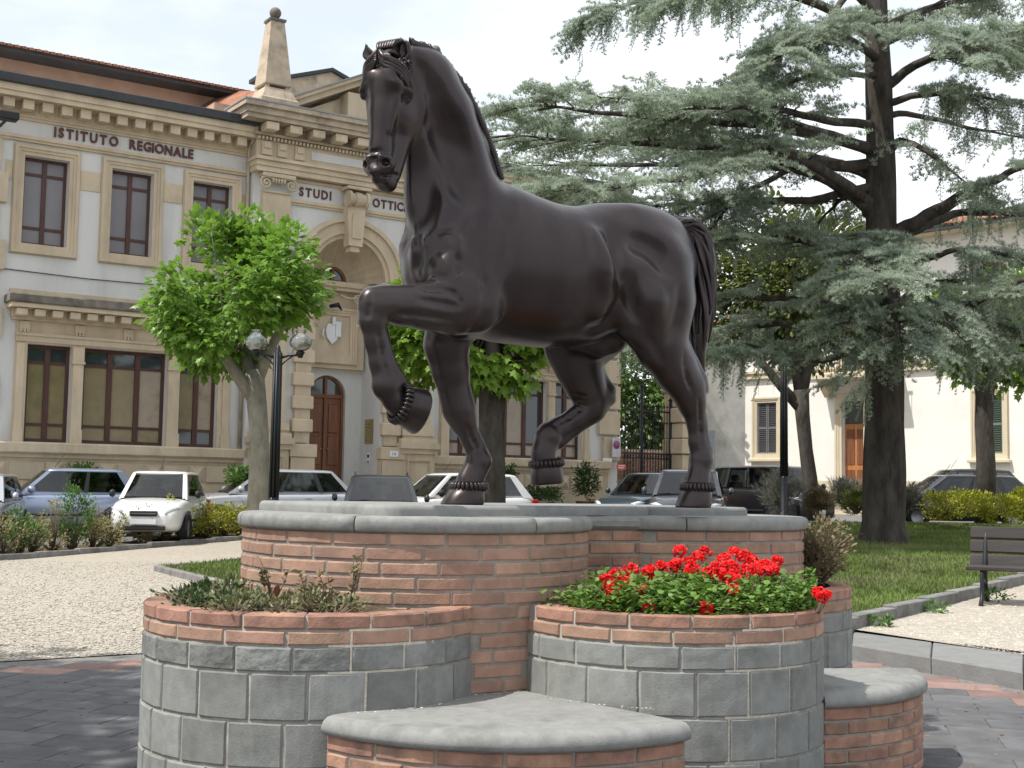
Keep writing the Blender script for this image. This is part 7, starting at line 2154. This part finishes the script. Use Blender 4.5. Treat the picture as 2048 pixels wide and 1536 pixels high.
def car(name, label, loc, heading, L=3.9, W=1.66, H=1.48, kind='hatch', pm=None, mirror_mt=None, plate=True, roofrails=False):
    """x forward. profile drives bonnet, screen, roof and tail"""
    t = thing(name, label, 'car', loc, heading)
    hw = W/2; x0, x1 = -L/2, L/2
    wb = L*.30; wr = .30
    belt = .92*H/1.48; hood = .86*H/1.48
    if kind == 'hatch': sc = dict(ws0=x1-.92, ws1=x1-1.55, rf=x0+.55, rb=x0+.12)
    elif kind == 'van': sc = dict(ws0=x1-.62, ws1=x1-1.12, rf=x0+.30, rb=x0+.06)
    elif kind == 'estate': sc = dict(ws0=x1-1.05, ws1=x1-1.85, rf=x0+.70, rb=x0+.15)
    else: sc = dict(ws0=x1-1.1, ws1=x1-1.7, rf=x0+.50, rb=x0+.15)
    # lower body: stations from the tail to the nose
    st = [(x0, .72, .42, belt-.16), (x0+.03, .84, .30, belt-.04), (x0+.14, .94, .24, belt), (x0+.5, 1.0, .20, belt+.01), (-wb*1.0, 1.0, .19, belt), (0, 1.0, .18, belt-.02), (sc['ws0']-.35, 1.0, .19, belt-.03),
          (sc['ws0'], .985, .19, belt-.05), (x1-.55, .95, .20, hood-.03), (x1-.25, .89, .21, hood-.10), (x1-.08, .80, .24, hood-.20), (x1-.0, .66, .32, hood-.34)]
    n = 13; vs_ = []
    for x, w, zb, zt in st:
        w *= hw; h = zt-zb
        sec = [(0, zb), (w*.80, zb), (w*.93, zb+.05), (w*.985, zb+h*.28), (w*1.0, zb+h*.55), (w*.985, zb+h*.80), (w*.93, zb+h*.95), (w*.84, zt), (w*.5, zt+.025), (0, zt+.04)]
        vs_ += [(x, y, z) for y, z in sec] + [(x, -y, z) for y, z in sec[1:-1][::-1]]
    k = 18; fs = [(i*k+j, (i+1)*k+j, (i+1)*k+(j+1) % k, i*k+(j+1) % k) for i in range(len(st)-1) for j in range(k)]
    fs += [tuple(range(k)), tuple((len(st)-1)*k+j for j in range(k))[::-1]]
    m = MB(); m.add(vs_, fs, True); body = m.build('body', pm, t)
    ss = body.modifiers.new('sub', 'SUBSURF'); ss.levels = 1; ss.render_levels = 1
    # greenhouse: dark glass volume, roof and pillars
    b0, b1, r0, r1 = sc['rb'], sc['ws0'], sc['rf'], sc['ws1']
    gz0, gz1 = belt-.03, H-.055
    def gx(u, v):   # u 0..1 rear->front, v 0..1 belt->roof
        return (b0+(b1-b0)*u)*(1-v)+(r0+(r1-r0)*u)*v
    def gw(v, u=.5): return hw*((.915)*(1-v)+.735*v)*(1-.05*abs(2*u-1)**3)
    bow = .07
    def G(u, v, s): return Vector((gx(u, v), s*gw(v, u), gz0+(gz1-gz0)*v))
    # side windows
    for s in (1, -1):
        for (ua, ub) in (((.04, .27), (.29, .60), (.62, .97)) if kind != 'hatch' else ((.05, .46), (.49, .96))):
            m = MB(); pts = []
            N_ = 6
            top = [G(ua+(ub-ua)*i/N_, .93, s) for i in range(N_+1)]; bot = [G(ua+(ub-ua)*i/N_, .10, s) for i in range(N_+1)]
            off = Vector((0, s*.004, 0))
            for i in range(N_): m.add([bot[i]+off, bot[i+1]+off, top[i+1]+off, top[i]+off], [(0,1,2,3) if s < 0 else (3,2,1,0)], True)
            m.build('side_window', M_cglass, t)
    def screen(u, nm, v0, v1, grow):
        m = MB(); N_ = 8; rows = []
        for v in (v0, (v0+v1)/2, v1):
            w = gw(v, u)*.90; rows.append([Vector((gx(u, v)+(bow*(1-(2*i/N_-1)**2)-.0)*(1 if u > .5 else -1)*.9+grow, -w+2*w*i/N_, gz0+(gz1-gz0)*v+.008)) for i in range(N_+1)])
        for a, b in zip(rows, rows[1:]):
            for i in range(N_): m.add([a[i], a[i+1], b[i+1], b[i]], [(0,1,2,3)], True)
        return m.build(nm, M_cglass, t)
    screen(1.0, 'windscreen', .04, .95, .006); screen(0.0, 'rear_window', .12, .93, -.006)
    # roof skin, pillars and what shows through the glass
    N_ = 8; vs_ = []
    def ringv(v, ins=0.0):
        ring = [G(i/N_, v, 1)-Vector((0,ins,0)) for i in range(N_+1)]; w1 = gw(v, 1.0); w0 = gw(v, 0)
        ring += [Vector((gx(1, v)+bow*.9*(1-q*q)-.01, w1*q, gz0+(gz1-gz0)*v)) for q in (.6, .2, -.2, -.6)]
        ring += [G(i/N_, v, -1)+Vector((0,ins,0)) for i in range(N_, -1, -1)]
        return ring + [Vector((gx(0, v)-bow*.9*(1-q*q)+.01, w0*q, gz0+(gz1-gz0)*v)) for q in (-.6, -.2, .2, .6)]
    for v, ins in ((.90, .012), (.93, -.008), (.97, -.006)): vs_ += ringv(v, ins)
    K = len(ringv(0)); top = vs_[-K:]; cx = sum((p for p in top), Vector())/K
    for kx, dz in ((.97, .022), (.86, .045), (.5, .058)): vs_ += [Vector((cx.x+(p.x-cx.x)*kx, p.y*kx, gz1-.02+dz)) for p in top]
    vs_.append(Vector((cx.x, 0, gz1+.04)))
    R_ = 6; fs = [(i*K+j, i*K+(j+1) % K, (i+1)*K+(j+1) % K, (i+1)*K+j) for i in range(R_-1) for j in range(K)] + [((R_-1)*K+j, (R_-1)*K+(j+1) % K, R_*K) for j in range(K)]
    m = MB(); m.add(vs_, [f_[::-1] for f_ in fs], True); m.build('roof', pm, t)
    m = MB()
    def strip(ua, ub, s, m=m, v0=.0, v1=.95):
        a0, a1, b1_, b0_ = G(ua, v0, s), G(ub, v0, s), G(ub, v1, s), G(ua, v1, s); o_ = Vector((0, s*.008, 0)); i_ = Vector((0, -s*.03, 0))
        m.add([p+o_ for p in (a0, a1, b1_, b0_)]+[p+i_ for p in (a0, a1, b1_, b0_)], [(0,1,2,3),(7,6,5,4),(0,4,5,1),(1,5,6,2),(2,6,7,3),(3,7,4,0)])
    for s in (1, -1):
        strip(.962, 1.0, s); strip(0.0, .05 if kind != 'hatch' else .10, s)
        strip(.0, 1.0, s, v0=-.04, v1=.10)
        a, b = G(1.0, 0, s), G(1.0, .95, s); m.add([a, b, b-Vector((-.02, s*.07, 0)), a-Vector((-.02, s*.09, 0))], [(0,1,2,3)])
        a, b = G(0.0, 0, s), G(0.0, .95, s); m.add([a, b, b-Vector((.02, s*.10, 0)), a-Vector((.02, s*.13, 0))], [(0,1,2,3)])
    m.build('pillar', pm, t)
    m = MB()
    for s in (1, -1):
        for (ua, ub) in (((.255, .30), (.595, .63)) if kind != 'hatch' else ((.455, .495),)): strip(ua, ub, s, m, .08, .93)
    m.build('window_post', M_trim, t)
    m = MB(); m.box(b0+.1, b1-.15, -hw*.84, hw*.84, .45, belt-.10); m.box(b1-.32, b1-.02, -hw*.82, hw*.82, belt-.12, belt+.015, bev=.03); m.build('interior', M_seat, t)
    m = MB()
    for s in (1, -1):
        for xx in ((b1+b0)/2+.12, (b1+b0)/2-.75): m.box(xx-.10, xx+.04, s*.36-.23, s*.36+.23, belt-.2, belt+.17, bev=.05); m.box(xx-.08, xx+.01, s*.36-.12, s*.36+.12, belt+.18, belt+.36, bev=.04)
    m.build('seat', M_seat, t)
    m = MB(); sw = [Vector((b1-.42+.05*math.sin(2*math.pi*q/14), .36+.18*math.cos(2*math.pi*q/14), belt+.03+.17*math.sin(2*math.pi*q/14))) for q in range(15)]; m.tube(sw, .014, 5, cap=False); m.build('steering_wheel', M_trim, t)
    m = MB(); m.box(gx(1, .82)-.05, gx(1, .82)-.02, -.11, .11, H-.24, H-.17, bev=.01); m.build('rear_view_mirror', M_trim, t)
    # wheels with arches
    for sx in (-wb, wb*1.04):
        for s in (1, -1):
            m = MB(); m.lathe([(wr*.62, -.10), (wr*.95, -.10), (wr, -.06), (wr, .06), (wr*.95, .10), (wr*.62, .10)], 22, smooth=True); wtyre = m.build('wheel', M_tyre, t, (sx, s*(hw-.10), wr), (R(90), 0, 0))
            m = MB(); m.lathe([(.001, -.085), (wr*.60, -.075), (wr*.66, -.10)], 18); m.lathe([(.001, .085), (wr*.60, .075), (wr*.66, .10)], 18)
            for q in range(6):
                a = q*math.pi/3
            m.build('rim', M_rim, wtyre)
            m = MB(); m.tube([(0,-.0,0), (0,0,.001)], wr*1.16, 24); a0 = m
            ar = MB(); ar.lathe([(wr*1.0, 0), (wr*1.17, 0), (wr*1.17, .02)], 18, a0=R(-4), a1=R(184)); ar.build('wheel_arch', M_trim, t, (sx, s*(hw*1.0+.004) - (0 if s < 0 else 0), wr), (R(90), 0, 0))
    # nose: lamps, grille, bumper, plate
    for s in (1, -1):
        m = MB(); vs_ = []
        for a, z in ((.0, .0), (.10, .01), (.30, .05), (.38, .13), (.22, .155), (.04, .10)): vs_.append((x1-.055-a*.62, s*(hw*.50+a*.95*hw*.48/ .40*.8), hood-.30+z))
        cc = sum((Vector(v) for v in vs_), Vector())/6
        vs2 = [tuple(Vector(v)+Vector((.045, s*.03, .012))) for v in vs_]
        m.add(vs_+vs2+[tuple(cc+Vector((.07, s*.045, .02)))], [(i, (i+1) % 6, 6+(i+1) % 6, 6+i) for i in range(6)]+[(6+i, 6+(i+1) % 6, 12) for i in range(6)], True); m.build('headlamp', M_lamp, t)
        m = MB(); m.box(x0-.005, x0+.16, s*hw*.93-.06, s*hw*.93+.035, belt-.36, belt-.06, bev=.02); m.build('tail_lamp', M_tail, t)
        m = MB(); m.lathe([(.001,-.05),(.07,-.04),(.10,0),(.07,.05),(.001,.06)], 12); mo = m.build('door_mirror', mirror_mt or pm, t, (b1-.22, s*(hw+.09), belt+.06), (R(90), 0, 0)); mo.scale = (.9, .9, 1.1)
        m = MB(); m.box(-.25, .25, -.01, .01, 0, .02)
        for xx in (gx(.36, 0), gx(.80, 0)) if kind != 'hatch' else (gx(.5, 0),):
            m = MB(); m.box(xx-.0, xx+.16, s*hw*.995-.012, s*hw*.995+.014, belt-.15, belt-.12, bev=.005); m.build('door_handle', pm, t)
        m = MB(); m.box(-wb+wr*1.2, wb-wr*1.2, s*hw*.99-.01, s*hw*.99+.012, .42, .47); m.build('side_strip', M_trim, t)
    m = MB(); m.box(x1-.06, x1+.035, -hw*.34, hw*.34, hood-.33, hood-.22, bev=.015); gr = m.build('grille', M_trim, t)
    m = MB(); m.box(x1+.03, x1+.045, -hw*.32, hw*.32, hood-.285, hood-.265); m.build('grille_bar', M_rim, gr)
    m = MB(); m.box(x1-.12, x1+.02, -hw*.55, hw*.55, .26, .36, bev=.02); m.build('air_intake', M_trim, t)
    m = MB(); m.box(x1+.02, x1+.032, -.26, .26, .385, .49); m.build('number_plate', M_white, t)
    m = MB(); m.box(x0-.02, x0-.005, -.26, .26, .52, .63); m.build('number_plate', M_white, t)
    # wiper line and aerial
    m = MB(); m.tube([(b1+.02, -.45, gz0+.035), (b1-.02, .05, gz0+.05)], .008, 5); m.tube([(b1+.02, .05, gz0+.035), (b1-.03, .5, gz0+.05)], .008, 5); m.build('wiper', M_trim, t)
    m = MB(); m.tube([(r1-.15, 0, H), (r1-.35, 0, H+.28)], .006, 5); m.build('aerial', M_trim, t)
    if roofrails:
        for s in (1, -1): m = MB(); m.tube([(r0+.1, s*hw*.66, H-.04), (r0+.2, s*hw*.66, H+.03), (r1-.2, s*hw*.66, H+.03), (r1-.05, s*hw*.66, H-.05)], .018, 6); m.build('roof_rail', M_rim, t)
    return t
def cpos(px, y):
    d = ray(px, 1000); x = d.x/d.y*y; return (x, y, gh(x, y))
P_blue = paint('pale_blue_paint', (0.30, 0.35, 0.47), .5); P_white = paint('white_paint', (0.70, 0.70, 0.69), .0, .25); P_silver = paint('silver_paint', (0.50, 0.51, 0.54), .55)
P_dark = paint('dark_green_paint', (0.03, 0.036, 0.038), .4); P_teal = paint('dark_teal_paint', (0.02, 0.045, 0.06), .4); P_grey = paint('grey_paint', (0.07, 0.073, 0.085), .5)
P_black = paint('black_paint_gloss', (0.014, 0.014, 0.016), .2); P_navy = paint('dark_grey_blue_paint', (0.022, 0.023, 0.028), .4)
car('parked_car', 'pale blue hatchback parked side on behind the hedge at left', cpos(118, 29.5), R(180+26), 3.65, 1.62, 1.50, 'hatch', P_blue)
car('parked_car', 'pale silver blue car cut by the left edge behind the dry hedge', cpos(-50, 27.0), R(-78), 3.9, 1.66, 1.42, 'hatch', P_silver)
car('parked_car', 'small white car facing the camera behind the gap in the hedge', cpos(322, 28.2), R(-86), 3.5, 1.60, 1.50, 'hatch', P_white, M_trim)
car('parked_car', 'silver estate car parked side on behind the lamp post', cpos(535, 31.6), R(180+24), 4.25, 1.72, 1.52, 'estate', P_silver)
car('parked_car', 'dark green car facing the camera behind the left end of the plinth', cpos(762, 28.0), R(-84), 4.0, 1.74, 1.50, 'estate', P_dark, roofrails=True)
car('parked_car', 'white hatchback between the dark car and the plane trunk', cpos(905, 31.5), R(180+32), 3.9, 1.68, 1.50, 'hatch', P_white, M_trim)
car('parked_car', 'dark teal car half hidden behind the grey car by the gate', cpos(1312, 34.5), R(180+52), 4.0, 1.70, 1.50, 'hatch', P_teal)
car('parked_car', 'grey car facing the camera behind the planted hind leg', cpos(1378, 30.0), R(-100), 4.1, 1.74, 1.50, 'hatch', P_grey)
car('parked_car', 'black boxy car parked between the right lamp post and the hind leg', cpos(1540, 35.5), R(-62), 3.8, 1.72, 1.66, 'van', P_black)
car('parked_car', 'dark grey blue estate car with red tail lamp behind the golden shrubs', cpos(1905, 36.8), R(180+6), 4.5, 1.76, 1.50, 'estate', P_navy)
car('parked_car', 'second dark car whose roof shows above the estate car at right', cpos(1912, 41.0), R(180+4), 4.3, 1.74, 1.70, 'estate', P_black)

# ================================================================== lamp posts
M_post = mat('lamp_post_iron', (0.022, 0.024, 0.027), rough=.45, var=.15, scale=8, metal=.4, spec=.45)
M_globe = clear_glass('globe_glass', (.93,.95,.95), .16)
M_frost = mat('frosted_glass', (0.62, 0.63, 0.62), rough=.4, var=.05, scale=5, spec=.5)
def lamp(label, loc, h, globes=True):
    t = thing('street_lamp', label, 'street lamp', loc, 0)
    m = MB(); m.tube([(0,0,0),(0,0,.25),(0,0,.3),(0,0,1.1),(0,0,1.15)], [.16,.15,.10,.10,.085], 16)
    for k in range(8):
        a = k*math.pi/4; m.tube([(.075*math.cos(a), .075*math.sin(a), 1.1), (.062*math.cos(a), .062*math.sin(a), h)], .022, 6)
    m.tube([(0,0,1.1),(0,0,h)], .062, 12)
    m.build('post', M_post, t)
    m = MB(); m.lathe([(.001, h+.16), (.03, h+.13), (.045, h+.06), (.06, h+.02), (.075, h-.02), (.05, h-.06)], 12); m.build('finial', M_post, t)
    for s in ((-1, 1) if globes else ()):
        m = MB(); m.tube([(0,0,h-.10), (s*.18,0,h-.04), (s*.34,0,h-.03), (s*.40,0,h+.0)], [.03,.025,.025,.03], 8); m.tube([(0,0,h-.30), (s*.12,0,h-.16), (s*.26,0,h-.05)], .014, 6)
        m.lathe([(.001,-.10),(.045,-.10),(.05,-.06),(.07,-.03),(.085,.0),(.05,.02)], 14, (s*.40,0,h+.02)); m.build('arm', M_post, t)
        m = MB(); m.lathe([(.06, 0), (.13, .03), (.185, .09), (.20, .15), (.185, .21), (.13, .27), (.085, .30), (.08, .335), (.10, .36)], 24, (s*.40,0,h+.04)); g_ = m.build('globe', M_globe, t)
        m = MB(); m.lathe([(.05, .01), (.12, .04), (.172, .095), (.186, .148), (.001, .15)], 20, (s*.40,0,h+.04)); m.build('reflector', M_frost, g_)
        m = MB(); m.lathe([(.10,.358),(.105,.37),(.001,.375)], 14, (s*.40,0,h+.04)); m.build('cap', M_globe, g_)
    return t
lp = at_y(547, 1000, 23.2); lamp('black fluted street lamp with two clear glass globes beside the plane tree', (lp.x, lp.y, 0), at_y(552, 706, 23.2).z)
lp = at_y(1568, 945, 30.5); lamp('plain dark post between the black boxy car and the cedar branches', (lp.x, lp.y, gh(lp.x, lp.y)), at_y(1568, 700, 30.5).z-gh(lp.x, lp.y), False)

# ================================================================== bench
M_plank = mat('weathered_plank', (0.050, 0.044, 0.041), rough=.8, var=.3, scale=5, bump=.004, bscale=20, stretch=(.2,1,1), dark=(.09,.085,.08), dscale=3, damt=.6, objvar=.15, spec=.3)
def bench(loc, rz, L=1.7):
    t = thing('park_bench', 'dark weathered wooden bench on cast iron legs at the right edge', 'bench', loc, rz)
    # local: x along the bench, +y the side people face
    for z, y, tl in ((.47, -.185, 12), (.625, -.225, 14), (.775, -.27, 18)):
        m = MB(); m.box(-L/2, L/2, -.02, .02, -.070, .070, bev=.012); m.build('backrest_plank', M_plank, t, (0, y, z), (R(tl), 0, 0))
    for i in range(3): m = MB(); m.box(-L/2, L/2, -.055, .055, -.022, .022, bev=.008); m.build('seat_plank', M_plank, t, (0, -.10+i*.13, .40))
    for s in (-1, 1):
        x = s*(L/2-.16); m = MB()
        m.tube([(x,-.32,0),(x,-.22,.06),(x,-.15,.2),(x,-.13,.36),(x,-.17,.50),(x,-.25,.72),(x,-.29,.82)], [.036,.03,.028,.026,.026,.024,.02], 8)
        m.tube([(x,.30,0),(x,.20,.08),(x,.17,.2),(x,.20,.34),(x,.14,.395)], [.026,.022,.02,.02,.018], 8); m.tube([(x,-.13,.39),(x,.18,.39)], .02, 8)
        m.tube([(x,-.15,.2),(x,0,.27),(x,.17,.2)], .014, 6); m.build('leg', M_post, t)
    return t
bp_ = at_z(1985, 1208, gh(5.5, 15.2))
bench((bp_.x+.62, bp_.y-.05, gh(bp_.x, bp_.y)), R(-18+180-8))
